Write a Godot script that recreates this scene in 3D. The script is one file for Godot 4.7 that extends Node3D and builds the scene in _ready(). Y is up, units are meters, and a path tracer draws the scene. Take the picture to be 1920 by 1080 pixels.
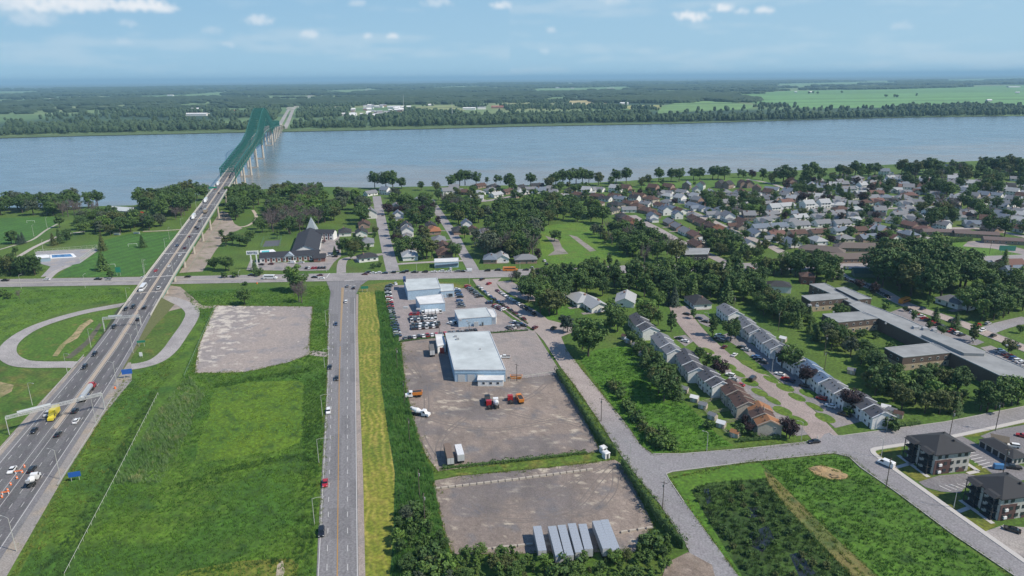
extends Node3D
# Aerial view of a riverside suburb and a long steel bridge. Metres, y up, ground at y = 0, river at y = -4.

const FOCAL := 1297.0
const EYE := 140.0
const HORIZON := 145.5
const RIVER := -4.0
var eye_basis: Basis
var rng := RandomNumberGenerator.new()
var n_big := FastNoiseLite.new()
var n_mid := FastNoiseLite.new()
var n_fine := FastNoiseLite.new()
var used := {}
var labels := {}
var mats := {}
var texs := {}
var taken: Array = []          # [Vector2, radius] of houses and the like, kept free of trees
var lanes: Array = []          # [a, b, half width] of streets

# ---------------------------------------------------------------- survey
# A point of the survey sheet (1920 x 1080, taken from the eye point) laid onto the level y.
func at(px: float, py: float, y := 0.0) -> Vector3:
	var d: Vector3 = eye_basis * Vector3((px - 960.0) / FOCAL, -(py - 540.0) / FOCAL, -1.0)
	return Vector3(0, EYE, 0) + d * ((y - EYE) / d.y)

func flat(px: float, py: float, y := 0.0) -> Vector2:
	var p := at(px, py, y)
	return Vector2(p.x, p.z)

func plan(a: Array, y := 0.0) -> PackedVector2Array:
	var out := PackedVector2Array()
	for i in range(0, a.size(), 2):
		out.append(flat(a[i], a[i + 1], y))
	return out

func v3(p: Vector2, y := 0.0) -> Vector3:
	return Vector3(p.x, y, p.y)

# ---------------------------------------------------------------- meshes
class Shape:
	var v := PackedVector3Array()
	var n := PackedVector3Array()
	var c := PackedColorArray()
	var col := Color.WHITE
	func tri(a: Vector3, b: Vector3, d: Vector3) -> void:   # counter-clockwise seen from outside
		var k := (b - a).cross(d - a).normalized()
		v.append(a); v.append(d); v.append(b)
		for i in 3:
			n.append(k); c.append(col)
	func quad(a: Vector3, b: Vector3, d: Vector3, e: Vector3) -> void:
		tri(a, b, d); tri(a, d, e)
	func box(mid: Vector3, size: Vector3, turn := 0.0) -> void:
		hexa(mid, size, size, turn)
	func hexa(mid: Vector3, low: Vector3, top: Vector3, turn := 0.0, shift := Vector3.ZERO) -> void:   # a box whose top may be smaller
		var b := Basis(Vector3.UP, turn)
		var p: Array[Vector3] = []
		for k in 2:
			var s := low if k == 0 else top
			var y := -low.y / 2 if k == 0 else low.y / 2
			for q in [[-1, -1], [1, -1], [1, 1], [-1, 1]]:
				p.append(mid + b * (Vector3(q[0] * s.x / 2, y, q[1] * s.z / 2) + (shift if k == 1 else Vector3.ZERO)))
		quad(p[3], p[2], p[6], p[7]); quad(p[1], p[0], p[4], p[5])
		quad(p[2], p[1], p[5], p[6]); quad(p[0], p[3], p[7], p[4])
		quad(p[7], p[6], p[5], p[4]); quad(p[0], p[1], p[2], p[3])
	func beam(a: Vector3, b: Vector3, w: float, h: float) -> void:   # square bar between two points
		var d := b - a
		if d.length() < 0.001: return
		d = d.normalized()
		var up := Vector3.UP if absf(d.y) < 0.95 else Vector3.RIGHT
		var s := d.cross(up).normalized() * w / 2
		var u := s.cross(d).normalized() * h / 2
		quad(a - s - u, b - s - u, b - s + u, a - s + u); quad(b + s - u, a + s - u, a + s + u, b + s + u)
		quad(a - s + u, b - s + u, b + s + u, a + s + u); quad(a + s - u, b + s - u, b - s - u, a - s - u)
		quad(a + s - u, a - s - u, a - s + u, a + s + u); quad(b - s - u, b + s - u, b + s + u, b - s + u)
	func tube(a: Vector3, b: Vector3, ra: float, rb: float, sides := 6, caps := true) -> void:
		var d := (b - a).normalized()
		var up := Vector3.UP if absf(d.y) < 0.9 else Vector3.RIGHT
		var s := d.cross(up).normalized()
		var u := s.cross(d)
		for i in sides:
			var t0 := TAU * i / sides
			var t1 := TAU * (i + 1) / sides
			var e0 := s * cos(t0) + u * sin(t0)
			var e1 := s * cos(t1) + u * sin(t1)
			quad(a + e0 * ra, a + e1 * ra, b + e1 * rb, b + e0 * rb)
			if caps:
				tri(b, b + e0 * rb, b + e1 * rb); tri(a, a + e1 * ra, a + e0 * ra)
	func prism(poly: PackedVector2Array, y0: float, y1: float) -> void:   # plan polygon (x, z) raised from y0 to y1
		var q := poly
		if not Geometry2D.is_polygon_clockwise(q):
			q = q.duplicate(); q.reverse()
		var m := q.size()
		for i in m:
			var a := q[i]
			var b := q[(i + 1) % m]
			quad(Vector3(b.x, y0, b.y), Vector3(a.x, y0, a.y), Vector3(a.x, y1, a.y), Vector3(b.x, y1, b.y))
		var t := Geometry2D.triangulate_polygon(q)
		for i in range(0, t.size(), 3):
			up_tri(q[t[i]], q[t[i + 1]], q[t[i + 2]], y1)
	func up_tri(a: Vector2, b: Vector2, d: Vector2, y: float) -> void:
		if (b - a).cross(d - a) > 0:
			tri(Vector3(a.x, y, a.y), Vector3(d.x, y, d.y), Vector3(b.x, y, b.y))
		else:
			tri(Vector3(a.x, y, a.y), Vector3(b.x, y, b.y), Vector3(d.x, y, d.y))
	func side(outline: PackedVector2Array, w: float) -> void:   # outline in (z, y) pushed out to a width along x
		var q := outline
		if Geometry2D.is_polygon_clockwise(q):
			q = q.duplicate(); q.reverse()
		var m := q.size()
		for i in m:
			var a := q[i]
			var b := q[(i + 1) % m]
			quad(Vector3(w / 2, a.y, a.x), Vector3(-w / 2, a.y, a.x), Vector3(-w / 2, b.y, b.x), Vector3(w / 2, b.y, b.x))
		var t := Geometry2D.triangulate_polygon(q)
		for i in range(0, t.size(), 3):
			var a := q[t[i]]
			var b := q[t[i + 1]]
			var d := q[t[i + 2]]
			if (b - a).cross(d - a) < 0:
				var k := b
				b = d
				d = k
			tri(Vector3(-w / 2, a.y, a.x), Vector3(-w / 2, b.y, b.x), Vector3(-w / 2, d.y, d.x))
			tri(Vector3(w / 2, a.y, a.x), Vector3(w / 2, d.y, d.x), Vector3(w / 2, b.y, b.x))
	func mesh(m: Material) -> ArrayMesh:
		var a := []
		a.resize(Mesh.ARRAY_MAX)
		a[Mesh.ARRAY_VERTEX] = v
		a[Mesh.ARRAY_NORMAL] = n
		a[Mesh.ARRAY_COLOR] = c
		var out := ArrayMesh.new()
		out.add_surface_from_arrays(Mesh.PRIMITIVE_TRIANGLES, a)
		out.surface_set_material(0, m)
		return out

func numbered(called: String) -> String:
	var k: int = used.get(called, -1) + 1
	used[called] = k
	return called if k == 0 else "%s_%03d" % [called, k]

func obj(called: String, st, m: Material, parent: Node = self) -> MeshInstance3D:
	var o := MeshInstance3D.new()
	o.mesh = st.mesh(m) if st is Shape else st
	if not st is Shape and m:
		o.material_override = m
	o.name = numbered(called) if parent == self else called
	parent.add_child(o, true)
	return o

func tag(o: Node, label: String, category: String, group := "", kind := "") -> Node:
	if kind: o.set_meta("kind", kind)
	if label:
		o.set_meta("label", label)
		labels[label] = labels.get(label, 0) + 1
	if category: o.set_meta("category", category)
	if group: o.set_meta("group", group)
	return o

func thing(called: String, label: String, category: String, where := Vector3.ZERO, turn := 0.0, group := "") -> Node3D:
	var o := Node3D.new()
	o.name = numbered(called)
	add_child(o)
	o.position = where
	o.rotation.y = turn
	tag(o, label, category, group)
	return o

func copy_of(source: Node3D, called: String, label: String, category: String, where: Vector3, turn := 0.0, group := "", size := Vector3.ONE) -> Node3D:
	var o: Node3D = source.duplicate()
	o.name = numbered(called)
	add_child(o)
	o.position = where
	o.rotation.y = turn
	o.scale = size
	tag(o, label, category, group)
	return o

func structure(o: Node) -> Node:
	o.set_meta("kind", "structure")
	return o

const ORD := ["first", "second", "third", "fourth", "fifth", "sixth", "seventh", "eighth", "ninth", "tenth", "eleventh", "twelfth", "thirteenth", "fourteenth", "fifteenth", "sixteenth", "seventeenth", "eighteenth", "nineteenth"]
const TENS := ["", "", "twenty", "thirty", "forty", "fifty", "sixty", "seventy", "eighty", "ninety"]
func nth(i: int) -> String:      # 0 -> first
	if i < 19: return ORD[i]
	var k := i + 1
	var head := "" if k < 100 else "hundred-and-"
	k = k % 100
	if k == 0: return "hundredth"
	if k < 20: return head + ORD[k - 1]
	if k % 10 == 0: return head + TENS[k / 10].trim_suffix("y") + "ieth"
	return head + TENS[k / 10] + "-" + ORD[k % 10 - 1]

# ---------------------------------------------------------------- materials
func noise_tex(key: String, freq: float, octaves: int, low: float, high := 1.0, size := 512, kind := FastNoiseLite.TYPE_SIMPLEX_SMOOTH, normal := 0.0) -> NoiseTexture2D:
	if texs.has(key): return texs[key]
	var f := FastNoiseLite.new()
	f.noise_type = kind
	f.frequency = freq
	f.fractal_octaves = octaves
	f.fractal_gain = 0.6
	f.seed = hash(key) % 9999
	var t := NoiseTexture2D.new()
	t.width = size; t.height = size
	t.seamless = true
	t.noise = f
	if normal > 0.0:
		t.as_normal_map = true
		t.bump_strength = normal
	else:
		var g := Gradient.new()
		g.set_color(0, Color(low, low, low))
		g.set_color(1, Color(high, high, high))
		t.color_ramp = g
	texs[key] = t
	return t

# colour is the linear base colour; tile = metres that one repeat of the grain covers
func mat(key: String, colour: Color, rough := 0.85, grain := "", tile := 1.0, vertex := false, metal := 0.0) -> StandardMaterial3D:
	if mats.has(key): return mats[key]
	var m := StandardMaterial3D.new()
	m.resource_name = key
	m.albedo_color = colour.linear_to_srgb()
	m.roughness = rough
	m.metallic = metal
	m.vertex_color_use_as_albedo = vertex
	if grain:
		match grain:
			"grass": m.albedo_texture = noise_tex("grass", 0.035, 6, 0.6)
			"speck": m.albedo_texture = noise_tex("speck", 0.06, 5, 0.72)
			"soft": m.albedo_texture = noise_tex("soft", 0.012, 5, 0.84)
			"roof": m.albedo_texture = noise_tex("roof", 0.08, 3, 0.62)
		m.uv1_triplanar = true
		m.uv1_world_triplanar = grain != "roof"
		m.uv1_scale = Vector3.ONE / tile
	mats[key] = m
	return m

# ---------------------------------------------------------------- ground sheets
func sheet(called: String, poly: PackedVector2Array, y: float, m: Material, cell: float, tint: Callable, parent: Node = self) -> MeshInstance3D:
	var s := Shape.new()
	var lo := poly[0]
	var hi := poly[0]
	for p in poly:
		lo = lo.min(p); hi = hi.max(p)
	var nx := int(ceil((hi.x - lo.x) / cell))
	var nz := int(ceil((hi.y - lo.y) / cell))
	var inside := PackedByteArray()
	inside.resize((nx + 1) * (nz + 1))
	var cols := PackedColorArray()
	cols.resize((nx + 1) * (nz + 1))
	for j in nz + 1:
		for i in nx + 1:
			var p := lo + Vector2(i, j) * cell
			if Geometry2D.is_point_in_polygon(p, poly):
				inside[j * (nx + 1) + i] = 1
			cols[j * (nx + 1) + i] = tint.call(p)
	for j in nz:
		for i in nx:
			var k := j * (nx + 1) + i
			var sum := inside[k] + inside[k + 1] + inside[k + nx + 1] + inside[k + nx + 2]
			if sum == 0: continue
			var a := lo + Vector2(i, j) * cell
			if sum == 4:
				var q := [Vector3(a.x, y, a.y), Vector3(a.x + cell, y, a.y), Vector3(a.x + cell, y, a.y + cell), Vector3(a.x, y, a.y + cell)]
				for t in [[0, 1, 2], [0, 2, 3]]:
					for u in t:
						s.v.append(q[u]); s.n.append(Vector3.UP)
						s.c.append(cols[[k, k + 1, k + nx + 2, k + nx + 1][u]])
			else:
				var r := PackedVector2Array([a, a + Vector2(cell, 0), a + Vector2(cell, cell), a + Vector2(0, cell)])
				for piece in Geometry2D.intersect_polygons(poly, r):
					var t := Geometry2D.triangulate_polygon(piece)
					for u in range(0, t.size(), 3):
						var w := s.v.size()
						s.up_tri(piece[t[u]], piece[t[u + 1]], piece[t[u + 2]], y)
						for x in range(w, s.v.size()):
							s.c[x] = tint.call(Vector2(s.v[x].x, s.v[x].z))
	return obj(called, s, m, parent)

# a mix of colours that drifts with the noises: material patches, each with its own grain
func patchy(a: Color, b: Color, c: Color, scale := 1.0, jitter := 0.12, mixup := 0.5) -> Callable:
	return func(p: Vector2) -> Color:
		var t := n_big.get_noise_2d(p.x * scale, p.y * scale) * 0.5 + 0.5
		var u := n_mid.get_noise_2d(p.x * scale, p.y * scale) * 0.5 + 0.5
		var k := a.lerp(b, smoothstep(0.3, 0.7, t))
		k = k.lerp(c, smoothstep(1.0 - mixup, 1.25 - mixup, u))
		var j := 1.0 + jitter * 2.0 * n_fine.get_noise_2d(p.x * scale, p.y * scale)
		return Color(k.r * j, k.g * j, k.b * j)

func even(c: Color) -> Callable:
	return func(_p: Vector2) -> Color: return c

# a band of constant width along a line of plan points
func band(pts: PackedVector2Array, half: float, shift := 0.0) -> PackedVector2Array:
	var l := PackedVector2Array()
	var r := PackedVector2Array()
	for i in pts.size():
		var d0 := (pts[i] - pts[maxi(i - 1, 0)])
		var d1 := (pts[mini(i + 1, pts.size() - 1)] - pts[i])
		var d := (d0.normalized() + d1.normalized()).normalized()
		var s := Vector2(-d.y, d.x)
		var k := 1.0
		if i > 0 and i < pts.size() - 1: k = 1.0 / maxf(0.5, absf(s.dot(Vector2(-d1.y, d1.x).normalized())))
		l.append(pts[i] + s * (shift - half) * k)
		r.append(pts[i] + s * (shift + half) * k)
	r.reverse()
	l.append_array(r)
	return l

func smooth(pts: PackedVector2Array, steps := 6) -> PackedVector2Array:
	var out := PackedVector2Array()
	for i in pts.size() - 1:
		var p0 := pts[maxi(i - 1, 0)]
		var p3 := pts[mini(i + 2, pts.size() - 1)]
		for k in steps:
			out.append(pts[i].cubic_interpolate(pts[i + 1], p0, p3, float(k) / steps))
	out.append(pts[-1])
	return out

func ribbon(s: Shape, pts: PackedVector2Array, half: float, y: float, shift := 0.0) -> void:
	var b := band(pts, half, shift)
	var m := pts.size()
	for i in m - 1:
		s.up_tri(b[i], b[i + 1], b[2 * m - 2 - i], y)
		s.up_tri(b[i], b[2 * m - 2 - i], b[2 * m - 1 - i], y)

func dashes(s: Shape, pts: PackedVector2Array, shift: float, half: float, y: float, on := 3.0, off := 6.0) -> void:
	for i in pts.size() - 1:
		var d := (pts[i + 1] - pts[i])
		var long := d.length()
		d = d.normalized()
		var sd := Vector2(-d.y, d.x) * shift
		var t := 0.0
		while t < long - on:
			ribbon(s, PackedVector2Array([pts[i] + d * t + sd, pts[i] + d * (t + on) + sd]), half, y)
			t += on + off

func near_lane(p: Vector2, margin: float) -> bool:
	for l in lanes:
		if Geometry2D.get_closest_point_to_segment(p, l[0], l[1]).distance_to(p) < l[2] + margin:
			return true
	return false

func is_taken(p: Vector2, r: float) -> bool:
	for t in taken:
		if p.distance_squared_to(t[0]) < (t[1] + r) * (t[1] + r):
			return true
	return false

func _ready() -> void:
	rng.seed = 7
	n_big.seed = 3; n_big.frequency = 0.011; n_big.fractal_octaves = 4
	n_mid.seed = 5; n_mid.frequency = 0.045; n_mid.fractal_octaves = 4
	n_fine.seed = 9; n_fine.frequency = 0.3; n_fine.fractal_octaves = 3
	# camera
	var pitch := atan((540.0 - HORIZON) / FOCAL)
	eye_basis = Basis(Vector3.RIGHT, -pitch) * Basis(Vector3.BACK, deg_to_rad(-0.54))
	var cam := Camera3D.new()
	cam.name = "camera"
	cam.transform = Transform3D(eye_basis, Vector3(0, EYE, 0))
	cam.fov = rad_to_deg(2.0 * atan(540.0 / FOCAL))
	cam.near = 1.0
	cam.far = 120000.0
	add_child(cam)
	# sky, haze, exposure
	var env := Environment.new()
	env.background_mode = Environment.BG_SKY
	env.sky = Sky.new()
	env.sky.sky_material = make_sky()
	env.tonemap_mode = Environment.TONE_MAPPER_LINEAR
	env.tonemap_exposure = 1.08
	env.fog_enabled = true
	env.fog_density = 0.00006
	env.fog_light_color = Color(0.70, 0.89, 1.0)
	env.sdfgi_enabled = true
	env.ssao_enabled = true
	env.ssil_enabled = true
	var we := WorldEnvironment.new()
	we.name = "environment"
	we.environment = env
	add_child(we)
	# the sun stands to the right and a little behind the eye
	var sun := DirectionalLight3D.new()
	sun.name = "sun"
	sun.light_energy = 1.6
	sun.light_angular_distance = 0.5
	sun.light_color = Color(1.0, 0.955, 0.89)
	sun.shadow_enabled = true
	add_child(sun)
	sun.look_at_from_position(Vector3.ZERO, Vector3(-0.945 * cos(deg_to_rad(48)), -sin(deg_to_rad(48)), -0.327 * cos(deg_to_rad(48))))
	build_ground()
	build_far_shore()
	build_highway()
	build_bridge()
	build_buildings()
	build_houses()
	build_vehicles()
	build_furniture()
	build_plants()
	for l in labels:
		if labels[l] > 1: print("shared label ", labels[l], ": ", l)

func make_sky() -> PanoramaSkyMaterial:
	var w := 2048
	var h := 1024
	var im := Image.create(w, h, false, Image.FORMAT_RGBF)
	var f := FastNoiseLite.new()
	f.seed = 21; f.frequency = 0.9; f.fractal_octaves = 5
	var top := Color(0.07, 0.17, 0.42)
	var mid := Color(0.235, 0.445, 0.67)
	var low := Color(0.325, 0.535, 0.70)
	for j in h:
		var el := (0.5 - (j + 0.5) / h) * PI
		var e := maxf(sin(el), 0.0)
		var c := low.lerp(mid, smoothstep(0.0, 0.16, e)).lerp(top, smoothstep(0.10, 0.75, e))
		for i in w:
			var k := c
			# milkier air towards the sun, which stands at the right
			var glow := 0.5 + 0.5 * cos((i + 0.5) / w * TAU - deg_to_rad(104.0))
			k = k.lerp(Color(0.47, 0.655, 0.765), glow * 0.55 * (1.0 - smoothstep(0.0, 0.8, e)))
			if el > 0.0 and el < 0.5:
				k = k.lerp(Color(0.72, 0.78, 0.82), 0.22 * smoothstep(0.0, 0.5, f.get_noise_3d(i * 0.012, j * 0.10, 9.0) + 0.4 * f.get_noise_3d(i * 0.05, j * 0.3, 5.0)))
			if el > 0.0 and el < 1.35:
				var az := (i + 0.5) / w * TAU
				# a layer of small fair-weather clouds at an even height, seen at a slant
				var r := 1.0 / (e + 0.055)
				var q := Vector2(sin(az), -cos(az)) * r
				var d := f.get_noise_2d(q.x * 1.15 + 40.0, q.y * 1.15)
				var fleck := f.get_noise_3d(az * 26.0, el * 60.0, 3.0)
				var a := smoothstep(0.42, 0.66, d + fleck * 0.30) * smoothstep(0.12, 0.17, e)
				k = k.lerp(Color(0.83, 0.86, 0.90), a * 0.85)
			im.set_pixel(i, j, k)
	# the small cumulus that stand over the far shore: azimuth and height in degrees, width, density
	for b in [[-33.6, 4.9, 2.6, 0.7], [-31.4, 4.8, 2.4, 0.75], [-29.4, 4.9, 2.0, 0.85], [-32.8, 3.8, 1.6, 0.35], [-27.2, 4.85, 1.4, 0.8], [-26.1, 4.95, 1.6, 0.9], [-25.0, 4.8, 1.2, 0.75], [-18.7, 4.1, 1.2, 0.55], [-15.2, 3.2, 0.9, 0.55], [-11.0, 3.15, 0.5, 0.6], [-9.0, 3.1, 0.6, 0.7], [-11.5, 5.4, 0.8, 0.35], [-5.5, 5.5, 1.3, 0.4], [-0.6, 5.3, 0.9, 0.75], [3.2, 3.5, 0.5, 0.4], [2.7, 1.95, 0.5, 0.35], [13.4, 4.3, 1.0, 0.85], [14.2, 4.15, 1.0, 0.85], [16.0, 4.75, 1.0, 0.85], [17.4, 4.45, 0.6, 0.6], [19.0, 4.5, 0.8, 0.75], [-20.9, 2.45, 0.5, 0.3], [-27.3, 3.75, 0.7, 0.3], [-27.8, 2.55, 0.7, 0.25], [-22.0, 3.4, 0.8, 0.25], [25.0, 5.6, 2.4, 0.3], [31.0, 5.5, 2.0, 0.3], [28.0, 3.1, 0.9, 0.25], [8.0, 5.6, 1.6, 0.3]]:
		var cx: float = b[0] / 360.0 * w
		var cy: float = (0.5 - b[1] / 180.0) * h
		var rx: float = b[2] / 360.0 * w
		var ry: float = rx * 0.32 + 0.6
		for j in range(int(cy - ry * 2 - 2), int(cy + ry * 2 + 3)):
			for i in range(int(cx - rx * 1.5 - 2), int(cx + rx * 1.5 + 3)):
				var u := (i + 0.5 - cx) / rx
				var t := (j + 0.5 - cy) / ry
				if t > 0: t *= 1.7                       # flat undersides
				var d := u * u + t * t + f.get_noise_2d(i * 0.35, j * 0.5) * 0.9
				var a: float = (1.0 - smoothstep(0.1, 1.05, d)) * b[3]
				if a <= 0.0: continue
				var x := posmod(i, w)
				im.set_pixel(x, j, im.get_pixel(x, j).lerp(Color(0.80, 0.83, 0.87), a))
	var m := PanoramaSkyMaterial.new()
	m.panorama = ImageTexture.create_from_image(im)
	return m

# ---------------------------------------------------------------- ground, river, fields, streets
const LAWN := Color(0.060, 0.135, 0.022)
const LAWN2 := Color(0.085, 0.155, 0.028)
const DRY := Color(0.155, 0.165, 0.055)
const DEEP := Color(0.030, 0.085, 0.018)
const ASPH := Color(0.20, 0.195, 0.20)
const ASPH_OLD := Color(0.27, 0.25, 0.24)
const SHORE := [-420, 400, -200, 394, 0, 389, 100, 389, 200, 386, 250, 385, 300, 374, 380, 364, 430, 364, 500, 354, 600, 350, 690, 352, 760, 350, 900, 348, 1000, 347, 1100, 343, 1180, 339, 1250, 332, 1400, 323, 1500, 319, 1600, 312, 1700, 307, 1800, 303, 1920, 297, 2200, 284, 2500, 270]
const FAR := [-700, 286, -300, 271, 0, 259, 167, 254.5, 333, 251, 467, 248, 533, 247, 640, 245, 800, 241.7, 973, 237, 1120, 234.5, 1273, 231.7, 1493, 225, 1680, 220.5, 1920, 217, 2300, 207, 2700, 198]

func grass_mat() -> StandardMaterial3D:
	return mat("grass", Color(1.4, 1.36, 0.72), 0.95, "grass", 34.0, true)

func soil_mat() -> StandardMaterial3D:
	return mat("gravel", Color(1.12, 1.12, 1.12), 0.95, "speck", 22.0, true)

func road_mat() -> StandardMaterial3D:
	return mat("asphalt", Color(1.28, 1.28, 1.3), 0.88, "speck", 31.0, true)

func build_ground() -> void:
	var shore := plan(SHORE)
	var land := shore.duplicate()
	land.append(Vector2(shore[-1].x + 300, 150))
	land.append(Vector2(shore[0].x - 300, 150))
	structure(sheet("ground", land, 0.0, grass_mat(), 14.0, patchy(LAWN, LAWN2, Color(0.10, 0.13, 0.05), 1.0, 0.15, 0.4)))
	var s := Shape.new()
	for i in shore.size() - 1:
		var d := (shore[i + 1] - shore[i]).normalized()
		var o := Vector2(d.y, -d.x) * 7.0
		s.quad(v3(shore[i] + o, -5.0), v3(shore[i + 1] + o, -5.0), v3(shore[i + 1]), v3(shore[i]))
	structure(obj("river_bank", s, mat("bank", Color(0.16, 0.17, 0.11), 0.95, "speck", 9.0)))
	# river
	var w := mat("river_water", Color(1, 1, 1), 0.2, "", 1.0, true)
	w.normal_enabled = true
	w.normal_texture = noise_tex("waves", 0.02, 5, 0, 1, 1024, FastNoiseLite.TYPE_SIMPLEX_SMOOTH, 6.0)
	w.normal_scale = 0.035
	w.roughness_texture = noise_tex("wind", 0.006, 4, 0.55, 1.0, 1024)
	w.roughness = 0.34
	w.uv1_triplanar = true
	w.uv1_world_triplanar = true
	w.uv1_scale = Vector3(1.0 / 420.0, 1.0 / 420.0, 1.0 / 150.0)
	# silty water near the town bank, clearer water beyond
	var bank := plan(SHORE)
	var silt := func(p: Vector2) -> Color:
		var near := 1e9
		for i in range(10, bank.size() - 1, 2):
			near = minf(near, Geometry2D.get_closest_point_to_segment(p, bank[i], bank[mini(i + 2, bank.size() - 1)]).distance_to(p))
		var k := near + 260.0 * n_big.get_noise_2d(p.x * 0.35, p.y * 1.1)
		var c := Color(0.125, 0.185, 0.225).lerp(Color(0.205, 0.205, 0.195), 1.0 - smoothstep(60.0, 420.0, k))
		return c * (1.0 + 0.22 * n_big.get_noise_2d(p.x * 0.4, p.y * 2.4))
	structure(sheet("river", PackedVector2Array([Vector2(-4000, -200), Vector2(4000, -200), Vector2(4000, -4200), Vector2(-4000, -4200)]), RIVER, w, 40.0, silt))
	s = Shape.new()
	for x in [-16000.0, 4000.0]: s.quad(Vector3(x, RIVER, -200), Vector3(x + 12000, RIVER, -200), Vector3(x + 12000, RIVER, -4200), Vector3(x, RIVER, -4200))
	s.c.fill(Color(0.125, 0.185, 0.225))
	structure(obj("river", s, w))
	fields()
	lots()
	streets()

func fields() -> void:
	var g := grass_mat()
	# meadow between the highway and the main road
	structure(sheet("meadow", plan([20, 1110, 108, 935, 190, 790, 236, 708, 330, 664, 372, 604, 380, 586, 342, 546, 622, 534, 615, 600, 613, 720, 592, 1110]), 0.04, g, 3.0, patchy(Color(0.048, 0.13, 0.018), Color(0.085, 0.17, 0.02), Color(0.03, 0.09, 0.02), 2.1, 0.28, 0.44)))
	structure(sheet("hay_field", plan([408, 726, 470, 716, 560, 714, 571, 722, 566, 760, 570, 800, 562, 830, 520, 848, 470, 852, 430, 862, 366, 868, 372, 830, 392, 780, 396, 745]), 0.08, g, 1.5, patchy(Color(0.10, 0.19, 0.016), Color(0.075, 0.165, 0.018), Color(0.035, 0.095, 0.018), 2.6, 0.25, 0.45)))
	structure(sheet("hay_field", plan([300, 1110, 340, 1072, 450, 1052, 545, 1047, 560, 1060, 552, 1110]), 0.08, g, 2.0, patchy(Color(0.13, 0.19, 0.03), Color(0.16, 0.18, 0.05), Color(0.08, 0.14, 0.03), 2.0, 0.2, 0.4)))
	# mown strip with hay swaths along the main road
	var rows := func(p: Vector2) -> Color:
		var base: Color = patchy(Color(0.19, 0.22, 0.04), Color(0.13, 0.185, 0.03), Color(0.26, 0.245, 0.08), 2.0, 0.15, 0.45).call(p)
		var u := p.x + 0.2216 * (-p.y - 170.0) + n_mid.get_noise_2d(p.x * 2.0, p.y * 0.6) * 2.4
		var k := smoothstep(0.25, 0.8, sin(u * 2.3))
		return base.lerp(Color(0.42, 0.36, 0.16), k * (0.25 + 0.5 * smoothstep(-0.2, 0.3, n_mid.get_noise_2d(p.x, p.y * 0.4))))
	structure(sheet("mown_strip", plan([685, 1110, 681, 900, 674, 720, 671, 620, 673, 548, 703, 547, 707, 580, 712, 613, 714, 720, 726, 800, 740, 887, 738, 985, 729, 1110]), 0.06, g, 0.9, rows))
	structure(sheet("verge", plan([668, 546, 676, 536, 724, 529, 870, 529, 884, 533, 884, 540, 862, 541, 812, 535, 740, 535, 724, 540, 723, 548]), 0.05, g, 3.0, patchy(LAWN2, DRY, LAWN, 2.0, 0.15)))
	# tall reeds between the strip and the yards
	structure(sheet("reed_bed", plan([703, 547, 723, 547, 737, 580, 750, 640, 760, 720, 772, 775, 787, 820, 800, 865, 813, 890, 822, 950, 842, 1024, 850, 1110, 729, 1110, 738, 985, 740, 887, 726, 800, 714, 720, 712, 613]), 0.05, g, 2.5, patchy(Color(0.03, 0.095, 0.02), Color(0.04, 0.115, 0.022), Color(0.06, 0.14, 0.03), 2.0, 0.2)))
	# sports fields left of the bridge
	var mown := func(p: Vector2) -> Color:
		var u := (p.x * 0.93 + p.y * 0.36)
		var k := 1.0 + 0.13 * signf(sin(u * 0.62)) + 0.25 * n_mid.get_noise_2d(p.x, p.y)
		return Color(0.052 * k, 0.150 * k, 0.030 * k)
	structure(sheet("sports_field", plan([104, 520, 160, 476, 185, 470, 192, 452, 240, 438, 333, 434, 322, 452, 290, 490, 268, 517]), 0.05, g, 2.5, mown))
	structure(sheet("sports_field", plan([-150, 425, 0, 409, 112, 406, 118, 414, 64, 452, 0, 458, -150, 470]), 0.05, g, 4.0, mown))
	structure(sheet("meadow", plan([-200, 545, 240, 537, 258, 540, 236, 566, 150, 574, 60, 606, 10, 636, -60, 650, -200, 670]), 0.05, g, 3.5, patchy(Color(0.075, 0.17, 0.022), Color(0.095, 0.185, 0.03), Color(0.05, 0.12, 0.02), 1.4, 0.2)))
	structure(sheet("meadow", plan([-250, 690, 0, 686, 60, 693, 132, 695, 0, 826, -250, 1000]), 0.05, g, 3.0, patchy(Color(0.05, 0.125, 0.02), Color(0.075, 0.15, 0.028), Color(0.14, 0.15, 0.06), 1.8, 0.22)))
	structure(sheet("meadow", plan([24, 660, 45, 636, 90, 612, 165, 588, 218, 580, 222, 592, 190, 636, 150, 671, 75, 676, 34, 672]), 0.05, g, 1.5, patchy(Color(0.065, 0.15, 0.02), Color(0.09, 0.175, 0.025), Color(0.17, 0.15, 0.07), 2.0, 0.22, 0.38)))
	structure(sheet("dirt_patch", plan([98, 668, 112, 648, 136, 628, 150, 610, 170, 598, 176, 602, 160, 614, 146, 634, 124, 646, 108, 668]), 0.10, soil_mat(), 1.0, patchy(Color(0.42, 0.33, 0.19), Color(0.22, 0.22, 0.08), Color(0.12, 0.16, 0.04), 4.0, 0.2, 0.45)))
	structure(sheet("ditch_mud", plan([122, 672, 140, 656, 160, 640, 186, 606, 192, 608, 172, 640, 150, 660, 134, 672]), 0.10, soil_mat(), 1.0, patchy(Color(0.10, 0.10, 0.07), Color(0.14, 0.13, 0.09), Color(0.06, 0.10, 0.03), 4.0, 0.2, 0.4)))
	structure(sheet("dirt_patch", plan([-60, 748, 0, 716, 26, 722, 22, 734, -10, 752, -60, 780]), 0.10, soil_mat(), 1.0, patchy(Color(0.40, 0.31, 0.18), Color(0.16, 0.18, 0.06), Color(0.12, 0.15, 0.04), 3.0, 0.2, 0.4)))
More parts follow.
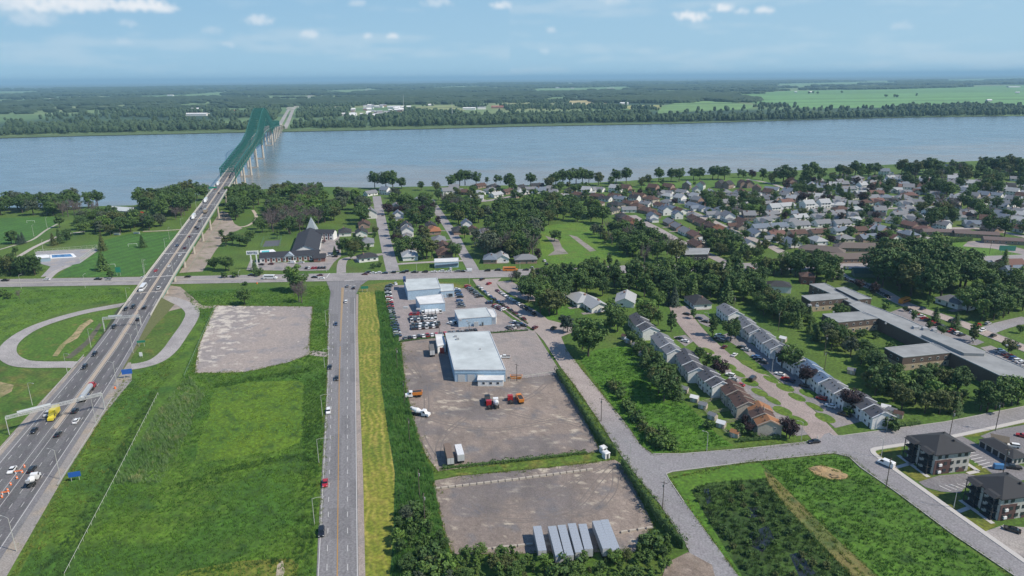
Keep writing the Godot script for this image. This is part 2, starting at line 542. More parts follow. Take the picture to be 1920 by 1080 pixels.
	structure(sheet("dirt_patch", plan([520, 1060, 530, 1050, 534, 1072, 528, 1090, 515, 1100]), 0.13, soil_mat(), 0.6, patchy(Color(0.42, 0.36, 0.28), Color(0.36, 0.32, 0.24), Color(0.12, 0.16, 0.05), 4.0, 0.2, 0.4)))
	structure(sheet("dirt_heap_ground", plan([1250, 1056, 1290, 1036, 1335, 1060, 1350, 1120, 1230, 1120]), 0.20, soil_mat(), 1.0, patchy(Color(0.26, 0.21, 0.17), Color(0.20, 0.16, 0.13), Color(0.33, 0.28, 0.23), 4.0, 0.2, 0.4)))
	structure(sheet("meadow", plan([243, 672, 262, 622, 320, 588, 342, 582, 336, 612, 312, 646, 284, 668]), 0.05, g, 1.5, patchy(Color(0.06, 0.13, 0.02), Color(0.085, 0.15, 0.03), Color(0.13, 0.14, 0.05), 2.0, 0.22, 0.42)))
	# vacant lots on the right
	structure(sheet("vacant_lot", plan([1083, 668, 1120, 655, 1165, 650, 1200, 652, 1222, 690, 1260, 730, 1300, 770, 1345, 815, 1376, 836, 1280, 846, 1218, 852, 1200, 832, 1172, 790, 1130, 735]), 0.05, g, 2.5, patchy(Color(0.06, 0.16, 0.018), Color(0.075, 0.185, 0.02), Color(0.035, 0.10, 0.018), 1.8, 0.22, 0.4)))
	structure(sheet("vacant_lot", plan([1424, 866, 1565, 852, 1590, 858, 1640, 904, 1780, 1003, 1900, 1090, 1910, 1120, 1690, 1120, 1560, 1000]), 0.05, g, 2.2, patchy(Color(0.055, 0.145, 0.018), Color(0.07, 0.165, 0.022), Color(0.028, 0.085, 0.018), 2.0, 0.25, 0.42)))
	structure(sheet("sand_heap_patch", plan([1515, 878, 1540, 872, 1575, 882, 1592, 896, 1560, 900, 1528, 890]), 0.10, soil_mat(), 1.0, patchy(Color(0.42, 0.31, 0.16), Color(0.36, 0.26, 0.13), Color(0.2, 0.2, 0.07), 5.0, 0.2, 0.4)))
	structure(sheet("marsh", plan([1250, 890, 1423, 868, 1445, 890, 1560, 1003, 1680, 1115, 1385, 1115]), 0.03, g, 2.2, patchy(Color(0.03, 0.075, 0.02), Color(0.045, 0.10, 0.022), Color(0.02, 0.045, 0.02), 2.4, 0.25, 0.4)))
	structure(sheet("grass_bank", plan([1250, 890, 1423, 868, 1434, 880, 1440, 897, 1330, 905, 1296, 920, 1330, 980, 1412, 1115, 1385, 1115, 1280, 938]), 0.07, g, 2.0, patchy(Color(0.065, 0.165, 0.018), Color(0.08, 0.18, 0.022), Color(0.10, 0.15, 0.04), 2.0, 0.2, 0.38)))
	structure(sheet("dirt_track", plan([1432, 882, 1446, 890, 1560, 1003, 1680, 1115, 1630, 1115, 1530, 1010, 1470, 945, 1440, 905]), 0.08, soil_mat(), 1.5, patchy(Color(0.20, 0.17, 0.055), Color(0.12, 0.15, 0.04), Color(0.06, 0.11, 0.03), 2.4, 0.25, 0.45)))
	# open field behind the boulevard and its old concrete pads
	structure(sheet("open_field", plan([1008, 428, 1040, 421, 1112, 416, 1150, 430, 1172, 452, 1180, 488, 1130, 495, 1050, 500, 1018, 486]), 0.05, g, 3.0, patchy(Color(0.085, 0.19, 0.025), Color(0.11, 0.205, 0.03), Color(0.14, 0.17, 0.06), 1.8, 0.18, 0.4)))
	for q in [[1022, 442, 1048, 450, 1054, 464, 1066, 476, 1040, 478, 1026, 480, 1040, 470, 1036, 458], [1066, 440, 1082, 444, 1118, 470, 1106, 472]]:
		structure(sheet("old_paving", plan(q), 0.09, soil_mat(), 2.5, patchy(Color(0.30, 0.27, 0.25), Color(0.24, 0.22, 0.20), Color(0.13, 0.17, 0.06), 3.0, 0.15, 0.4)))
	structure(sheet("park_lawn", plan([1180, 354, 1205, 345, 1300, 338, 1415, 331, 1470, 349, 1440, 357, 1330, 350, 1250, 352]), 0.05, g, 6.0, patchy(Color(0.085, 0.19, 0.035), Color(0.10, 0.20, 0.04), LAWN, 1.0, 0.12)))
	structure(sheet("park_lawn", plan([1690, 460, 1800, 452, 1860, 462, 1930, 478, 1930, 489, 1810, 484, 1735, 472]), 0.05, g, 4.0, patchy(Color(0.075, 0.19, 0.028), Color(0.09, 0.20, 0.03), LAWN, 1.0, 0.12)))
	structure(sheet("lawn", plan([1000, 576, 1060, 562, 1076, 574, 1078, 588, 1040, 600, 1005, 598]), 0.05, g, 2.0, patchy(Color(0.07, 0.185, 0.02), Color(0.08, 0.19, 0.025), LAWN, 2.0, 0.15)))

func lots() -> void:
	var m := soil_mat()
	# pale gravel lot beside the highway ramp
	structure(sheet("gravel_lot", plan([405, 573, 587, 575, 582, 620, 580, 655, 583, 664, 540, 680, 460, 698, 365, 700, 372, 650, 388, 610]), 0.10, m, 0.9, func(p: Vector2) -> Color:
		var k: Color = patchy(Color(0.31, 0.28, 0.27), Color(0.37, 0.32, 0.29), Color(0.27, 0.255, 0.26), 1.5, 0.12, 0.45).call(p)
		var t := 0.8 * n_mid.get_noise_2d(p.x * 2.2 + 90.0, p.y * 3.4) + 0.45 * n_fine.get_noise_2d(p.x * 0.9, p.y * 1.3) + clampf((-p.x - 160.0) * 0.014, -0.34, 0.5)
		return k.lerp(Color(0.62, 0.57, 0.50), smoothstep(0.12, 0.4, t) * 0.9)))
	var yard := func(p: Vector2) -> Color:
		var k: Color = patchy(Color(0.225, 0.188, 0.165), Color(0.285, 0.235, 0.20), Color(0.18, 0.172, 0.175), 1.7, 0.16, 0.42).call(p)
		var t := 0.8 * n_mid.get_noise_2d(p.x * 1.8 - 30.0, p.y * 4.2 + 55.0) + 0.5 * n_fine.get_noise_2d(p.x * 0.7, p.y * 1.4) + 0.35 * n_big.get_noise_2d(p.x * 2.0, p.y * 2.0)
		k = k.lerp(Color(0.52, 0.46, 0.37), smoothstep(0.3, 0.55, t) * 0.9)
		var r := n_fine.get_noise_2d(p.x * 0.35, p.y * 0.12)
		var wet := smoothstep(0.02, 0.22, n_big.get_noise_2d(p.x * 1.7 + 31.0, p.y * 2.2 + 12.0) + 0.12 * n_mid.get_noise_2d(p.x * 2.0, p.y * 2.0))
		k = k.lerp(Color(0.155, 0.145, 0.15), wet * 0.6)
		return k * (1.0 + 0.22 * r)
	structure(sheet("truck_yard", plan([752, 642, 835, 630, 920, 624, 1000, 620, 1045, 690, 1050, 702, 1085, 760, 1126, 846, 1108, 850, 1000, 862, 880, 876, 822, 884, 800, 856, 784, 820, 770, 770, 760, 722]), 0.10, m, 0.9, yard))
	structure(sheet("truck_yard", plan([812, 902, 860, 893, 1000, 880, 1112, 868, 1152, 862, 1168, 872, 1195, 925, 1226, 985, 1190, 1035, 850, 1040, 836, 1010, 822, 950]), 0.10, m, 0.8, func(p: Vector2) -> Color:
		var k: Color = yard.call(p)
		var c := flat(1000, 935)
		var d := ((p - c) * Vector2(0.75, 1.25)).length() + n_mid.get_noise_2d(p.x, p.y) * 3.0
		var ring := smoothstep(0.35, 0.95, sin(d * 2.1)) * smoothstep(20.0, 14.0, d) * smoothstep(3.0, 7.0, d)
		return k.lerp(Color(0.17, 0.15, 0.135), ring * 0.45)))
	# wheel tracks left by trucks turning in the yards
	var tracks := Shape.new()
	for q in [[1150, 868, 1100, 890, 1040, 925, 960, 950, 900, 940, 870, 915], [1152, 870, 1120, 905, 1080, 950, 1000, 975, 920, 972, 880, 950], [1154, 874, 1150, 920, 1110, 960, 1050, 968]]:
		for w in [-1.0, 1.0]: ribbon(tracks, smooth(plan(q), 8), 0.2, 0.112, w)
	structure(obj("wheel_tracks", tracks, mat("track_dirt", Color(0.215, 0.188, 0.17), 0.95, "speck", 2.0)))
	tracks = Shape.new()
	for q in [[770, 690, 800, 720, 860, 745, 940, 770, 1020, 790], [790, 780, 860, 800, 940, 805, 1040, 790, 1090, 800], [820, 860, 830, 820, 880, 780, 920, 770], [960, 760, 1000, 740, 1030, 715, 1046, 704], [760, 660, 790, 700, 800, 760, 790, 810, 815, 860]]:
		for w in [-1.0, 1.0]: ribbon(tracks, smooth(plan(q), 8), 0.26, 0.112, w)
	structure(obj("wheel_tracks", tracks, mats["track_dirt"]))
	structure(sheet("grass_strip", plan([826, 884, 880, 877, 1000, 864, 1110, 852, 1140, 846, 1150, 860, 1112, 867, 1000, 879, 860, 892, 816, 899]), 0.12, grass_mat(), 1.4, patchy(Color(0.055, 0.13, 0.02), Color(0.09, 0.16, 0.03), DRY, 2.0, 0.2)))
	structure(sheet("parking_lot", plan([916, 626, 1002, 620, 1046, 690, 1050, 702, 960, 712, 950, 706]), 0.14, road_mat(), 1.6, patchy(Color(0.30, 0.26, 0.235), Color(0.27, 0.24, 0.225), Color(0.24, 0.22, 0.21), 1.5, 0.12)))
	# car dealer
	structure(sheet("dealer_lot", plan([724, 545, 740, 535, 812, 534, 862, 541, 886, 541, 925, 572, 962, 600, 1000, 622, 985, 624, 880, 629, 790, 637, 748, 640, 736, 590]), 0.12, road_mat(), 2.0, patchy(Color(0.285, 0.25, 0.235), Color(0.255, 0.23, 0.225), Color(0.22, 0.205, 0.205), 1.4, 0.12)))
	structure(sheet("parking_lot", plan([928, 528, 958, 527, 992, 548, 1012, 566, 985, 563, 962, 555, 940, 541]), 0.12, road_mat(), 2.0, patchy(Color(0.30, 0.265, 0.25), Color(0.27, 0.24, 0.23), ASPH, 1.4, 0.1)))
	# motel forecourt and yard
	structure(sheet("motel_forecourt", plan([462, 506, 470, 486, 488, 492, 600, 492, 598, 450, 600, 441, 636, 440, 640, 480, 626, 492, 616, 507, 560, 508, 490, 507]), 0.10, road_mat(), 2.0, patchy(Color(0.31, 0.28, 0.26), Color(0.28, 0.255, 0.245), ASPH, 1.4, 0.1)))
	# ground under the bridge
	structure(sheet("dirt_yard", plan([262, 600, 282, 598, 316, 584, 352, 575, 372, 566, 350, 548, 338, 538, 308, 534, 288, 544, 250, 566]), 0.09, m, 1.4, patchy(Color(0.31, 0.265, 0.23), Color(0.36, 0.31, 0.27), Color(0.24, 0.22, 0.20), 1.6, 0.14, 0.45)))
	structure(sheet("dirt_yard", plan([336, 512, 380, 509, 404, 470, 428, 440, 455, 428, 440, 420, 428, 400, 415, 395, 396, 422, 372, 452, 352, 486]), 0.09, m, 2.5, patchy(Color(0.32, 0.275, 0.235), Color(0.36, 0.31, 0.27), Color(0.16, 0.18, 0.09), 1.6, 0.14, 0.42)))
	# swimming pool terrace by the sports field
	structure(sheet("pool_terrace", plan([66, 474, 70, 471, 180, 466, 184, 470, 150, 494, 118, 500, 88, 518, 76, 520, 95, 500, 74, 494]), 0.10, m, 2.0, patchy(Color(0.36, 0.36, 0.38), Color(0.32, 0.32, 0.34), Color(0.40, 0.36, 0.33), 1.6, 0.08)))
	# yards of the brick complex and the apartment blocks
	structure(sheet("parking_lot", plan([1668, 586, 1690, 578, 1760, 606, 1846, 642, 1830, 648, 1785, 640, 1720, 612]), 0.12, road_mat(), 2.0, patchy(ASPH, ASPH_OLD, Color(0.24, 0.22, 0.22), 1.4, 0.1)))
	structure(sheet("parking_lot", plan([1838, 652, 1858, 648, 1940, 684, 1940, 704, 1900, 692]), 0.12, road_mat(), 2.0, patchy(ASPH_OLD, ASPH, ASPH_OLD, 1.4, 0.1)))
	structure(sheet("apartment_parking", plan([1776, 822, 1800, 816, 1860, 848, 1925, 878, 1925, 862, 1870, 834, 1838, 818, 1868, 806, 1925, 796, 1925, 900, 1880, 905, 1850, 880, 1812, 856, 1790, 840]), 0.10, road_mat(), 1.2, patchy(Color(0.17, 0.165, 0.17), Color(0.20, 0.19, 0.19), ASPH, 1.4, 0.1)))
	structure(sheet("apartment_parking", plan([1722, 904, 1760, 892, 1806, 888, 1830, 892, 1812, 912, 1800, 925, 1765, 922, 1735, 914]), 0.10, road_mat(), 1.2, patchy(Color(0.17, 0.165, 0.17), Color(0.20, 0.19, 0.19), ASPH, 1.4, 0.1)))
	structure(sheet("gravel_lot", plan([1838, 1000, 1880, 985, 1930, 990, 1930, 1052, 1870, 1018]), 0.10, m, 1.2, patchy(Color(0.34, 0.32, 0.31), Color(0.38, 0.35, 0.32), ASPH_OLD, 1.4, 0.1)))
	structure(sheet("motel_yard", plan([1805, 462, 1816, 452, 1862, 453, 1930, 470, 1930, 480, 1862, 466]), 0.10, road_mat(), 3.0, patchy(Color(0.31, 0.27, 0.25), Color(0.28, 0.25, 0.24), ASPH, 1.4, 0.1)))

# a street along a line of survey points: surface, optional kerbs and paint
func street(called: String, line: Array, wide: float, y := 0.16, kerb := false, tint := Color(0, 0, 0), rounded := true) -> MeshInstance3D:
	var pts := plan(line)
	if rounded and pts.size() > 2: pts = smooth(pts, 5)
	for i in pts.size() - 1:
		lanes.append([pts[i], pts[i + 1], wide / 2])
	var c := ASPH if tint == Color(0, 0, 0) else tint
	var o := sheet(called, band(pts, wide / 2), y, road_mat(), minf(2.5, wide / 3), patchy(c, c * 1.12, c * 0.88, 1.5, 0.1, 0.45))
	structure(o)
	if kerb:
		for sd in [-1, 1]:
			var s := Shape.new()
			for i in pts.size() - 1:
				var d := (pts[i + 1] - pts[i]).normalized()
				var q = Vector2(-d.y, d.x) * (wide / 2 + 0.12) * sd
				s.beam(v3(pts[i] + q, y + 0.02), v3(pts[i + 1] + q, y + 0.02), 0.24, 0.2)
			obj("kerb", s, mat("kerb", Color(0.5, 0.49, 0.46), 0.9, "speck", 5.0), o)
	return o

func paint(road: Node, s: Shape, colour := Color(0.72, 0.72, 0.70), called := "lane_marking") -> void:
	var key := "paint_%d" % int(colour.b * 100)
	var o := obj(called, s, mat(key, colour, 0.7, "speck", 3.0), road)
	o.set_meta("kind", "stuff")

func streets() -> void:
	# boulevard across the picture
	var line := [-260, 535, 0, 531, 300, 526, 617, 520, 800, 516, 973, 512, 1170, 505, 1400, 500, 1567, 498, 1700, 494, 1813, 488, 1930, 484, 2200, 472]
	var b := street("boulevard", line, 21.0, 0.16, false, Color(0.27, 0.255, 0.25))
	var pts := smooth(plan(line), 5)
	var s := Shape.new()
	for k in [-9.6, 9.6]: ribbon(s, pts, 0.09, 0.19, k)
	for k in [-5.2, 5.2]: dashes(s, pts, k, 0.08, 0.19)
	paint(b, s)
	s = Shape.new()
	var west := smooth(plan([-260, 535, 0, 531, 300, 526, 590, 520.5]), 5)
	var mid := obj("median", Shape.new() if false else median_shape(west, 1.6, 0.16), mat("median", Color(0.42, 0.40, 0.36), 0.9, "speck", 6.0), b)
	mid.set_meta("label", "pale raised median between the boulevard carriageways")
	# main road towards the eye
	var road := sheet("main_road", plan([592, 1120, 597, 1000, 604, 880, 613, 720, 614, 640, 616, 580, 620, 548, 612, 528, 690, 526, 676, 536, 668, 552, 667, 620, 667, 720, 670, 900, 673, 1120]), 0.18, road_mat(), 0.7, func(p: Vector2) -> Color:
		# oil-dark wheel lanes and repaired strips
		var u := p.x + 0.2216 * (-p.y - 170.0) + 52.0
		var k := 0.205 - 0.022 * smoothstep(0.2, 0.9, cos(u * TAU / 1.85)) + 0.018 * n_mid.get_noise_2d(u * 14.0, p.y * 0.5) + 0.016 * n_fine.get_noise_2d(p.x, p.y)
		if n_mid.get_noise_2d(floorf(u / 3.7) * 60.0, floorf(p.y / 17.0) * 31.0) > 0.24: k -= 0.03
		return Color(k, k * 0.985, k * 1.0))
	structure(road)
	var strip := sheet("gravel_shoulder", plan([673, 1120, 670, 900, 667, 720, 667, 620, 668, 552, 672, 552, 671, 620, 674, 720, 681, 900, 686, 1120]), 0.12, soil_mat(), 1.0, patchy(Color(0.33, 0.28, 0.25), Color(0.37, 0.32, 0.28), Color(0.28, 0.25, 0.23), 2.0, 0.12))
	structure(strip)
	lanes.append([flat(632, 1100), flat(641, 540), 9.0])
	s = Shape.new()
	ribbon(s, plan([632, 1120, 636, 720, 638, 650]), 0.13, 0.215)
	paint(road, s, Color(0.55, 0.30, 0.06))
	s = Shape.new()
	s.up_tri(flat(638, 650), flat(637.5, 600), flat(640.5, 600), 0.21)
	s.prism(plan([637, 640, 639, 640, 645, 540, 640, 540]), 0.10, 0.30)
	obj("traffic_island", s, mat("island", Color(0.42, 0.31, 0.19), 0.9, "speck", 5.0), road)
	s = Shape.new()
	dashes(s, plan([652, 1110, 651, 560]), 0.0, 0.09, 0.215)
	dashes(s, plan([612, 1110, 625, 600]), 0.0, 0.09, 0.215)
	ribbon(s, plan([670.5, 1120, 666.5, 720, 665, 560]), 0.10, 0.215)
	ribbon(s, plan([595, 1120, 615, 720, 618, 590]), 0.10, 0.215)
	for q in [[646, 527, 664, 526], [612, 521, 618, 513]]:
		ribbon(s, plan(q), 0.35, 0.215)
	for k in [[649, 536], [657, 536], [665, 536], [649, 546], [657, 546], [665, 546]]:
		ribbon(s, plan([k[0] - 2, k[1], k[0] + 2, k[1]]), 0.3, 0.215)
	paint(road, s)
	# the dealer's street and its branches
	var d := sheet("side_street", plan([886, 524, 940, 522, 930, 530, 936, 541, 960, 560, 985, 572, 1010, 586, 1028, 600, 1052, 606, 1072, 604, 1078, 622, 1052, 632, 1062, 655, 1088, 690, 1130, 741, 1170, 790, 1202, 836, 1224, 852, 1280, 852, 1400, 842, 1520, 829, 1540, 822, 1545, 815, 1553, 812, 1562, 818, 1580, 818, 1773, 792, 1925, 762, 1925, 790, 1773, 823, 1660, 838, 1634, 843, 1640, 853, 1677, 880, 1793, 963, 1925, 1056, 1925, 1095, 1780, 997, 1677, 920, 1613, 876, 1592, 856, 1562, 849, 1400, 866, 1260, 884, 1249, 888, 1253, 897, 1282, 940, 1384, 1080, 1405, 1120, 1325, 1120, 1290, 1030, 1240, 950, 1185, 882, 1160, 848, 1120, 785, 1077, 722, 1052, 690, 1020, 640, 1000, 618, 962, 594, 925, 566, 900, 545]), 0.17, road_mat(), 2.0, func(p: Vector2) -> Color:
		var far := smoothstep(-300.0, -250.0, p.y + (p.x - 60.0) * 0.3)
		var k := Color(0.31, 0.27, 0.245).lerp(Color(0.225, 0.22, 0.225), far)
		return (patchy(k, k * 1.1, k * 0.9, 1.5, 0.08, 0.45)).call(p))
	structure(d)
	for e in [[flat(915, 530), flat(1010, 610), 6.0], [flat(1010, 610), flat(1190, 850), 9.0], [flat(1190, 850), flat(1360, 1100), 9.0], [flat(1215, 868), flat(1570, 832), 7.0], [flat(1570, 832), flat(1930, 776), 7.0], [flat(1600, 850), flat(1930, 1080), 7.0]]:
		lanes.append(e)
	var kerbs := [[1224, 851.5, 1280, 851.5, 1400, 841.5, 1520, 828.5, 1534, 823, 1533, 818], [1556, 812, 1558, 815, 1562, 817.5, 1580, 817.5, 1773, 791.5, 1925, 761.5], [1925, 1096, 1780, 998, 1677, 921, 1613, 877, 1592, 857, 1562, 850, 1400, 867, 1260, 885, 1249, 889, 1253, 898, 1282, 941]]
	for k in kerbs:
		s = Shape.new()
		var kp := plan(k)
		for i in kp.size() - 1: s.beam(v3(kp[i], 0.2), v3(kp[i + 1], 0.2), 0.3, 0.22)
		obj("kerb", s, mat("kerb", Color(0.5, 0.49, 0.46), 0.9, "speck", 5.0), d)
	# pale concrete pavement on the apartment side
	var walk := smooth(plan([1925, 786, 1773, 819, 1665, 836, 1636, 841, 1632, 847, 1640, 856, 1677, 884, 1793, 967, 1930, 1064]), 4)
	s = Shape.new()
	var wb := band(walk, 0.95, -0.9)
	s.prism(wb, 0.02, 0.31)
	structure(obj("pavement", s, mat("concrete", Color(0.60, 0.58, 0.55), 0.9, "speck", 7.0)))
	# townhouse street, residential streets
	street("townhouse_street", [1272, 574, 1284, 598, 1320, 640, 1380, 690, 1434, 715, 1500, 770, 1552, 826], 12.0, 0.14, false, Color(0.285, 0.238, 0.215))
	street("residential_street", [706, 368, 717, 425, 727, 470, 737, 509], 10.0, 0.13, false, Color(0.27, 0.26, 0.26))
	street("residential_street", [806, 374, 814, 386, 850, 440, 866, 470, 880, 493, 889, 510], 9.0, 0.13, false, Color(0.26, 0.25, 0.25))
	street("residential_street", [1205, 378, 1263, 389, 1307, 402, 1367, 430, 1408, 447, 1447, 463, 1490, 487, 1506, 497], 9.0, 0.13, false, Color(0.31, 0.275, 0.25))
	street("residential_street", [1185, 404, 1200, 413, 1233, 430, 1275, 453, 1320, 474, 1372, 498], 9.0, 0.13, false, Color(0.30, 0.27, 0.255))
	street("residential_street", [1420, 436, 1500, 431, 1590, 425, 1640, 423, 1700, 436, 1745, 448], 8.0, 0.13, false, Color(0.29, 0.27, 0.26))
	street("residential_street", [1390, 404, 1470, 398, 1560, 392, 1640, 392, 1720, 388], 8.0, 0.13, false, Color(0.29, 0.27, 0.26))
	street("residential_street", [1440, 362, 1540, 372, 1640, 368, 1760, 372, 1930, 392], 8.0, 0.13, false, Color(0.29, 0.27, 0.26))
	street("residential_street", [1560, 346, 1660, 338, 1760, 342, 1930, 350], 8.0, 0.13, false, Color(0.29, 0.27, 0.26))
	street("residential_street", [850, 372, 900, 378, 1000, 363, 1100, 366, 1205, 378], 8.0, 0.13, false, Color(0.30, 0.275, 0.26))
	street("residential_street", [1780, 428, 1850, 430, 1930, 446], 8.0, 0.13, false, Color(0.32, 0.29, 0.27))
	street("park_path", [1400, 336, 1440, 343, 1472, 353], 6.0, 0.13, false, Color(0.36, 0.33, 0.30))
	street("complex_street", [1566, 502, 1581, 520, 1641, 541, 1698, 571, 1778, 598, 1847, 624, 1930, 657, 2050, 700], 9.0, 0.15, true, Color(0.33, 0.28, 0.25))
	street("residential_street", [1846, 622, 1880, 610, 1930, 598], 9.0, 0.13, false, Color(0.25, 0.245, 0.25))
	street("motel_drive", [640, 512, 641, 495, 650, 485, 690, 480, 722, 476], 7.0, 0.135, false, Color(0.30, 0.28, 0.27))
	street("service_road", [736, 496, 780, 493, 860, 489, 884, 490], 5.0, 0.12, false, Color(0.32, 0.30, 0.28))
	street("footpath", [440, 426, 462, 424, 478, 414, 480, 404, 474, 394], 3.2, 0.12, false, Color(0.42, 0.36, 0.29))
	street("footpath", [22, 490, 60, 466, 96, 449, 120, 440, 160, 434], 4.0, 0.12, false, Color(0.40, 0.37, 0.33))
	street("footpath", [-40, 480, 20, 462, 60, 450, 86, 432, 108, 420], 2.4, 0.12, false, Color(0.38, 0.36, 0.30))
	street("footpath", [268, 434, 300, 433, 345, 430], 3.0, 0.12, false, Color(0.42, 0.37, 0.30))
	street("pool_drive", [88, 524, 104, 510, 130, 498], 5.0, 0.12, false, Color(0.36, 0.34, 0.33))
	street("lot_entry", [581, 661, 600, 664, 616, 665], 6.0, 0.12, false, Color(0.34, 0.30, 0.28))
	# highway ramps
	var ramp := street("ramp_loop", [205, 690, 140, 684, 75, 684, 35, 680, 14, 664, 24, 640, 70, 612, 150, 587, 240, 570, 300, 559, 338, 567, 360, 583, 356, 602, 336, 632, 317, 658, 292, 677, 255, 687, 215, 690], 8.4, 0.13, false, Color(0.315, 0.30, 0.29))
	ramp.set_meta("label", "grey ramp loop passing under the highway bridge")
	street("dirt_track", [356, 566, 380, 576, 410, 574], 5.0, 0.11, false, Color(0.35, 0.30, 0.26))

func median_shape(pts: PackedVector2Array, half: float, y: float) -> Shape:
	var s := Shape.new()
	for i in pts.size() - 1:
		s.beam(v3(pts[i], y), v3(pts[i + 1], y), half * 2, 0.24)
	return s

# ---------------------------------------------------------------- the far shore
var keep_clear: Array = []

func lump(s: Shape, c: Vector3, r: Vector3, seedling: int, rings := 4, sides := 7) -> void:
	var g := RandomNumberGenerator.new()
	g.seed = seedling
	var p := []
	for j in rings + 1:
		var row := []
		var t := PI * j / rings
		for i in sides:
			var u := TAU * (i + 0.5 * (j % 2)) / sides
			var k := g.randf_range(0.72, 1.15)
			row.append(c + Vector3(sin(t) * cos(u) * r.x * k, cos(t) * r.y * (k if j > 0 and j < rings else 1.0), sin(t) * sin(u) * r.z * k))
		p.append(row)
	for j in rings:
		for i in sides:
			var i2 := (i + 1) % sides
			s.quad(p[j + 1][i2], p[j + 1][i], p[j][i], p[j][i2])

func scatter(called: String, mesh: Mesh, spots: Array, label: String, category: String) -> MultiMeshInstance3D:
	var mm := MultiMesh.new()
	mm.transform_format = MultiMesh.TRANSFORM_3D
	mm.use_colors = true
	mm.mesh = mesh
	mm.instance_count = spots.size()
	for i in spots.size():
		mm.set_instance_transform(i, spots[i][0])
		mm.set_instance_color(i, spots[i][1])
	var o := MultiMeshInstance3D.new()
	o.multimesh = mm
	o.name = numbered(called)
	add_child(o)
	tag(o, label, category, "", "stuff")
	return o

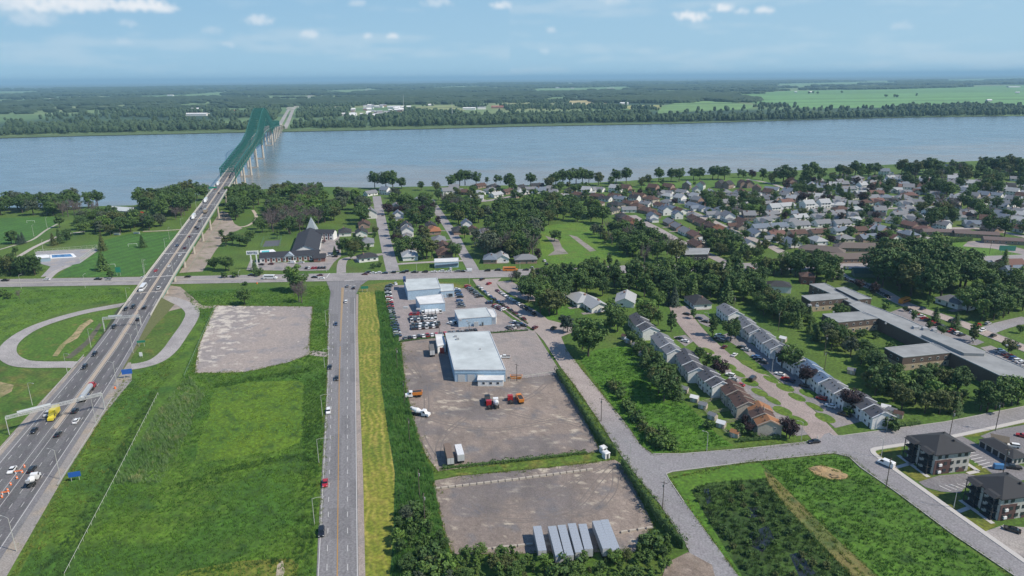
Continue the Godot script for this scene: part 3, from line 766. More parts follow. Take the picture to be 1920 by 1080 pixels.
func build_far_shore() -> void:
	var y := -3.0
	var shore := plan(FAR, y)
	var land := shore.duplicate()
	land.append(Vector2(18000, -18000))
	land.append(Vector2(-18000, -18000))
	var tint := func(p: Vector2) -> Color:
		var u := n_mid.get_noise_2d(floorf(p.x / 260.0) * 17.0, floorf(p.y / 420.0) * 23.0)
		var far := n_big.get_noise_2d(p.x * 0.032 + 500.0, p.y * 0.045)
		var k := Color(0.09, 0.165, 0.06).lerp(Color(0.14, 0.21, 0.08), smoothstep(-0.3, 0.3, u))
		k = k.lerp(Color(0.28, 0.28, 0.13), smoothstep(0.25, 0.5, u) * 0.7)
		return k.lerp(Color(0.022, 0.055, 0.028), smoothstep(0.06, 0.14, far))
	structure(sheet("far_plain", land, y, mat("far_grass", Color(1.2, 1.2, 1.2), 0.95, "soft", 400.0, true), 200.0, tint))
	var s := Shape.new()
	for p in [[-70000.0, -18000.0, -70000.0, 70000.0], [-18000.0, -1500.0, -70000.0, -18000.0], [-18000.0, -1500.0, 18000.0, 70000.0]]:
		s.quad(Vector3(p[2], y, p[1]), Vector3(p[3], y, p[1]), Vector3(p[3], y, p[0]), Vector3(p[2], y, p[0]))
	var fm := mat("far_forest_ground", Color(0.12, 0.17, 0.085), 0.95, "soft", 5000.0)
	fm.albedo_texture = noise_tex("far_patches", 0.03, 5, 0.25)
	fm.uv1_scale = Vector3(1.0 / 9000.0, 1.0, 1.0 / 14000.0)
	structure(obj("far_plain", s, fm))
	# pale green marsh along the water
	var inner := PackedVector2Array()
	for i in shore.size():
		var wide := 105.0 if shore[i].x < 250.0 else maxf(18.0, 105.0 - (shore[i].x - 250.0) * 0.13)
		inner.append(shore[i] + Vector2(0.12, -1).normalized() * wide)
	var marsh := shore.duplicate()
	var inv := inner.duplicate()
	inv.reverse()
	marsh.append_array(inv)
	structure(sheet("marsh", marsh, y + 0.3, mat("marsh_grass", Color(1.1, 1.1, 1.1), 0.95, "grass", 90.0, true), 30.0, patchy(Color(0.12, 0.19, 0.06), Color(0.10, 0.17, 0.055), Color(0.15, 0.21, 0.075), 0.6, 0.12)))
	# fields that stay open
	var fields_far := [
		[[1345, 181, 1480, 170, 1640, 168, 1930, 160, 2100, 160, 2100, 196, 1930, 199, 1730, 201, 1520, 204, 1420, 195], Color(0.11, 0.235, 0.075)],
		[[1280, 190, 1345, 188, 1420, 199, 1400, 205, 1290, 210, 1230, 214, 1240, 200], Color(0.12, 0.22, 0.07)],
		[[1066, 189, 1130, 188, 1138, 194, 1090, 197, 1070, 196], Color(0.36, 0.31, 0.15)],
		[[1165, 199, 1235, 197, 1240, 205, 1180, 205], Color(0.26, 0.27, 0.10)],
		[[760, 201, 850, 198, 875, 207, 840, 212, 770, 209], Color(0.20, 0.23, 0.09)],
		[[250, 182, 420, 172, 470, 175, 330, 187], Color(0.12, 0.21, 0.08)],
		[[560, 172, 700, 166, 760, 170, 640, 178], Color(0.14, 0.23, 0.09)],
		[[960, 168, 1180, 162, 1230, 168, 1020, 174], Color(0.13, 0.23, 0.09)],
		[[1420, 158, 1660, 152, 1700, 156, 1480, 164], Color(0.13, 0.23, 0.09)],
		[[90, 187, 150, 184, 165, 187, 100, 190], Color(0.30, 0.30, 0.16)],
		[[-80, 176, 60, 171, 80, 175, -60, 182], Color(0.12, 0.2, 0.08)],
		[[1750, 150, 1930, 145, 1930, 149, 1780, 155], Color(0.13, 0.22, 0.09)],
		[[800, 164, 900, 160, 930, 163, 830, 168], Color(0.16, 0.24, 0.10)]]
	for q in fields_far:
		var poly := plan(q[0], y)
		keep_clear.append(poly)
		structure(sheet("far_field", poly, y + 0.6, mat("far_grass", Color(1.2, 1.2, 1.2)), 60.0, strips(q[1])))
	# the highway beyond the bridge
	var road := PackedVector2Array([Vector2(line_x(-2150), -2150), Vector2(-818, -2585), Vector2(-1084, -3525), Vector2(-1579, -5493), Vector2(-1860, -6700), Vector2(-1700, -9500)])
	structure(sheet("far_highway", band(road, 7.0, -11.0), y + 0.9, mat("far_road", Color(1, 1, 1), 0.9, "soft", 60.0, true), 6.0, patchy(Color(0.40, 0.38, 0.36), Color(0.34, 0.33, 0.31), Color(0.28, 0.27, 0.26), 0.6, 0.1, 0.4)))
	structure(sheet("far_highway", band(road, 7.0, 11.0), y + 0.9, mats["far_road"], 6.0, patchy(Color(0.40, 0.38, 0.36), Color(0.34, 0.33, 0.31), Color(0.28, 0.27, 0.26), 0.6, 0.1, 0.4)))
	structure(sheet("interchange", plan([536, 204, 548, 192, 572, 187.5, 582, 190, 560, 199, 546, 209], y), y + 1.1, mats["far_road"], 20.0, patchy(Color(0.50, 0.47, 0.42), Color(0.16, 0.2, 0.10), Color(0.42, 0.40, 0.36), 1.6, 0.12, 0.5)))
	keep_clear.append(band(road, 38.0))
	for q in [[650, 210, 700, 197, 750, 197, 762, 215, 700, 222, 655, 224], [526, 205, 545, 188, 575, 186, 592, 194, 560, 204, 540, 214], [860, 205, 940, 200, 950, 209, 870, 211], [345, 214, 400, 211, 400, 220, 350, 221], [425, 204, 460, 202, 465, 212, 430, 214]]:
		keep_clear.append(plan(q, y))
	# woods: single trees near the water, groups of trees further off
	var one := Shape.new()
	lump(one, Vector3(0, 8.5, 0), Vector3(5.5, 6.5, 5.5), 3, 4, 7)
	lump(one, Vector3(2.5, 6.0, 1.5), Vector3(4.0, 4.5, 4.0), 4, 3, 6)
	lump(one, Vector3(-2.5, 5.5, -1.0), Vector3(4.0, 4.5, 4.0), 5, 3, 6)
	var leaf := mat("far_leaf", Color(1, 1, 1), 0.95, "", 1.0, true)
	var trees := []
	var r := RandomNumberGenerator.new()
	r.seed = 77
	for i in 46000:
		var az := r.randf_range(-0.80, 0.80)
		var d := r.randf_range(1700.0, 4300.0)
		var p := Vector2(sin(az), -cos(az)) * d
		var back := shore_depth(p, shore)
		if back < marsh_wide(p) + 6.0: continue
		var edge := back < marsh_wide(p) + 130.0
		var mask := n_big.get_noise_2d(p.x * 0.07 + 500.0, p.y * 0.11)
		if not edge and mask < 0.10 and r.randf() < 0.95: continue
		if blocked(p): continue
		if d > 3300.0 and r.randf() < 0.3: continue
		var k := r.randf_range(0.75, 1.5)
		var h := r.randf_range(0.85, 1.25)
		var c := Color(0.024, 0.055, 0.026).lerp(Color(0.052, 0.09, 0.04), r.randf())
		trees.append([Transform3D(Basis(Vector3.UP, r.randf() * TAU).scaled(Vector3(k, k * h, k)), v3(p, y)), c])
	scatter("far_woodland", one.mesh(leaf), trees, "dense dark green woodland along the far river shore", "woodland")
	var many := Shape.new()
	for i in 12:
		var a := r.randf() * TAU
		var q := Vector3(cos(a) * 42, 0, sin(a) * 26) * sqrt(r.randf())
		lump(many, q + Vector3(0, r.randf_range(5, 8), 0), Vector3(r.randf_range(11, 17), r.randf_range(6, 8), r.randf_range(10, 15)), 20 + i, 3, 6)
	var groups := []
	for i in 34000:
		var az := r.randf_range(-0.80, 0.80)
		var d := 4100.0 + 13500.0 * r.randf() ** 1.5
		var p := Vector2(sin(az), -cos(az)) * d
		var mask := n_big.get_noise_2d(p.x * 0.032 + 500.0, p.y * 0.045)
		if mask < 0.11 and r.randf() < 0.97: continue
		if blocked(p): continue
		var k := r.randf_range(0.9, 1.5) * (1.0 + d / 14000.0)
		var c := Color(0.020, 0.046, 0.024).lerp(Color(0.04, 0.07, 0.032), r.randf())
		groups.append([Transform3D(Basis(Vector3.UP, r.randf_range(-0.3, 0.3)).scaled(Vector3(k * 1.4, k * 0.9, k)), v3(p, y)), c])
	scatter("distant_woodland", many.mesh(leaf), groups, "hazy woods between farm fields out to the horizon", "woodland")
	far_buildings(y)

# long narrow farm strips, each with its own crop
func strips(c: Color) -> Callable:
	return func(p: Vector2) -> Color:
		var row := floorf((p.y + p.x * 0.12) / 150.0)
		return c * (1.0 + 0.5 * n_fine.get_noise_2d(row * 9.0, 3.0) + 0.25 * n_mid.get_noise_2d(p.x * 0.06, p.y * 0.3))

func shore_depth(p: Vector2, shore: PackedVector2Array) -> float:
	for i in shore.size() - 1:
		if p.x >= shore[i].x and p.x <= shore[i + 1].x:
			var t := (p.x - shore[i].x) / (shore[i + 1].x - shore[i].x)
			return lerpf(shore[i].y, shore[i + 1].y, t) - p.y
	return -1.0

func marsh_wide(p: Vector2) -> float:
	return 105.0 if p.x < 250.0 else maxf(18.0, 105.0 - (p.x - 250.0) * 0.13)

func blocked(p: Vector2) -> bool:
	for q in keep_clear:
		if Geometry2D.is_point_in_polygon(p, q): return true
	return false

func gable(s: Shape, w: float, d: float, y0: float, rise: float, over := 0.5) -> void:   # ridge along x
	var a := w / 2 + over
	var b := d / 2 + over
	var drop := rise * over / (d / 2)
	s.quad(Vector3(-a, y0 - drop, b), Vector3(a, y0 - drop, b), Vector3(a, y0 + rise, 0), Vector3(-a, y0 + rise, 0))
	s.quad(Vector3(a, y0 - drop, -b), Vector3(-a, y0 - drop, -b), Vector3(-a, y0 + rise, 0), Vector3(a, y0 + rise, 0))

func hip(s: Shape, w: float, d: float, y0: float, rise: float, over := 0.5) -> void:
	var a := w / 2 + over
	var b := d / 2 + over
	var e := maxf(a - b, 0.0)
	var z := maxf(b - a, 0.0)
	var r0 := Vector3(-e, y0 + rise, -z)
	var r1 := Vector3(e, y0 + rise, z)
	var p := [Vector3(-a, y0, b), Vector3(a, y0, b), Vector3(a, y0, -b), Vector3(-a, y0, -b)]
	if e > 0.0:
		s.quad(p[0], p[1], r1, r0); s.quad(p[2], p[3], r0, r1)
		s.tri(p[1], p[2], r1); s.tri(p[3], p[0], r0)
	else:
		s.tri(p[0], p[1], r1); s.tri(p[2], p[3], r0)
		s.quad(p[1], p[2], r0, r1); s.quad(p[3], p[0], r1, r0)
	s.quad(p[3], p[2], p[1], p[0])

func gable_ends(s: Shape, w: float, d: float, y0: float, rise: float) -> void:
	for k in [-1, 1]:
		var x: float = k * w / 2
		var a := Vector3(x, y0, d / 2 * k)
		var b := Vector3(x, y0, -d / 2 * k)
		s.tri(a, b, Vector3(x, y0 + rise, 0))

func far_buildings(y: float) -> void:
	var r := RandomNumberGenerator.new()
	r.seed = 31
	var walls := [mat("far_white", Color(0.7, 0.7, 0.68)), mat("far_grey", Color(0.45, 0.46, 0.48)), mat("far_brick", Color(0.35, 0.2, 0.16))]
	var roofs := [mat("far_roof_grey", Color(0.28, 0.29, 0.32)), mat("far_roof_white", Color(0.72, 0.72, 0.72)), mat("far_roof_red", Color(0.42, 0.16, 0.12))]
	var town := plan([650, 210, 700, 197, 750, 197, 762, 215, 700, 222, 655, 224], y)
	var proto := []
	for k in 3:
		var h := Node3D.new()
		var s := Shape.new()
		s.box(Vector3(0, 3, 0), Vector3(16, 6, 11))
		obj("wall", s, walls[k], h)
		s = Shape.new()
		gable(s, 16, 11, 6, 3)
		obj("roof", s, roofs[[0, 1, 0][k]], h)
		proto.append(h)
	for i in 56:
		var p := Vector2.ZERO
		for t in 60:
			p = Vector2(r.randf_range(-800, -430), r.randf_range(-3900, -2650))
			if Geometry2D.is_point_in_polygon(p, town): break
		copy_of(proto[r.randi() % 3], "village_house", "small house in the white-roofed village across the river", "house", v3(p, y), r.randf_range(-0.4, 0.4), "houses of the village across the river", Vector3.ONE * r.randf_range(0.8, 1.5))
	# larger buildings that show as pale or red specks; x, y on the sheet, length, roof, label
	for b in [[740, 203, 70, 1, "long white warehouse on the edge of the village across the river"], [655, 217, 60, 1, "low white shed near the water across the river"], [370, 217, 95, 1, "white-roofed hall among trees across the river, west of the bridge"], [437, 211, 60, 2, "red brick block beside the highway across the river"], [880, 206, 60, 1, "white-roofed plant in the clearing across the river"], [933, 203, 60, 2, "red-roofed plant building in the clearing across the river"], [903, 205, 40, 0, "grey plant shed between white and red roofs across the river"], [112, 187, 150, 1, "long pale greenhouse row on the wooded plain, far west"], [145, 187, 80, 1, "short pale greenhouse beside the long greenhouse row"], [1078, 199, 50, 1, "white barn beside the tan field across the river"], [1170, 196, 45, 1, "farm barn with white roof by a silo across the river"], [320, 180, 60, 1, "white farm hall west of the bridge, middle of the plain"], [825, 174, 90, 1, "long white barn beyond the village across the river"], [690, 170, 60, 0, "grey hall on the plain behind the village"], [1020, 172, 70, 1, "white shed on open fields, middle of the plain"], [1145, 167, 80, 1, "white hangar far out on the plain, right of centre"], [1305, 172, 70, 1, "white farm shed by the large green field"], [1460, 162, 90, 1, "white barns beyond the large green field"], [1660, 164, 60, 1, "small white barn on the far edge of the green field"], [1900, 164, 120, 1, "long white hall at the far right of the plain"], [540, 165, 80, 1, "white shed near the highway close to the horizon"]]:
		var o := thing("far_building", b[4], "building", at(b[0], b[1], y), r.randf_range(-0.2, 0.2))
		var s := Shape.new()
		s.box(Vector3(0, 4.5, 0), Vector3(b[2], 9, b[2] * 0.35))
		obj("wall", s, walls[2 if b[3] == 2 else 0], o)
		s = Shape.new()
		gable(s, b[2], b[2] * 0.35, 9, 3)
		obj("roof", s, roofs[b[3]], o)
	for i in 46:
		var p := Vector2.ZERO
		for t in 40:
			var d := r.randf_range(3200.0, 11000.0)
			var az := r.randf_range(-0.62, 0.62)
			p = Vector2(sin(az), -cos(az)) * d
			if n_big.get_noise_2d(p.x * 0.032 + 500.0, p.y * 0.045) < 0.03: break
		copy_of(proto[1], "farm_building", "small white farm building dotted over the plain across the river", "building", v3(p, y), r.randf_range(-0.5, 0.5), "farm buildings dotted over the plain", Vector3(r.randf_range(1.2, 3.5), 1.2, 1.5))
	for b in [[757, 189, 62, "slender lattice mast behind the village across the river"], [848, 207, 50, "thin mast on the sand clearing across the river"]]:
		var o := thing("radio_mast", b[3], "mast", at(b[0], b[1] + 10, y))
		var s := Shape.new()
		s.tube(Vector3.ZERO, Vector3(0, b[2], 0), 1.2, 0.5, 4)
		obj("pole", s, walls[1], o)
	for h in proto: h.free()

# ---------------------------------------------------------------- highway and bridge
# One straight line in plan; z runs away from the eye.
func line_x(z: float) -> float:
	return -252.0 - 0.2663 * (-z - 482.0)

const DECK := [[-100, 0.0], [-300, 0.0], [-350, 0.7], [-386, 2.6], [-410, 4.4], [-440, 6.2], [-482, 8.2], [-566, 11.2], [-663, 15.0], [-793, 19.5], [-900, 23.5], [-1084, 29.0], [-1334, 37.0], [-1473, 39.0], [-1612, 36.5], [-1800, 29.0], [-1988, 19.5], [-2150, 8.0], [-2230, 1.0]]
const HALF := [[-100, 14.0], [-240, 12.8], [-300, 12.2], [-390, 9.8], [-600, 9.2], [-860, 8.2], [-2300, 8.2]]

func along(table: Array, z: float) -> float:
	for i in table.size() - 1:
		if z <= table[i][0] and z >= table[i + 1][0]:
			var t: float = (z - table[i][0]) / (table[i + 1][0] - table[i][0])
			return lerpf(table[i][1], table[i + 1][1], smoothstep(0, 1, t) * 0.25 + t * 0.75)
	return table[-1][1]

# a point of the highway: distance z, metres to the right of the median, metres above the deck
func hw(z: float, right := 0.0, up := 0.0) -> Vector3:
	var d := Vector3(0.9663, 0, -0.2573)     # to the right when driving away
	return Vector3(line_x(z), along(DECK, z) + up, z) + d * right

func hw_strip(s: Shape, z0: float, z1: float, r0: Callable, r1: Callable, up: float, step := 12.0) -> void:
	var z := z0
	while z > z1 + 0.01:
		var e := maxf(z - step, z1)
		s.quad(hw(z, r0.call(z), up), hw(z, r1.call(z), up), hw(e, r1.call(e), up), hw(e, r0.call(e), up))
		z = e

func hw_beam(s: Shape, z0: float, z1: float, right: Callable, up: float, w: float, h: float, step := 15.0) -> void:
	var z := z0
	while z > z1 + 0.01:
		var e := maxf(z - step, z1)
		s.beam(hw(z, right.call(z), up), hw(e, right.call(e), up), w, h)
		z = e

func build_highway() -> void:
	var edge := func(z): return along(HALF, z)
	# tarmac on the ground and its embankment up to the first pier
	var s := Shape.new()
	var z := -110.0
	while z > -424.0:
		var e := maxf(z - 4.0, -424.0)
		var lanes_n := 10
		for k in lanes_n:
			var a := -1.0 + 2.0 * k / lanes_n
			var b := -1.0 + 2.0 * (k + 1) / lanes_n
			var p := hw(z, edge.call(z) * a, 0.2)
			var t := 0.118 + 0.03 * n_mid.get_noise_2d(k * 40.0, z * 0.6) + (0.022 if k % 3 == 1 else 0.0) + 0.012 * n_fine.get_noise_2d(p.x, p.z)
			if k == 0 or k == lanes_n - 1: t += 0.06
			s.col = Color(t, t * 0.985, t)
			s.quad(p, hw(z, edge.call(z) * b, 0.2), hw(e, edge.call(e) * b, 0.2), hw(e, edge.call(e) * a, 0.2))
		z = e
	var road := obj("highway", s, road_mat())
	structure(road)
	lanes.append([Vector2(line_x(-100), -100), Vector2(line_x(-424), -424), 14.0])
	# wide hard shoulder and gore on the right, below the ramps
	var shoulder := PackedVector2Array()
	for q in [-110, -160, -220, -260, -300, -330]: shoulder.append(Vector2(hw(q, 12.0).x, hw(q, 12.0).z))
	for q in [[-330, 13.5], [-306, 19.5], [-270, 16.5], [-220, 16.5], [-160, 18.5], [-110, 18.5]]: shoulder.append(Vector2(hw(q[0], q[1]).x, hw(q[0], q[1]).z))
	structure(sheet("gravel_shoulder", shoulder, 0.14, soil_mat(), 1.2, patchy(Color(0.30, 0.285, 0.27), Color(0.35, 0.315, 0.28), Color(0.36, 0.31, 0.25), 1.6, 0.1)))
	var ls := PackedVector2Array()
	for q in [-110, -200, -300, -345]: ls.append(Vector2(hw(q, -12.0).x, hw(q, -12.0).z))
	for q in [[-345, -13.5], [-300, -15.0], [-200, -17.0], [-110, -17.0]]: ls.append(Vector2(hw(q[0], q[1]).x, hw(q[0], q[1]).z))
	structure(sheet("gravel_shoulder", ls, 0.14, soil_mat(), 1.2, patchy(Color(0.32, 0.29, 0.26), Color(0.36, 0.32, 0.28), Color(0.28, 0.25, 0.23), 1.6, 0.1)))
	s = Shape.new()
	for sd in [-1, 1]:
		z = -318.0
		while z > -424.0:
			var e := z - 6.0
			var w0: float = edge.call(z) * sd
			var w1: float = edge.call(e) * sd
			var o0: float = w0 + sd * (along(DECK, z) * 1.3 + 0.3)
			var o1: float = w1 + sd * (along(DECK, e) * 1.3 + 0.3)
			var a := hw(z, w0, 0.16)
			var b := hw(e, w1, 0.16)
			var c := hw(e, o1)
			var d := hw(z, o0)
			c.y = 0.03; d.y = 0.03
			s.quad(a, d, c, b)
			z = e
	var end0 := hw(-424, -along(HALF, -424), 0.1)
	var end1 := hw(-424, along(HALF, -424), 0.1)
	s.quad(end1, end0, Vector3(end0.x, 0, end0.z), Vector3(end1.x, 0, end1.z))
	structure(obj("embankment", s, mat("embankment", Color(0.14, 0.16, 0.06), 0.95, "grass", 20.0)))
	# paint
	s = Shape.new()
	for sd in [-1, 1]:
		hw_strip(s, -112, -424, func(q): return sd * (along(HALF, q) - 2.2) - 0.1, func(q): return sd * (along(HALF, q) - 2.2) + 0.1, 0.225)
		hw_strip(s, -112, -424, func(_q): return sd * 1.5 - 0.08, func(_q): return sd * 1.5 + 0.08, 0.225)
		for k in ([5.1] if false else [5.0, 8.6]):
			z = -114.0
			while z > (-420.0 if k < 6 else -330.0):
				hw_strip(s, z, z - 3.0, func(_q): return sd * k - 0.08, func(_q): return sd * k + 0.08, 0.225)
				z -= 9.0
	paint(road, s)
	# concrete median barrier
	s = Shape.new()
	hw_beam(s, -262, -424, func(_q): return 0.0, 0.45, 0.9, 0.55)
	hw_beam(s, -262, -424, func(_q): return 0.0, 0.85, 0.35, 0.5)
	hw_beam(s, -262, -424, func(_q): return 0.0, 0.24, 2.0, 0.06)
	var mb := obj("median_barrier", s, mat("barrier", Color(0.50, 0.44, 0.38), 0.9, "speck", 6.0))
	tag(mb, "pale concrete barrier along the middle of the highway", "barrier")
	# guard rails along both sides
	for q in [[-1, -290, -345, "steel guard rail on the highway side next to the ramp loop"], [1, -215, -286, "steel guard rail on the highway side above the meadow"], [-1, -215, -262, "steel guard rail beside the large gantry, loop side"]]:
		var t := thing("guard_rail", q[3], "guard rail", Vector3.ZERO)
		s = Shape.new()
		hw_beam(s, q[1], q[2], func(v): return q[0] * (along(HALF, v) + 3.4 if q[0] > 0 else along(HALF, v) + 1.6), 0.62, 0.12, 0.32, 8.0)
		obj("rail", s, mat("galvanised", Color(0.55, 0.55, 0.52), 0.5, "", 1, false, 0.3), t)
		z = q[1]
		while z > q[2]:
			s = Shape.new()
			var p := hw(z, q[0] * (along(HALF, z) + (3.4 if q[0] > 0 else 1.6)))
			s.box(p + Vector3(0, 0.3, 0), Vector3(0.14, 0.7, 0.14))
			obj("post", s, mats["galvanised"], t)
			z -= 8.0

func build_bridge() -> void:
	var t := thing("river_bridge", "long highway bridge on pale piers with a green steel arch truss", "bridge", Vector3.ZERO)
	var conc := mat("bridge_concrete", Color(0.52, 0.48, 0.42), 0.9, "soft", 14.0)
	var steel := mat("green_steel", Color(0.012, 0.135, 0.108), 0.6, "soft", 20.0)
	var half := func(z): return along(HALF, z)
	# deck slab
	var s := Shape.new()
	var z := -424.0
	while z > -2222.0:
		var e := maxf(z - 14.0, -2222.0)
		var a := hw(z, -half.call(z)); var b := hw(z, half.call(z)); var c := hw(e, half.call(e)); var d := hw(e, -half.call(e))
		var u := Vector3(0, 0.18, 0)
		var w := Vector3(0, 0.7, 0)
		s.quad(a + u, b + u, c + u, d + u); s.quad(b - w, a - w, d - w, c - w)
		s.quad(b - w, c - w, c + u, b + u); s.quad(d - w, a - w, a + u, d + u)
		z = e
	var deck := obj("deck", s, conc, t)
	s = Shape.new()
	z = -424.0
	while z > -2222.0:
		var e := maxf(z - 10.0, -2222.0)
		for k in 8:
			var p := -0.94 + 1.88 * k / 8
			var q := -0.94 + 1.88 * (k + 1) / 8
			var g := 0.112 + 0.025 * n_mid.get_noise_2d(k * 31.0, z) + (0.018 if k % 2 == 0 else 0.0)
			s.col = Color(g, g, g * 1.02)
			s.quad(hw(z, half.call(z) * p, 0.21), hw(z, half.call(z) * q, 0.21), hw(e, half.call(e) * q, 0.21), hw(e, half.call(e) * p, 0.21))
		z = e
	obj("carriageway", s, road_mat(), deck)
	s = Shape.new()
	for sd in [-1, 1]:
		hw_strip(s, -424, -1200, func(q): return sd * (along(HALF, q) * 0.90) - 0.1, func(q): return sd * (along(HALF, q) * 0.90) + 0.1, 0.24)
		z = -426.0
		while z > -1000.0:
			hw_strip(s, z, z - 3.0, func(_q): return sd * 4.6 - 0.1, func(_q): return sd * 4.6 + 0.1, 0.24)
			z -= 9.0
	for q in [-470.0, -530.0, -590.0, -650.0, -712.0, -775.0, -840.0]:      # expansion joints
		hw_strip(s, q, q - 0.7, func(v): return -along(HALF, v) * 0.94, func(v): return along(HALF, v) * 0.94, 0.235)
	var pm := obj("lane_marking", s, mat("paint_70", Color(0.72, 0.72, 0.70)), deck)
	pm.set_meta("kind", "stuff")
	s = Shape.new()
	hw_beam(s, -424, -2222, func(_q): return 0.0, 0.6, 0.7, 0.8)
	hw_beam(s, -424, -2222, func(_q): return 0.0, 0.22, 1.7, 0.05)
	obj("median_barrier", s, mats["barrier"], deck)
	for sd in [-1, 1]:
		s = Shape.new()
		hw_beam(s, -395, -2222, func(q): return sd * (along(HALF, q) - 0.25), 0.65, 0.45, 1.05)
		obj("parapet", s, mat("parapet", Color(0.55, 0.53, 0.48), 0.9, "soft", 9.0), t)
		s = Shape.new()
		hw_beam(s, -424, -880, func(q): return sd * (along(HALF, q) - 0.6), -1.35, 0.5, 1.7)
		obj("girder", s, mat("girder", Color(0.16, 0.32, 0.26), 0.6, "soft", 9.0), t)
	# piers
	for q in [-424, -453, -482, -522, -566, -614, -663, -723, -793, -860, -890, -985, -1084, -1193, -1334, -1612, -1700, -1770, -1840, -1910, -1988, -2050, -2110, -2165]:
		var base := 0.0 if q > -870 else RIVER - 1.0
		if q < -2100: base = -3.0
		var top := along(DECK, q) - 2.1
		var big: float = clampf((along(DECK, q)) / 34.0, 0.45, 1.25)
		var inset: float = half.call(float(q)) - 2.6
		if q <= -880: inset = 7.4
		var pier := Node3D.new()
		pier.name = "pier"
		t.add_child(pier, true)
		for sd in [-1, 1]:
			var p := hw(q, sd * inset)
			s = Shape.new()
			var foot := Vector3(p.x, base, p.z)
			var head := Vector3(p.x, top, p.z)
			s.tube(foot, head, 1.85 * big + 0.3, 1.4 * big + 0.3, 8)
			obj("column", s, conc, pier)
		s = Shape.new()
		var a := hw(q, -inset - 2.0); var b := hw(q, inset + 2.0)
		a.y = top + 0.4; b.y = top + 0.4
		s.beam(a, b, 2.0 * big + 0.6, 1.6)
		obj("cap", s, conc, pier)
		if q <= -880 and q > -2100:
			s = Shape.new()
			a.y = RIVER + 0.6; b.y = RIVER + 0.6
			s.beam(a, b, 5.5 * big, 3.0)
			obj("footing", s, mat("wet_concrete", Color(0.36, 0.34, 0.31), 0.8, "soft", 12.0), pier)
	# truss
	var top_h := [[-880, 11.0], [-1150, 13.0], [-1230, 18.0], [-1290, 26.0], [-1334, 33.0], [-1400, 43.0], [-1450, 46.5], [-1500, 44.0], [-1560, 34.0], [-1612, 24.0], [-1680, 13.0], [-1930, 11.0]]
	var low_h := [[-880, -1.6], [-1200, -1.6], [-1260, -5.0], [-1334, -14.0], [-1372, -2.0], [-1410, 14.0], [-1473, 26.0], [-1536, 14.0], [-1575, -2.0], [-1612, -14.0], [-1690, -5.0], [-1750, -1.6], [-1930, -1.6]]
	var w := 8.9
	var n := 75
	for sd in [-1, 1]:
		var truss := Node3D.new()
		truss.name = "truss"
		t.add_child(truss, true)
		var chord := Shape.new()
		var under := Shape.new()
		var web := Shape.new()
		var tie := Shape.new()
		for i in n + 1:
			var q := -880.0 - 1050.0 * i / n
			var nx := -880.0 - 1050.0 * (i + 1) / n
			var a := hw(q, sd * w, along(top_h, q))
			var b := hw(q, sd * w, along(low_h, q))
			web.beam(b, a, 0.68, 0.68)
			if along(low_h, q) > 0.0: web.beam(hw(q, sd * w, -0.6), b, 0.4, 0.4)
			if i < n:
				var c := hw(nx, sd * w, along(top_h, nx))
				var d := hw(nx, sd * w, along(low_h, nx))
				chord.beam(a, c, 1.2, 1.2)
				under.beam(b, d, 0.9, 1.0)
				if i % 2 == 0: web.beam(b, c, 0.55, 0.55)
				else: web.beam(a, d, 0.55, 0.55)
				tie.beam(hw(q, sd * w, -0.6), hw(nx, sd * w, -0.6), 0.8, 1.4)
		obj("top_chord", chord, steel, truss)
		obj("bottom_chord", under, steel, truss)
		obj("web", web, steel, truss)
		obj("deck_tie", tie, steel, truss)
	s = Shape.new()
	for i in n + 1:
		var q := -880.0 - 1050.0 * i / n
		var nx := -880.0 - 1050.0 * (i + 1) / n
		var h := along(top_h, q)
		s.beam(hw(q, -w, h), hw(q, w, h), 0.55, 0.8)
		s.beam(hw(q, -w, h - 2.2), hw(q, w, h - 2.2), 0.3, 0.3)
		if i < n:
			var h2 := along(top_h, nx)
			s.beam(hw(q, -w, h), hw(nx, w, h2), 0.45, 0.45)
			s.beam(hw(q, w, h), hw(nx, -w, h2), 0.45, 0.45)
	obj("top_bracing", s, steel, t)
	s = Shape.new()
	for q in [-880.0, -1930.0]:
		for k in [9.0, 6.6]:
			s.beam(hw(q, -w, k), hw(q, w, k), 0.5, 0.7)
		s.beam(hw(q, -w, 6.6), hw(q, 0, 9.0), 0.4, 0.4); s.beam(hw(q, w, 6.6), hw(q, 0, 9.0), 0.4, 0.4)
	obj("portal", s, steel, t)

# ---------------------------------------------------------------- larger buildings
func roof_mat(key: String, c: Color) -> StandardMaterial3D:
	return mat("roof_" + key, c, 0.9, "roof", 3.0)

func wall_mat(key: String, c: Color) -> StandardMaterial3D:
	return mat("wall_" + key, c, 0.85, "soft", 6.0)

func glass_mat() -> StandardMaterial3D:
	return mat("window_glass", Color(0.035, 0.045, 0.055), 0.12)

# a window with frame and pane on a wall: mid point, outward direction, width, height
func window(parent: Node, mid: Vector3, out: Vector3, w: float, h: float, frame_mat: Material = null, called := "window") -> Node3D:
	var s := Shape.new()
	var turn := atan2(out.x, out.z)
	s.box(mid + out * 0.04, Vector3(w, h, 0.10), turn)
	var f := obj(called, s, frame_mat if frame_mat else mat("trim", Color(0.7, 0.7, 0.68), 0.6), parent)
	s = Shape.new()
	s.box(mid + out * 0.075, Vector3(w - 0.2, h - 0.2, 0.07), turn)
	obj("pane", s, glass_mat(), f)
	return f

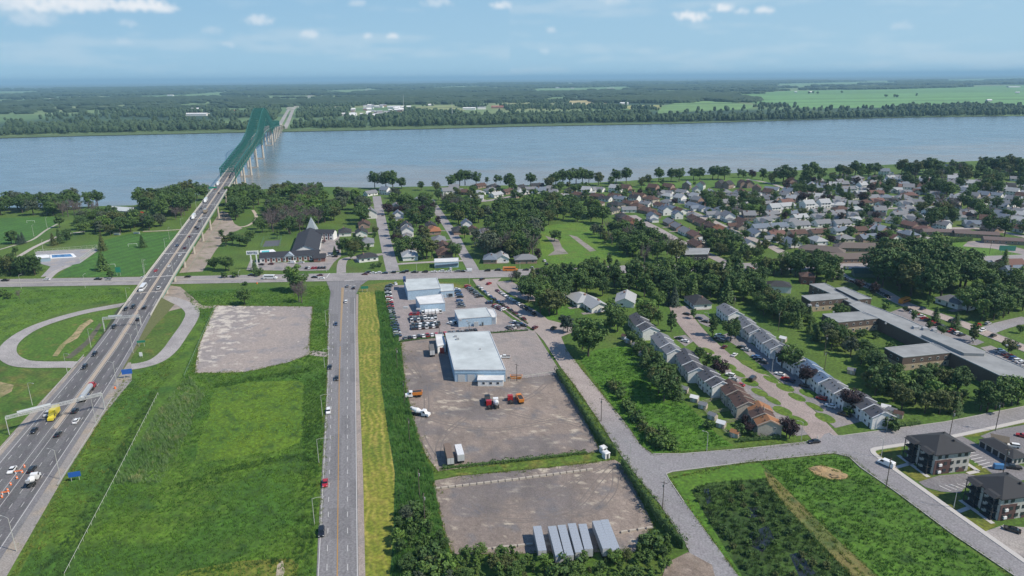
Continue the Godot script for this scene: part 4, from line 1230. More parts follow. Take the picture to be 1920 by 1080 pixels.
# a flat-roofed block over a plan polygon: wall, roof with raised edge
func flat_block(parent: Node, poly: PackedVector2Array, h: float, wall: Material, roof: Material, edge: Material = null) -> void:
	var s := Shape.new()
	s.prism(poly, 0.0, h)
	obj("wall", s, wall, parent)
	s = Shape.new()
	var inner := Geometry2D.offset_polygon(poly, -0.35)
	s.prism(inner[0] if inner.size() else poly, h - 0.1, h + 0.06)
	var r := obj("roof", s, roof, parent)
	s = Shape.new()
	for i in poly.size():
		var a := poly[i]
		var b := poly[(i + 1) % poly.size()]
		s.beam(v3(a, h + 0.12), v3(b, h + 0.12), 0.36, 0.42)
	obj("roof_edge", s, edge if edge else mat("roof_edge", Color(0.5, 0.52, 0.53), 0.6), r)

func rel(px: Array, origin: Vector3, y := 0.0) -> PackedVector2Array:
	var out := PackedVector2Array()
	for p in plan(px, y):
		out.append(p - Vector2(origin.x, origin.z))
	return out

func rect(c: Vector2, w: float, d: float, turn: float) -> PackedVector2Array:
	var out := PackedVector2Array()
	for q in [[-1, -1], [1, -1], [1, 1], [-1, 1]]:
		out.append(c + Vector2(q[0] * w / 2, q[1] * d / 2).rotated(-turn))
	return out

func roof_units(parent: Node, spots: Array, y: float) -> void:
	for q in spots:
		var s := Shape.new()
		s.hexa(Vector3(q[0], y + q[3] / 2, q[1]), Vector3(q[2], q[3], q[2] * 0.8), Vector3(q[2] * 0.9, q[3], q[2] * 0.7))
		obj("rooftop_unit", s, mat("unit", Color(0.33, 0.34, 0.35), 0.6), parent)

func claim(p: Vector2, r: float) -> void:
	taken.append([p, r])

func build_buildings() -> void:
	var pale_roof := mat("pale_roof", Color(0.52, 0.575, 0.585), 0.75, "soft", 90.0)
	var white_roof := mat("white_roof", Color(0.72, 0.74, 0.74), 0.7, "soft", 70.0)
	var blue_wall := mat("pale_blue_siding", Color(0.42, 0.57, 0.71), 0.6, "soft", 8.0)
	var s: Shape
	# --- truck garage with a large flat roof
	var o3 := at(890, 706)
	var th := -0.2216
	var t := thing("truck_garage", "large flat pale-roofed garage on the dirt truck yard", "garage", o3)
	var ground_poly := rel([836, 645, 918, 641, 948, 716, 853, 716], o3)
	flat_block(t, ground_poly, 6.2, blue_wall, pale_roof)
	claim(flat(890, 680), 30)
	roof_units(t, [[-12, -38, 1.6, 1.0], [-10.5, -34, 1.6, 1.0], [2, -20, 1.0, 0.5]], 6.3)
	var fr: Array = [v3(ground_poly[3]), v3(ground_poly[2])]
	var fd: Vector3 = (fr[1] - fr[0]).normalized()
	var fo := Vector3(-fd.z, 0, fd.x)
	if fo.z < 0: fo = -fo
	# low annex, doors and band at the front
	s = Shape.new()
	s.prism(rect(Vector2(fr[1].x, fr[1].z) - Vector2(fd.x, fd.z) * 7.0 + Vector2(fo.x, fo.z) * 2.6, 12.0, 5.0, atan2(-fd.z, fd.x)), 0.0, 3.2)
	var an := obj("annex", s, wall_mat("white", Color(0.80, 0.81, 0.80)), t)
	s = Shape.new()
	s.prism(rect(Vector2(fr[1].x, fr[1].z) - Vector2(fd.x, fd.z) * 7.0 + Vector2(fo.x, fo.z) * 2.6, 12.6, 5.6, atan2(-fd.z, fd.x)), 3.2, 3.45)
	obj("roof", s, white_roof, an)
	for k in 3:
		window(an, fr[1] - fd * (3.5 + k * 3.4) + fo * 5.1 + Vector3(0, 1.7, 0), fo, 1.4, 1.3)
	s = Shape.new()
	s.beam(fr[0] + fo * 0.08 + Vector3(0, 4.6, 0), fr[1] + fo * 0.08 + Vector3(0, 4.6, 0), 0.16, 0.5)
	obj("trim_band", s, mat("blue_band", Color(0.23, 0.36, 0.47), 0.6), t)
	for k in 3:
		s = Shape.new()
		s.box(fr[0] + fd * (3.2 + k * 4.6) + fo * 0.06 + Vector3(0, 1.9, 0), Vector3(3.4, 3.8, 0.12), atan2(fo.x, fo.z))
		obj("overhead_door", s, mat("door_white", Color(0.6, 0.62, 0.62), 0.5, "soft", 3.0), t)
	# white lean-to on the yard side
	var o4 := at(826, 668)
	t = thing("white_shed", "white flat-roofed shed with a dark red door against the garage", "shed", o4)
	flat_block(t, rel([817, 641, 831, 640, 836, 660, 821, 664], o4), 4.2, wall_mat("white", Color(0.80, 0.81, 0.80)), white_roof)
	s = Shape.new()
	s.box(v3(rel([828, 663], o4)[0], 1.7), Vector3(3.0, 3.2, 0.3), th)
	obj("door", s, mat("red_door", Color(0.22, 0.03, 0.03), 0.6), t)
	# --- dealer's buildings
	o3 = at(812, 575)
	t = thing("dealer_building", "tall blue-sided showroom with a pale flat roof facing the boulevard", "building", o3)
	flat_block(t, rel([758, 541, 820, 538, 827, 558, 765, 563], o3), 6.5, blue_wall, pale_roof)
	var p2 := Node3D.new(); p2.name = "side_wing"; t.add_child(p2)
	flat_block(p2, rel([820.5, 545, 850, 545, 852, 557, 827, 559], o3), 4.6, blue_wall, pale_roof)
	for k in 2: window(p2, v3(rel([835 + 10 * k, 558], o3)[0], 1.8) + Vector3(0, 0, 0.1), Vector3(0, 0, 1), 3.0, 2.4)
	roof_units(t, [[-14, 22, 3.0, 0.9], [-6, 25, 2.5, 0.7], [-22, 30, 1.4, 1.2]], 6.6)
	s = Shape.new()
	s.prism(rel([757, 546, 762, 546, 762, 540, 757, 540], o3), 6.5, 8.6)
	obj("sign_tower", s, mat("navy", Color(0.02, 0.04, 0.12), 0.4), t)
	claim(flat(800, 555), 26)
	t = thing("dealer_workshop", "white-roofed blue workshop in front of the tall showroom", "building", o3)
	flat_block(t, rel([780, 573, 829, 567, 835, 584, 788, 587], o3), 5.6, blue_wall, white_roof)
	roof_units(t, [[7, -4, 1.5, 0.6]], 5.7)
	claim(flat(808, 578), 16)
	o3 = at(890, 613)
	t = thing("dealer_workshop", "blue workshop with a grey-green flat roof beside the white annex", "building", o3)
	flat_block(t, rel([853, 597, 912, 592, 922, 609, 860, 614], o3), 5.2, blue_wall, pale_roof)
	s = Shape.new()
	s.box(v3(rel([893, 612.5], o3)[0], 1.5), Vector3(2.6, 3.0, 0.5))
	obj("door", s, mats["door_white"], t)
	s = Shape.new()
	s.box(v3(rel([905, 611.3], o3)[0], 1.2), Vector3(1.0, 2.2, 0.5))
	obj("door", s, mat("dark_door", Color(0.08, 0.09, 0.1), 0.5), t)
	roof_units(t, [[-8, 4, 1.6, 0.7], [-4, 5, 1.2, 0.5]], 5.3)
	claim(flat(885, 603), 18)
	t = thing("dealer_annex", "small white annex at the end of the grey-green roofed workshop", "building", o3)
	flat_block(t, rel([912.6, 592, 926, 593, 931, 603, 930, 609, 922.6, 608.5], o3), 4.4, wall_mat("white", Color(0.80, 0.81, 0.80)), white_roof)
	# --- low block on the boulevard lawn
	o3 = at(838, 503)
	t = thing("shop_building", "low pale-blue flat shop on the lawn by the boulevard", "building", o3)
	flat_block(t, rel([815, 503, 860, 501, 860, 494, 815, 496], o3), 4.5, blue_wall, white_roof)
	s = Shape.new()
	s.beam(v3(rel([816, 503.3], o3)[0], 1.6), v3(rel([859, 501.3], o3)[0], 2.6), 0.2, 1.6)
	obj("painted_band", s, mat("dark_blue_band", Color(0.06, 0.09, 0.14), 0.5), t)
	claim(flat(838, 499), 14)
	motel()
	care_home()
	apartments()
	townhouses()
	long_roofs()

func gable_block(parent: Node, c: Vector3, w: float, d: float, h: float, rise: float, turn: float, wall: Material, roof: Material, hipped := false) -> Node3D:
	var g := Node3D.new()
	g.name = "wing"
	parent.add_child(g, true)
	g.position = c
	g.rotation.y = turn
	var s := Shape.new()
	s.box(Vector3(0, h / 2, 0), Vector3(w, h, d))
	if not hipped: gable_ends(s, w, d, h, rise)
	obj("wall", s, wall, g)
	s = Shape.new()
	if hipped: hip(s, w, d, h, rise, 0.6)
	else: gable(s, w, d, h, rise, 0.6)
	obj("roof", s, roof, g)
	return g

func motel() -> void:
	var dark := roof_mat("slate", Color(0.045, 0.05, 0.065))
	var brick := wall_mat("red_brick", Color(0.24, 0.10, 0.08))
	var white := wall_mat("white", Color(0.80, 0.81, 0.80))
	var o := at(540, 494)
	var t := thing("motel", "low red brick motel with dark roofs and a white glass spire", "motel", o)
	var a := at(485, 493) - o
	var b := at(596, 487) - o
	var front := gable_block(t, (a + b) / 2 + Vector3(0, 0, -6), a.distance_to(b), 12, 4.2, 3.0, atan2(-(b - a).z, (b - a).x), white, dark)
	var w := a.distance_to(b)
	for k in 11:
		var x := -w / 2 + 2.5 + k * (w - 5) / 10.0
		window(front, Vector3(x, 1.9, 6.02), Vector3(0, 0, 1), 1.7, 1.8)
		var s := Shape.new()
		s.box(Vector3(x + 2.1, 1.7, 6.06), Vector3(1.5, 3.4, 0.16))
		obj("brick_pier", s, brick, front)
	var s := Shape.new()
	s.tri(Vector3(-3.6, 4.4, 7.3), Vector3(3.6, 4.4, 7.3), Vector3(0, 7.0, 7.3)); s.quad(Vector3(-4, 4.2, 7.4), Vector3(0, 7.2, 7.4), Vector3(0, 7.2, 2.0), Vector3(-4, 4.2, 2.0)); s.quad(Vector3(0, 7.2, 7.4), Vector3(4, 4.2, 7.4), Vector3(4, 4.2, 2.0), Vector3(0, 7.2, 2.0))
	var pg := obj("porch_gable", s, mat("grey_gable", Color(0.30, 0.36, 0.42), 0.7), front)
	for k in [-3.2, 3.2]:
		s = Shape.new()
		s.box(Vector3(k, 2.2, 7.0), Vector3(0.4, 4.4, 0.4))
		obj("post", s, white, pg)
	a = at(573, 482) - o
	b = at(583, 446) - o
	var bw := a.distance_to(b)
	var hall := gable_block(t, (a + b) / 2, bw, 21, 5.2, 4.5, atan2(-(b - a).z, (b - a).x), white, dark)
	for k in 5: window(hall, Vector3(-bw / 2 + 5 + k * 6.0, 2.4, -10.52), Vector3(0, 0, -1), 2.0, 1.8)
	var sp := at(586, 440) - o
	s = Shape.new()
	for k in 4:
		var e0 := sp + Vector3(6.5, 5.0, 0).rotated(Vector3.UP, PI / 4 + k * PI / 2)
		var e1 := sp + Vector3(6.5, 5.0, 0).rotated(Vector3.UP, PI / 4 + (k + 1) * PI / 2)
		s.tri(e0, e1, sp + Vector3(0, 17, 0))
		s.quad(e0 - Vector3(0, 5, 0), e1 - Vector3(0, 5, 0), e1, e0)
	obj("spire", s, mat("spire", Color(0.30, 0.34, 0.36), 0.4), t)
	var kiosk := gable_block(t, at(600, 489) - o, 9, 7, 3.6, 2.6, 0.2, brick, dark)
	window(kiosk, Vector3(0, 1.8, 3.55), Vector3(0, 0, 1), 2.0, 1.6)
	claim(flat(540, 486), 30); claim(flat(578, 464), 24); claim(flat(590, 440), 16)
	# second motel wing in the yard
	o = at(612, 448)
	t = thing("motel_annex", "small two-storey motel wing with brick piers and dark roof", "motel", o)
	var g := gable_block(t, Vector3.ZERO, 17, 10, 6.4, 2.6, -0.1, white, dark)
	for k in 4:
		for f in 2: window(g, Vector3(-6.3 + k * 4.2, 1.8 + 3.0 * f, 5.02), Vector3(0, 0, 1), 1.7, 1.6)
	for k in 3:
		s = Shape.new()
		s.box(Vector3(-4.2 + k * 4.2, 3.2, 5.08), Vector3(0.9, 6.4, 0.18))
		obj("brick_pier", s, brick, g)
	claim(flat(612, 446), 12)
	# the sign on its posts
	o = at(477, 505)
	t = thing("motel_sign", "white sign board reading MOTEL on two tall posts", "sign", o, 0.12)
	s = Shape.new()
	s.box(Vector3(0, 13.2, 0), Vector3(9.0, 3.0, 0.6))
	var board := obj("board", s, mat("sign_white", Color(0.75, 0.76, 0.77), 0.5), t)
	var txt := TextMesh.new()
	txt.text = "MOTEL"
	var font := SystemFont.new()
	font.font_names = PackedStringArray(["Droid Sans"])
	font.font_weight = 700
	txt.font = font
	txt.font_size = 64
	txt.pixel_size = 0.036
	txt.depth = 0.1
	var lt := MeshInstance3D.new()
	lt.name = "lettering"
	lt.mesh = txt
	lt.material_override = mat("sign_blue", Color(0.03, 0.06, 0.14), 0.5)
	board.add_child(lt)
	lt.position = Vector3(0, 13.2, 0.36)
	for k in [-1.6, 2.6]:
		s = Shape.new()
		s.box(Vector3(k, 5.9, 0), Vector3(0.9, 11.8, 0.5))
		obj("post", s, mats["sign_white"], t)
	s = Shape.new()
	s.box(Vector3(0.5, 4.2, 0.2), Vector3(3.3, 2.2, 0.3))
	obj("lower_board", s, mats["sign_white"], t)
	# pool and court behind the motel
	o = at(498, 475)
	t = thing("swimming_pool", "turquoise motel pool with white surround beside the fenced court", "pool", o)
	s = Shape.new()
	s.prism(rel([488, 470, 512, 468, 520, 474, 486, 478], o), 0.02, 0.32)
	obj("surround", s, mat("sign_white", Color(0.75, 0.76, 0.77)), t)
	s = Shape.new()
	s.prism(rel([491, 471, 505, 470, 505, 474, 490, 476], o), 0.30, 0.36)
	obj("water", s, mat("pool_water", Color(0.10, 0.52, 0.52), 0.08), t)
	o = at(508, 458)
	t = thing("tennis_court", "grey fenced tennis court behind the motel", "court", o)
	s = Shape.new()
	s.prism(rel([492, 463, 522, 461, 526, 450, 498, 452], o), 0.02, 0.12)
	obj("surface", s, mat("court", Color(0.12, 0.13, 0.15), 0.9, "speck", 6.0), t)
	var cor := rel([489, 466, 525, 464, 528, 448, 495, 450], o)
	for i in 4:
		for k in 6:
			s = Shape.new()
			var p := cor[i].lerp(cor[(i + 1) % 4], k / 6.0)
			s.tube(v3(p), v3(p, 3.4), 0.07, 0.07, 4)
			obj("fence_post", s, mat("green_post", Color(0.1, 0.22, 0.17), 0.6), t)
		s = Shape.new()
		for hh in [3.35, 1.7]: s.beam(v3(cor[i], hh), v3(cor[(i + 1) % 4], hh), 0.06, 0.06)
		obj("fence_rail", s, mats["green_post"], t)

func care_home() -> void:
	var roof := mat("bitumen_roof", Color(0.29, 0.305, 0.31), 0.9, "soft", 60.0)
	var brick := wall_mat("brown_brick", Color(0.13, 0.095, 0.08))
	var tan := wall_mat("tan_panel", Color(0.42, 0.35, 0.25))
	var o := at(1700, 680)
	var t := thing("brick_complex", "sprawling two-storey brown brick complex with long flat grey roofs", "building", o)
	var h := 7.0
	# wings by their ground corners as surveyed
	var wings := [
		[1518, 531, 1547, 529, 1595, 552.5, 1615, 565, 1599, 567, 1581, 559, 1558, 548],
		[1503, 555, 1576, 550, 1590, 559, 1520, 565],
		[1592, 571, 1618, 568, 1693, 596, 1755, 624, 1847, 660, 1940, 699, 1940, 712, 1877, 706, 1783, 662, 1647, 597, 1620, 588],
		[1542, 590, 1618, 585, 1649, 597, 1572, 605],
		[1659, 653.5, 1751, 644, 1784, 661.6, 1693, 671],
		[1567, 541, 1583, 539, 1634, 560.5, 1609, 562]]
	var k := 0
	for wpx in wings:
		var g := Node3D.new()
		g.name = "wing"
		t.add_child(g, true)
		var poly := rel(wpx, o, h)
		var off := 0.004 * k
		flat_block(g, poly, h + off * 10 - (0.9 if k == 0 else 0.0), brick, roof, mat("dark_edge", Color(0.34, 0.36, 0.37), 0.7))
		var m := poly.size()
		var ctr := Vector2.ZERO
		for p in poly: ctr += p / m
		for i in m:
			var a := poly[i]
			var b := poly[(i + 1) % m]
			var d := (b - a).normalized()
			var n := Vector2(d.y, -d.x)
			if n.dot((a + b) / 2 - ctr) < 0: n = -n
			if n.y < 0.2: continue                      # faces away to the street
			var out := Vector3(n.x, 0, n.y)
			var long := a.distance_to(b)
			if k in [1, 3, 4]:
				var s := Shape.new()
				s.beam(v3(a + d * 0.6 + n * 0.06, 1.7), v3(b - d * 0.6 + n * 0.06, 1.7), 0.16, 3.2)
				obj("panel_band", s, tan, g)
			var q := 3.0
			while q < long - 2.0:
				for f in 2: window(g, v3(a + d * q + n * (0.16 if f == 0 and k in [1, 3, 4] else 0.02), 1.9 + 3.2 * f), out, 1.3, 1.4)
				q += 4.6
		k += 1
	var upper := Node3D.new()
	upper.name = "roof_storey"
	t.add_child(upper)
	var up := Shape.new()
	up.prism(rel([1728, 627, 1757, 624, 1848, 659, 1846, 663, 1808, 662], o, 8.6), 7.02, 8.6)
	obj("wall", up, roof, upper)
	roof_units(t, [[-25, -72, 2.2, 1.2], [-21, -70, 2.2, 1.2], [-17, -69, 2.0, 1.0], [20, -30, 3.0, 1.4], [24, -28, 3.0, 1.4], [28, -26, 2.4, 1.2], [0, -45, 1.0, 0.7], [8, -38, 1.0, 0.7], [40, -12, 1.0, 0.7], [52, -4, 1.0, 0.7], [-12, -58, 1.0, 0.7]], h + 0.05)
	for q in [[1540, 540], [1575, 552], [1600, 565], [1530, 560], [1560, 556], [1620, 582], [1650, 592], [1690, 610], [1570, 598], [1600, 594], [1720, 625], [1750, 640], [1690, 662], [1720, 658], [1750, 654], [1790, 652], [1820, 668], [1850, 682], [1880, 694], [1910, 704]]: claim(flat(q[0], q[1], 7.0), 10)
	# the small hip-roofed white house behind it
	for b in [[1458, 545, 15, 11, 4.6, "white outbuilding with a dark hipped roof near the flat-roofed complex"], [1512, 530, 9, 9, 5.5, "narrow brick house with a red-brown hipped roof behind the trees"], [1618, 517, 14, 9, 3.2, "green-roofed shed at the bend of the brick complex street"]]:
		var q := thing("outbuilding", b[5], "building", at(b[0], b[1]), -0.2)
		var i := 0 if b[2] == 15 else (1 if b[2] == 9 else 2)
		var g2 := gable_block(q, Vector3.ZERO, b[2], b[3], b[4], 2.6, 0.0, [wall_mat("white", Color(0.80, 0.81, 0.80)), wall_mat("red_brick", Color(0.24, 0.10, 0.08)), wall_mat("green", Color(0.14, 0.22, 0.17))][i], [roof_mat("charcoal", Color(0.05, 0.053, 0.06)), roof_mat("brown", Color(0.13, 0.075, 0.06)), roof_mat("green", Color(0.06, 0.13, 0.10))][i], i < 2)
		if i == 1:
			for f in 2: window(g2, Vector3(-2 + f * 4, 1.8, b[3] / 2.0 + 0.02), Vector3(0, 0, 1), 1.5, 1.5)
		claim(flat(b[0], b[1]), 10)
	# dark flat-roofed block on the boulevard
	var o2 := at(1303, 489)
	var q2 := thing("office_building", "dark low office with a flat grey roof near the boulevard", "building", o2)
	flat_block(q2, rel([1283, 489, 1326, 488, 1330, 477, 1287, 477], o2), 5.0, wall_mat("dark_cladding", Color(0.035, 0.033, 0.04)), mat("bitumen_roof", Color(0.3, 0.33, 0.345)))
	for i in 5: window(q2, v3(rel([1288 + 8 * i, 489.0], o2)[0] + Vector2(0, 0.05), 1.9), Vector3(0, 0, 1), 1.8, 1.6)
	claim(flat(1305, 484), 16)

func apartments() -> void:
	var roof := roof_mat("charcoal", Color(0.05, 0.053, 0.06))
	var light := wall_mat("light_grey_siding", Color(0.50, 0.50, 0.48))
	var brick := wall_mat("plum_brick", Color(0.12, 0.065, 0.062))
	var darkm := wall_mat("dark_panel", Color(0.035, 0.035, 0.04))
	var protos := []
	for n in 2:
		var o := at(1763, 893) if n == 0 else at(1885, 980)
		var a := flat(1692, 858) if n == 0 else flat(1810, 938)       # back left, front left, front right corners
		var b := flat(1751, 890) if n == 0 else flat(1873, 976)
		var c := flat(1810, 883) if n == 0 else flat(1932, 968)
		var fd := (c - b).normalized()
		var turn := atan2(-fd.y, fd.x)
		var w := b.distance_to(c) + 1.5
		var d := a.distance_to(b)
		var mid := (b + c) / 2 + Vector2(fd.y, -fd.x) * d / 2
		if mid.y > b.y: mid = (b + c) / 2 - Vector2(fd.y, -fd.x) * d / 2
		var t := thing("apartment_block", ["three-storey apartment block with charcoal hip roof next to the street corner", "three-storey apartment block with charcoal hip roof nearest the frame's corner"][n], "apartments", v3(mid), turn, "apartment blocks with charcoal roofs")
		claim(mid, 15)
		var h := 8.6
		var s := Shape.new()
		s.box(Vector3(0, h / 2, 0), Vector3(w, h, d))
		obj("wall", s, light, t)
		s = Shape.new()
		hip(s, w, d, h, 3.6, 0.9)
		var r := obj("roof", s, roof, t)
		s = Shape.new()
		for q in [[-w / 2 - 0.9, d / 2 + 0.9, w / 2 + 0.9, d / 2 + 0.9], [-w / 2 - 0.9, -d / 2 - 0.9, -w / 2 - 0.9, d / 2 + 0.9], [w / 2 + 0.9, -d / 2 - 0.9, w / 2 + 0.9, d / 2 + 0.9]]:
			s.beam(Vector3(q[0], h - 0.1, q[1]), Vector3(q[2], h - 0.1, q[3]), 0.2, 0.3)
		obj("fascia", s, darkm, r)
		for q in [[-2.0, -1.0], [1.5, 0.5], [3.2, -2.5], [2.6, 3.0]]:
			s = Shape.new()
			s.box(Vector3(q[0], h + 2.4, q[1]), Vector3(0.5, 1.0, 0.5))
			obj("roof_vent", s, darkm, r)
		# brick half of the front, windows on three floors
		s = Shape.new()
		s.box(Vector3(-w / 2 + w * 0.24, 2.9, d / 2 + 0.06), Vector3(w * 0.46, 5.8, 0.16))
		obj("brick_facing", s, brick, t)
		s = Shape.new()
		s.box(Vector3(w * 0.28, 0.9, d / 2 + 0.06), Vector3(w * 0.24, 1.8, 0.12))
		obj("brick_facing", s, brick, t)
		for f in 3:
			for k in 5:
				if k == 2 and f == 2: continue
				window(t, Vector3(-w / 2 + 1.8 + k * (w - 3.6) / 4.0, 1.5 + 2.8 * f, d / 2 + (0.15 if k < 3 else 0.02)), Vector3(0, 0, 1), 1.3, 1.3, darkm)
			for k in 5:
				window(t, Vector3(w / 2 + 0.02, 1.5 + 2.8 * f, -d / 2 + 2 + k * (d - 4) / 4.0), Vector3(1, 0, 0), 1.3, 1.3, darkm)
		for k in 2:
			s = Shape.new()
			s.box(Vector3(-w / 2 + 2.4, 1.1 + 2.8 * k, d / 2 + 0.35), Vector3(1.2, 0.9, 0.5))
			obj("air_conditioner", s, mat("sign_white", Color(0.75, 0.76, 0.77)), t)
		# balconies with slabs, rails and posts on the street side
		for q in [-0.30, 0.28]:
			for f in 3:
				s = Shape.new()
				s.box(Vector3(-w / 2 - 1.1, 0.15 + 2.8 * f, d * q), Vector3(2.2, 0.3, d * 0.34))
				var slab := obj("balcony", s, darkm, t)
				s = Shape.new()
				s.beam(Vector3(-w / 2 - 2.1, 1.2 + 2.8 * f, d * (q - 0.17)), Vector3(-w / 2 - 2.1, 1.2 + 2.8 * f, d * (q + 0.17)), 0.08, 0.08)
				for k in 9:
					var z: float = d * (q - 0.17 + 0.34 * k / 8.0)
					s.beam(Vector3(-w / 2 - 2.1, 0.3 + 2.8 * f, z), Vector3(-w / 2 - 2.1, 1.2 + 2.8 * f, z), 0.05, 0.05)
				obj("railing", s, darkm, slab)
				for k in 2: window(t, Vector3(-w / 2 - 0.02, 1.4 + 2.8 * f, d * (q - 0.08 + 0.16 * k)), Vector3(-1, 0, 0), 1.6, 2.0, darkm)
			for k in [-0.17, 0.17]:
				s = Shape.new()
				s.box(Vector3(-w / 2 - 2.1, 4.3, d * (q + k)), Vector3(0.22, 8.6, 0.22))
				obj("post", s, darkm, t)
			s = Shape.new()
			s.hexa(Vector3(-w / 2 - 1.2, h + 0.15, d * q), Vector3(3.0, 0.7, d * 0.4), Vector3(1.4, 0.7, d * 0.36), 0.0, Vector3(0.8, 0, 0))
			obj("balcony_roof", s, roof, t)
		s = Shape.new()
		s.box(Vector3(-w / 2 - 0.04, 4.3, 0), Vector3(0.14, 8.6, d * 0.2))
		obj("stair_panel", s, light, t)
		for f in 3: window(t, Vector3(-w / 2 - 0.12, 1.6 + 2.7 * f, 0), Vector3(-1, 0, 0), 1.2, 1.5, darkm)
	# garden lawns and concrete walks of the blocks
	var g := grass_mat()
	for q in [[1640, 850, 1690, 838, 1692, 856, 1750, 896, 1735, 906, 1716, 900, 1678, 876], [1806, 892, 1815, 880, 1840, 868, 1850, 880, 1895, 905, 1930, 915, 1930, 940, 1880, 925, 1840, 908], [1738, 918, 1800, 930, 1808, 950, 1870, 985, 1838, 1002, 1796, 965], [1805, 820, 1840, 802, 1930, 785, 1930, 793, 1868, 803, 1835, 818], [1700, 838, 1780, 822, 1812, 858, 1830, 880, 1812, 884]]:
		structure(sheet("lawn", plan(q), 0.07, g, 1.2, patchy(Color(0.12, 0.15, 0.03), Color(0.15, 0.165, 0.04), Color(0.075, 0.13, 0.025), 3.0, 0.2, 0.4)))
	var conc := mat("concrete", Color(0.60, 0.58, 0.55))
	var s := Shape.new()
	for q in [[1684, 854, 1741, 895], [1680, 877, 1712, 868], [1808, 866, 1835, 884], [1800, 938, 1862, 982], [1796, 960, 1818, 952], [1814, 888, 1834, 884]]:
		var pp := plan(q)
		ribbon(s, pp, 0.8, 0.13)
	structure(obj("walk", s, conc))
	s = Shape.new()
	for k in 5:
		ribbon(s, plan([1761 + k * 11, 911 - k * 1.2, 1783 + k * 11, 921 - k * 1.8]), 0.09, 0.13)
	for k in 6:
		ribbon(s, plan([1806 + k * 7, 852 + k * 5.2, 1828 + k * 7, 848 + k * 4.8]), 0.09, 0.13)
	var pl := obj("parking_lines", s, mat("paint_70", Color(0.72, 0.72, 0.70)))
	structure(pl)
	# row of garages behind
	var ga := flat(1836, 836)
	var gb := flat(1898, 872)
	var gd := (gb - ga)
	var gt := thing("garage_row", "long low garage row with dark hip roof and open bays", "garage", v3((ga + gb) / 2 + Vector2(gd.y, -gd.x).normalized() * 3.0), atan2(-gd.y, gd.x))
	var gw := gd.length()
	s = Shape.new()
	s.box(Vector3(0, 1.4, 0), Vector3(gw, 2.8, 6.5))
	obj("wall", s, light, gt)
	s = Shape.new()
	hip(s, gw, 6.5, 2.8, 1.6, 0.5)
	obj("roof", s, roof, gt)
	for k in 5:
		s = Shape.new()
		s.box(Vector3(-gw / 2 + gw * (k + 0.5) / 5.0, 1.15, 3.28), Vector3(gw / 5.0 - 0.7, 2.2, 0.08))
		obj("garage_door", s, darkm, gt)
	for k in 3: window(gt, Vector3(gw / 2 + 0.02, 1.5, -2.0 + k * 2.0), Vector3(1, 0, 0), 1.0, 1.6, darkm)
	claim((ga + gb) / 2, 9)
	var st := thing("tool_shed", "small brown tool shed behind the garage row", "shed", at(1872, 832), -0.5)
	gable_block(st, Vector3.ZERO, 5, 4, 2.6, 1.2, 0.0, wall_mat("brown_wood", Color(0.16, 0.13, 0.10)), roof_mat("tan", Color(0.2, 0.17, 0.13)))

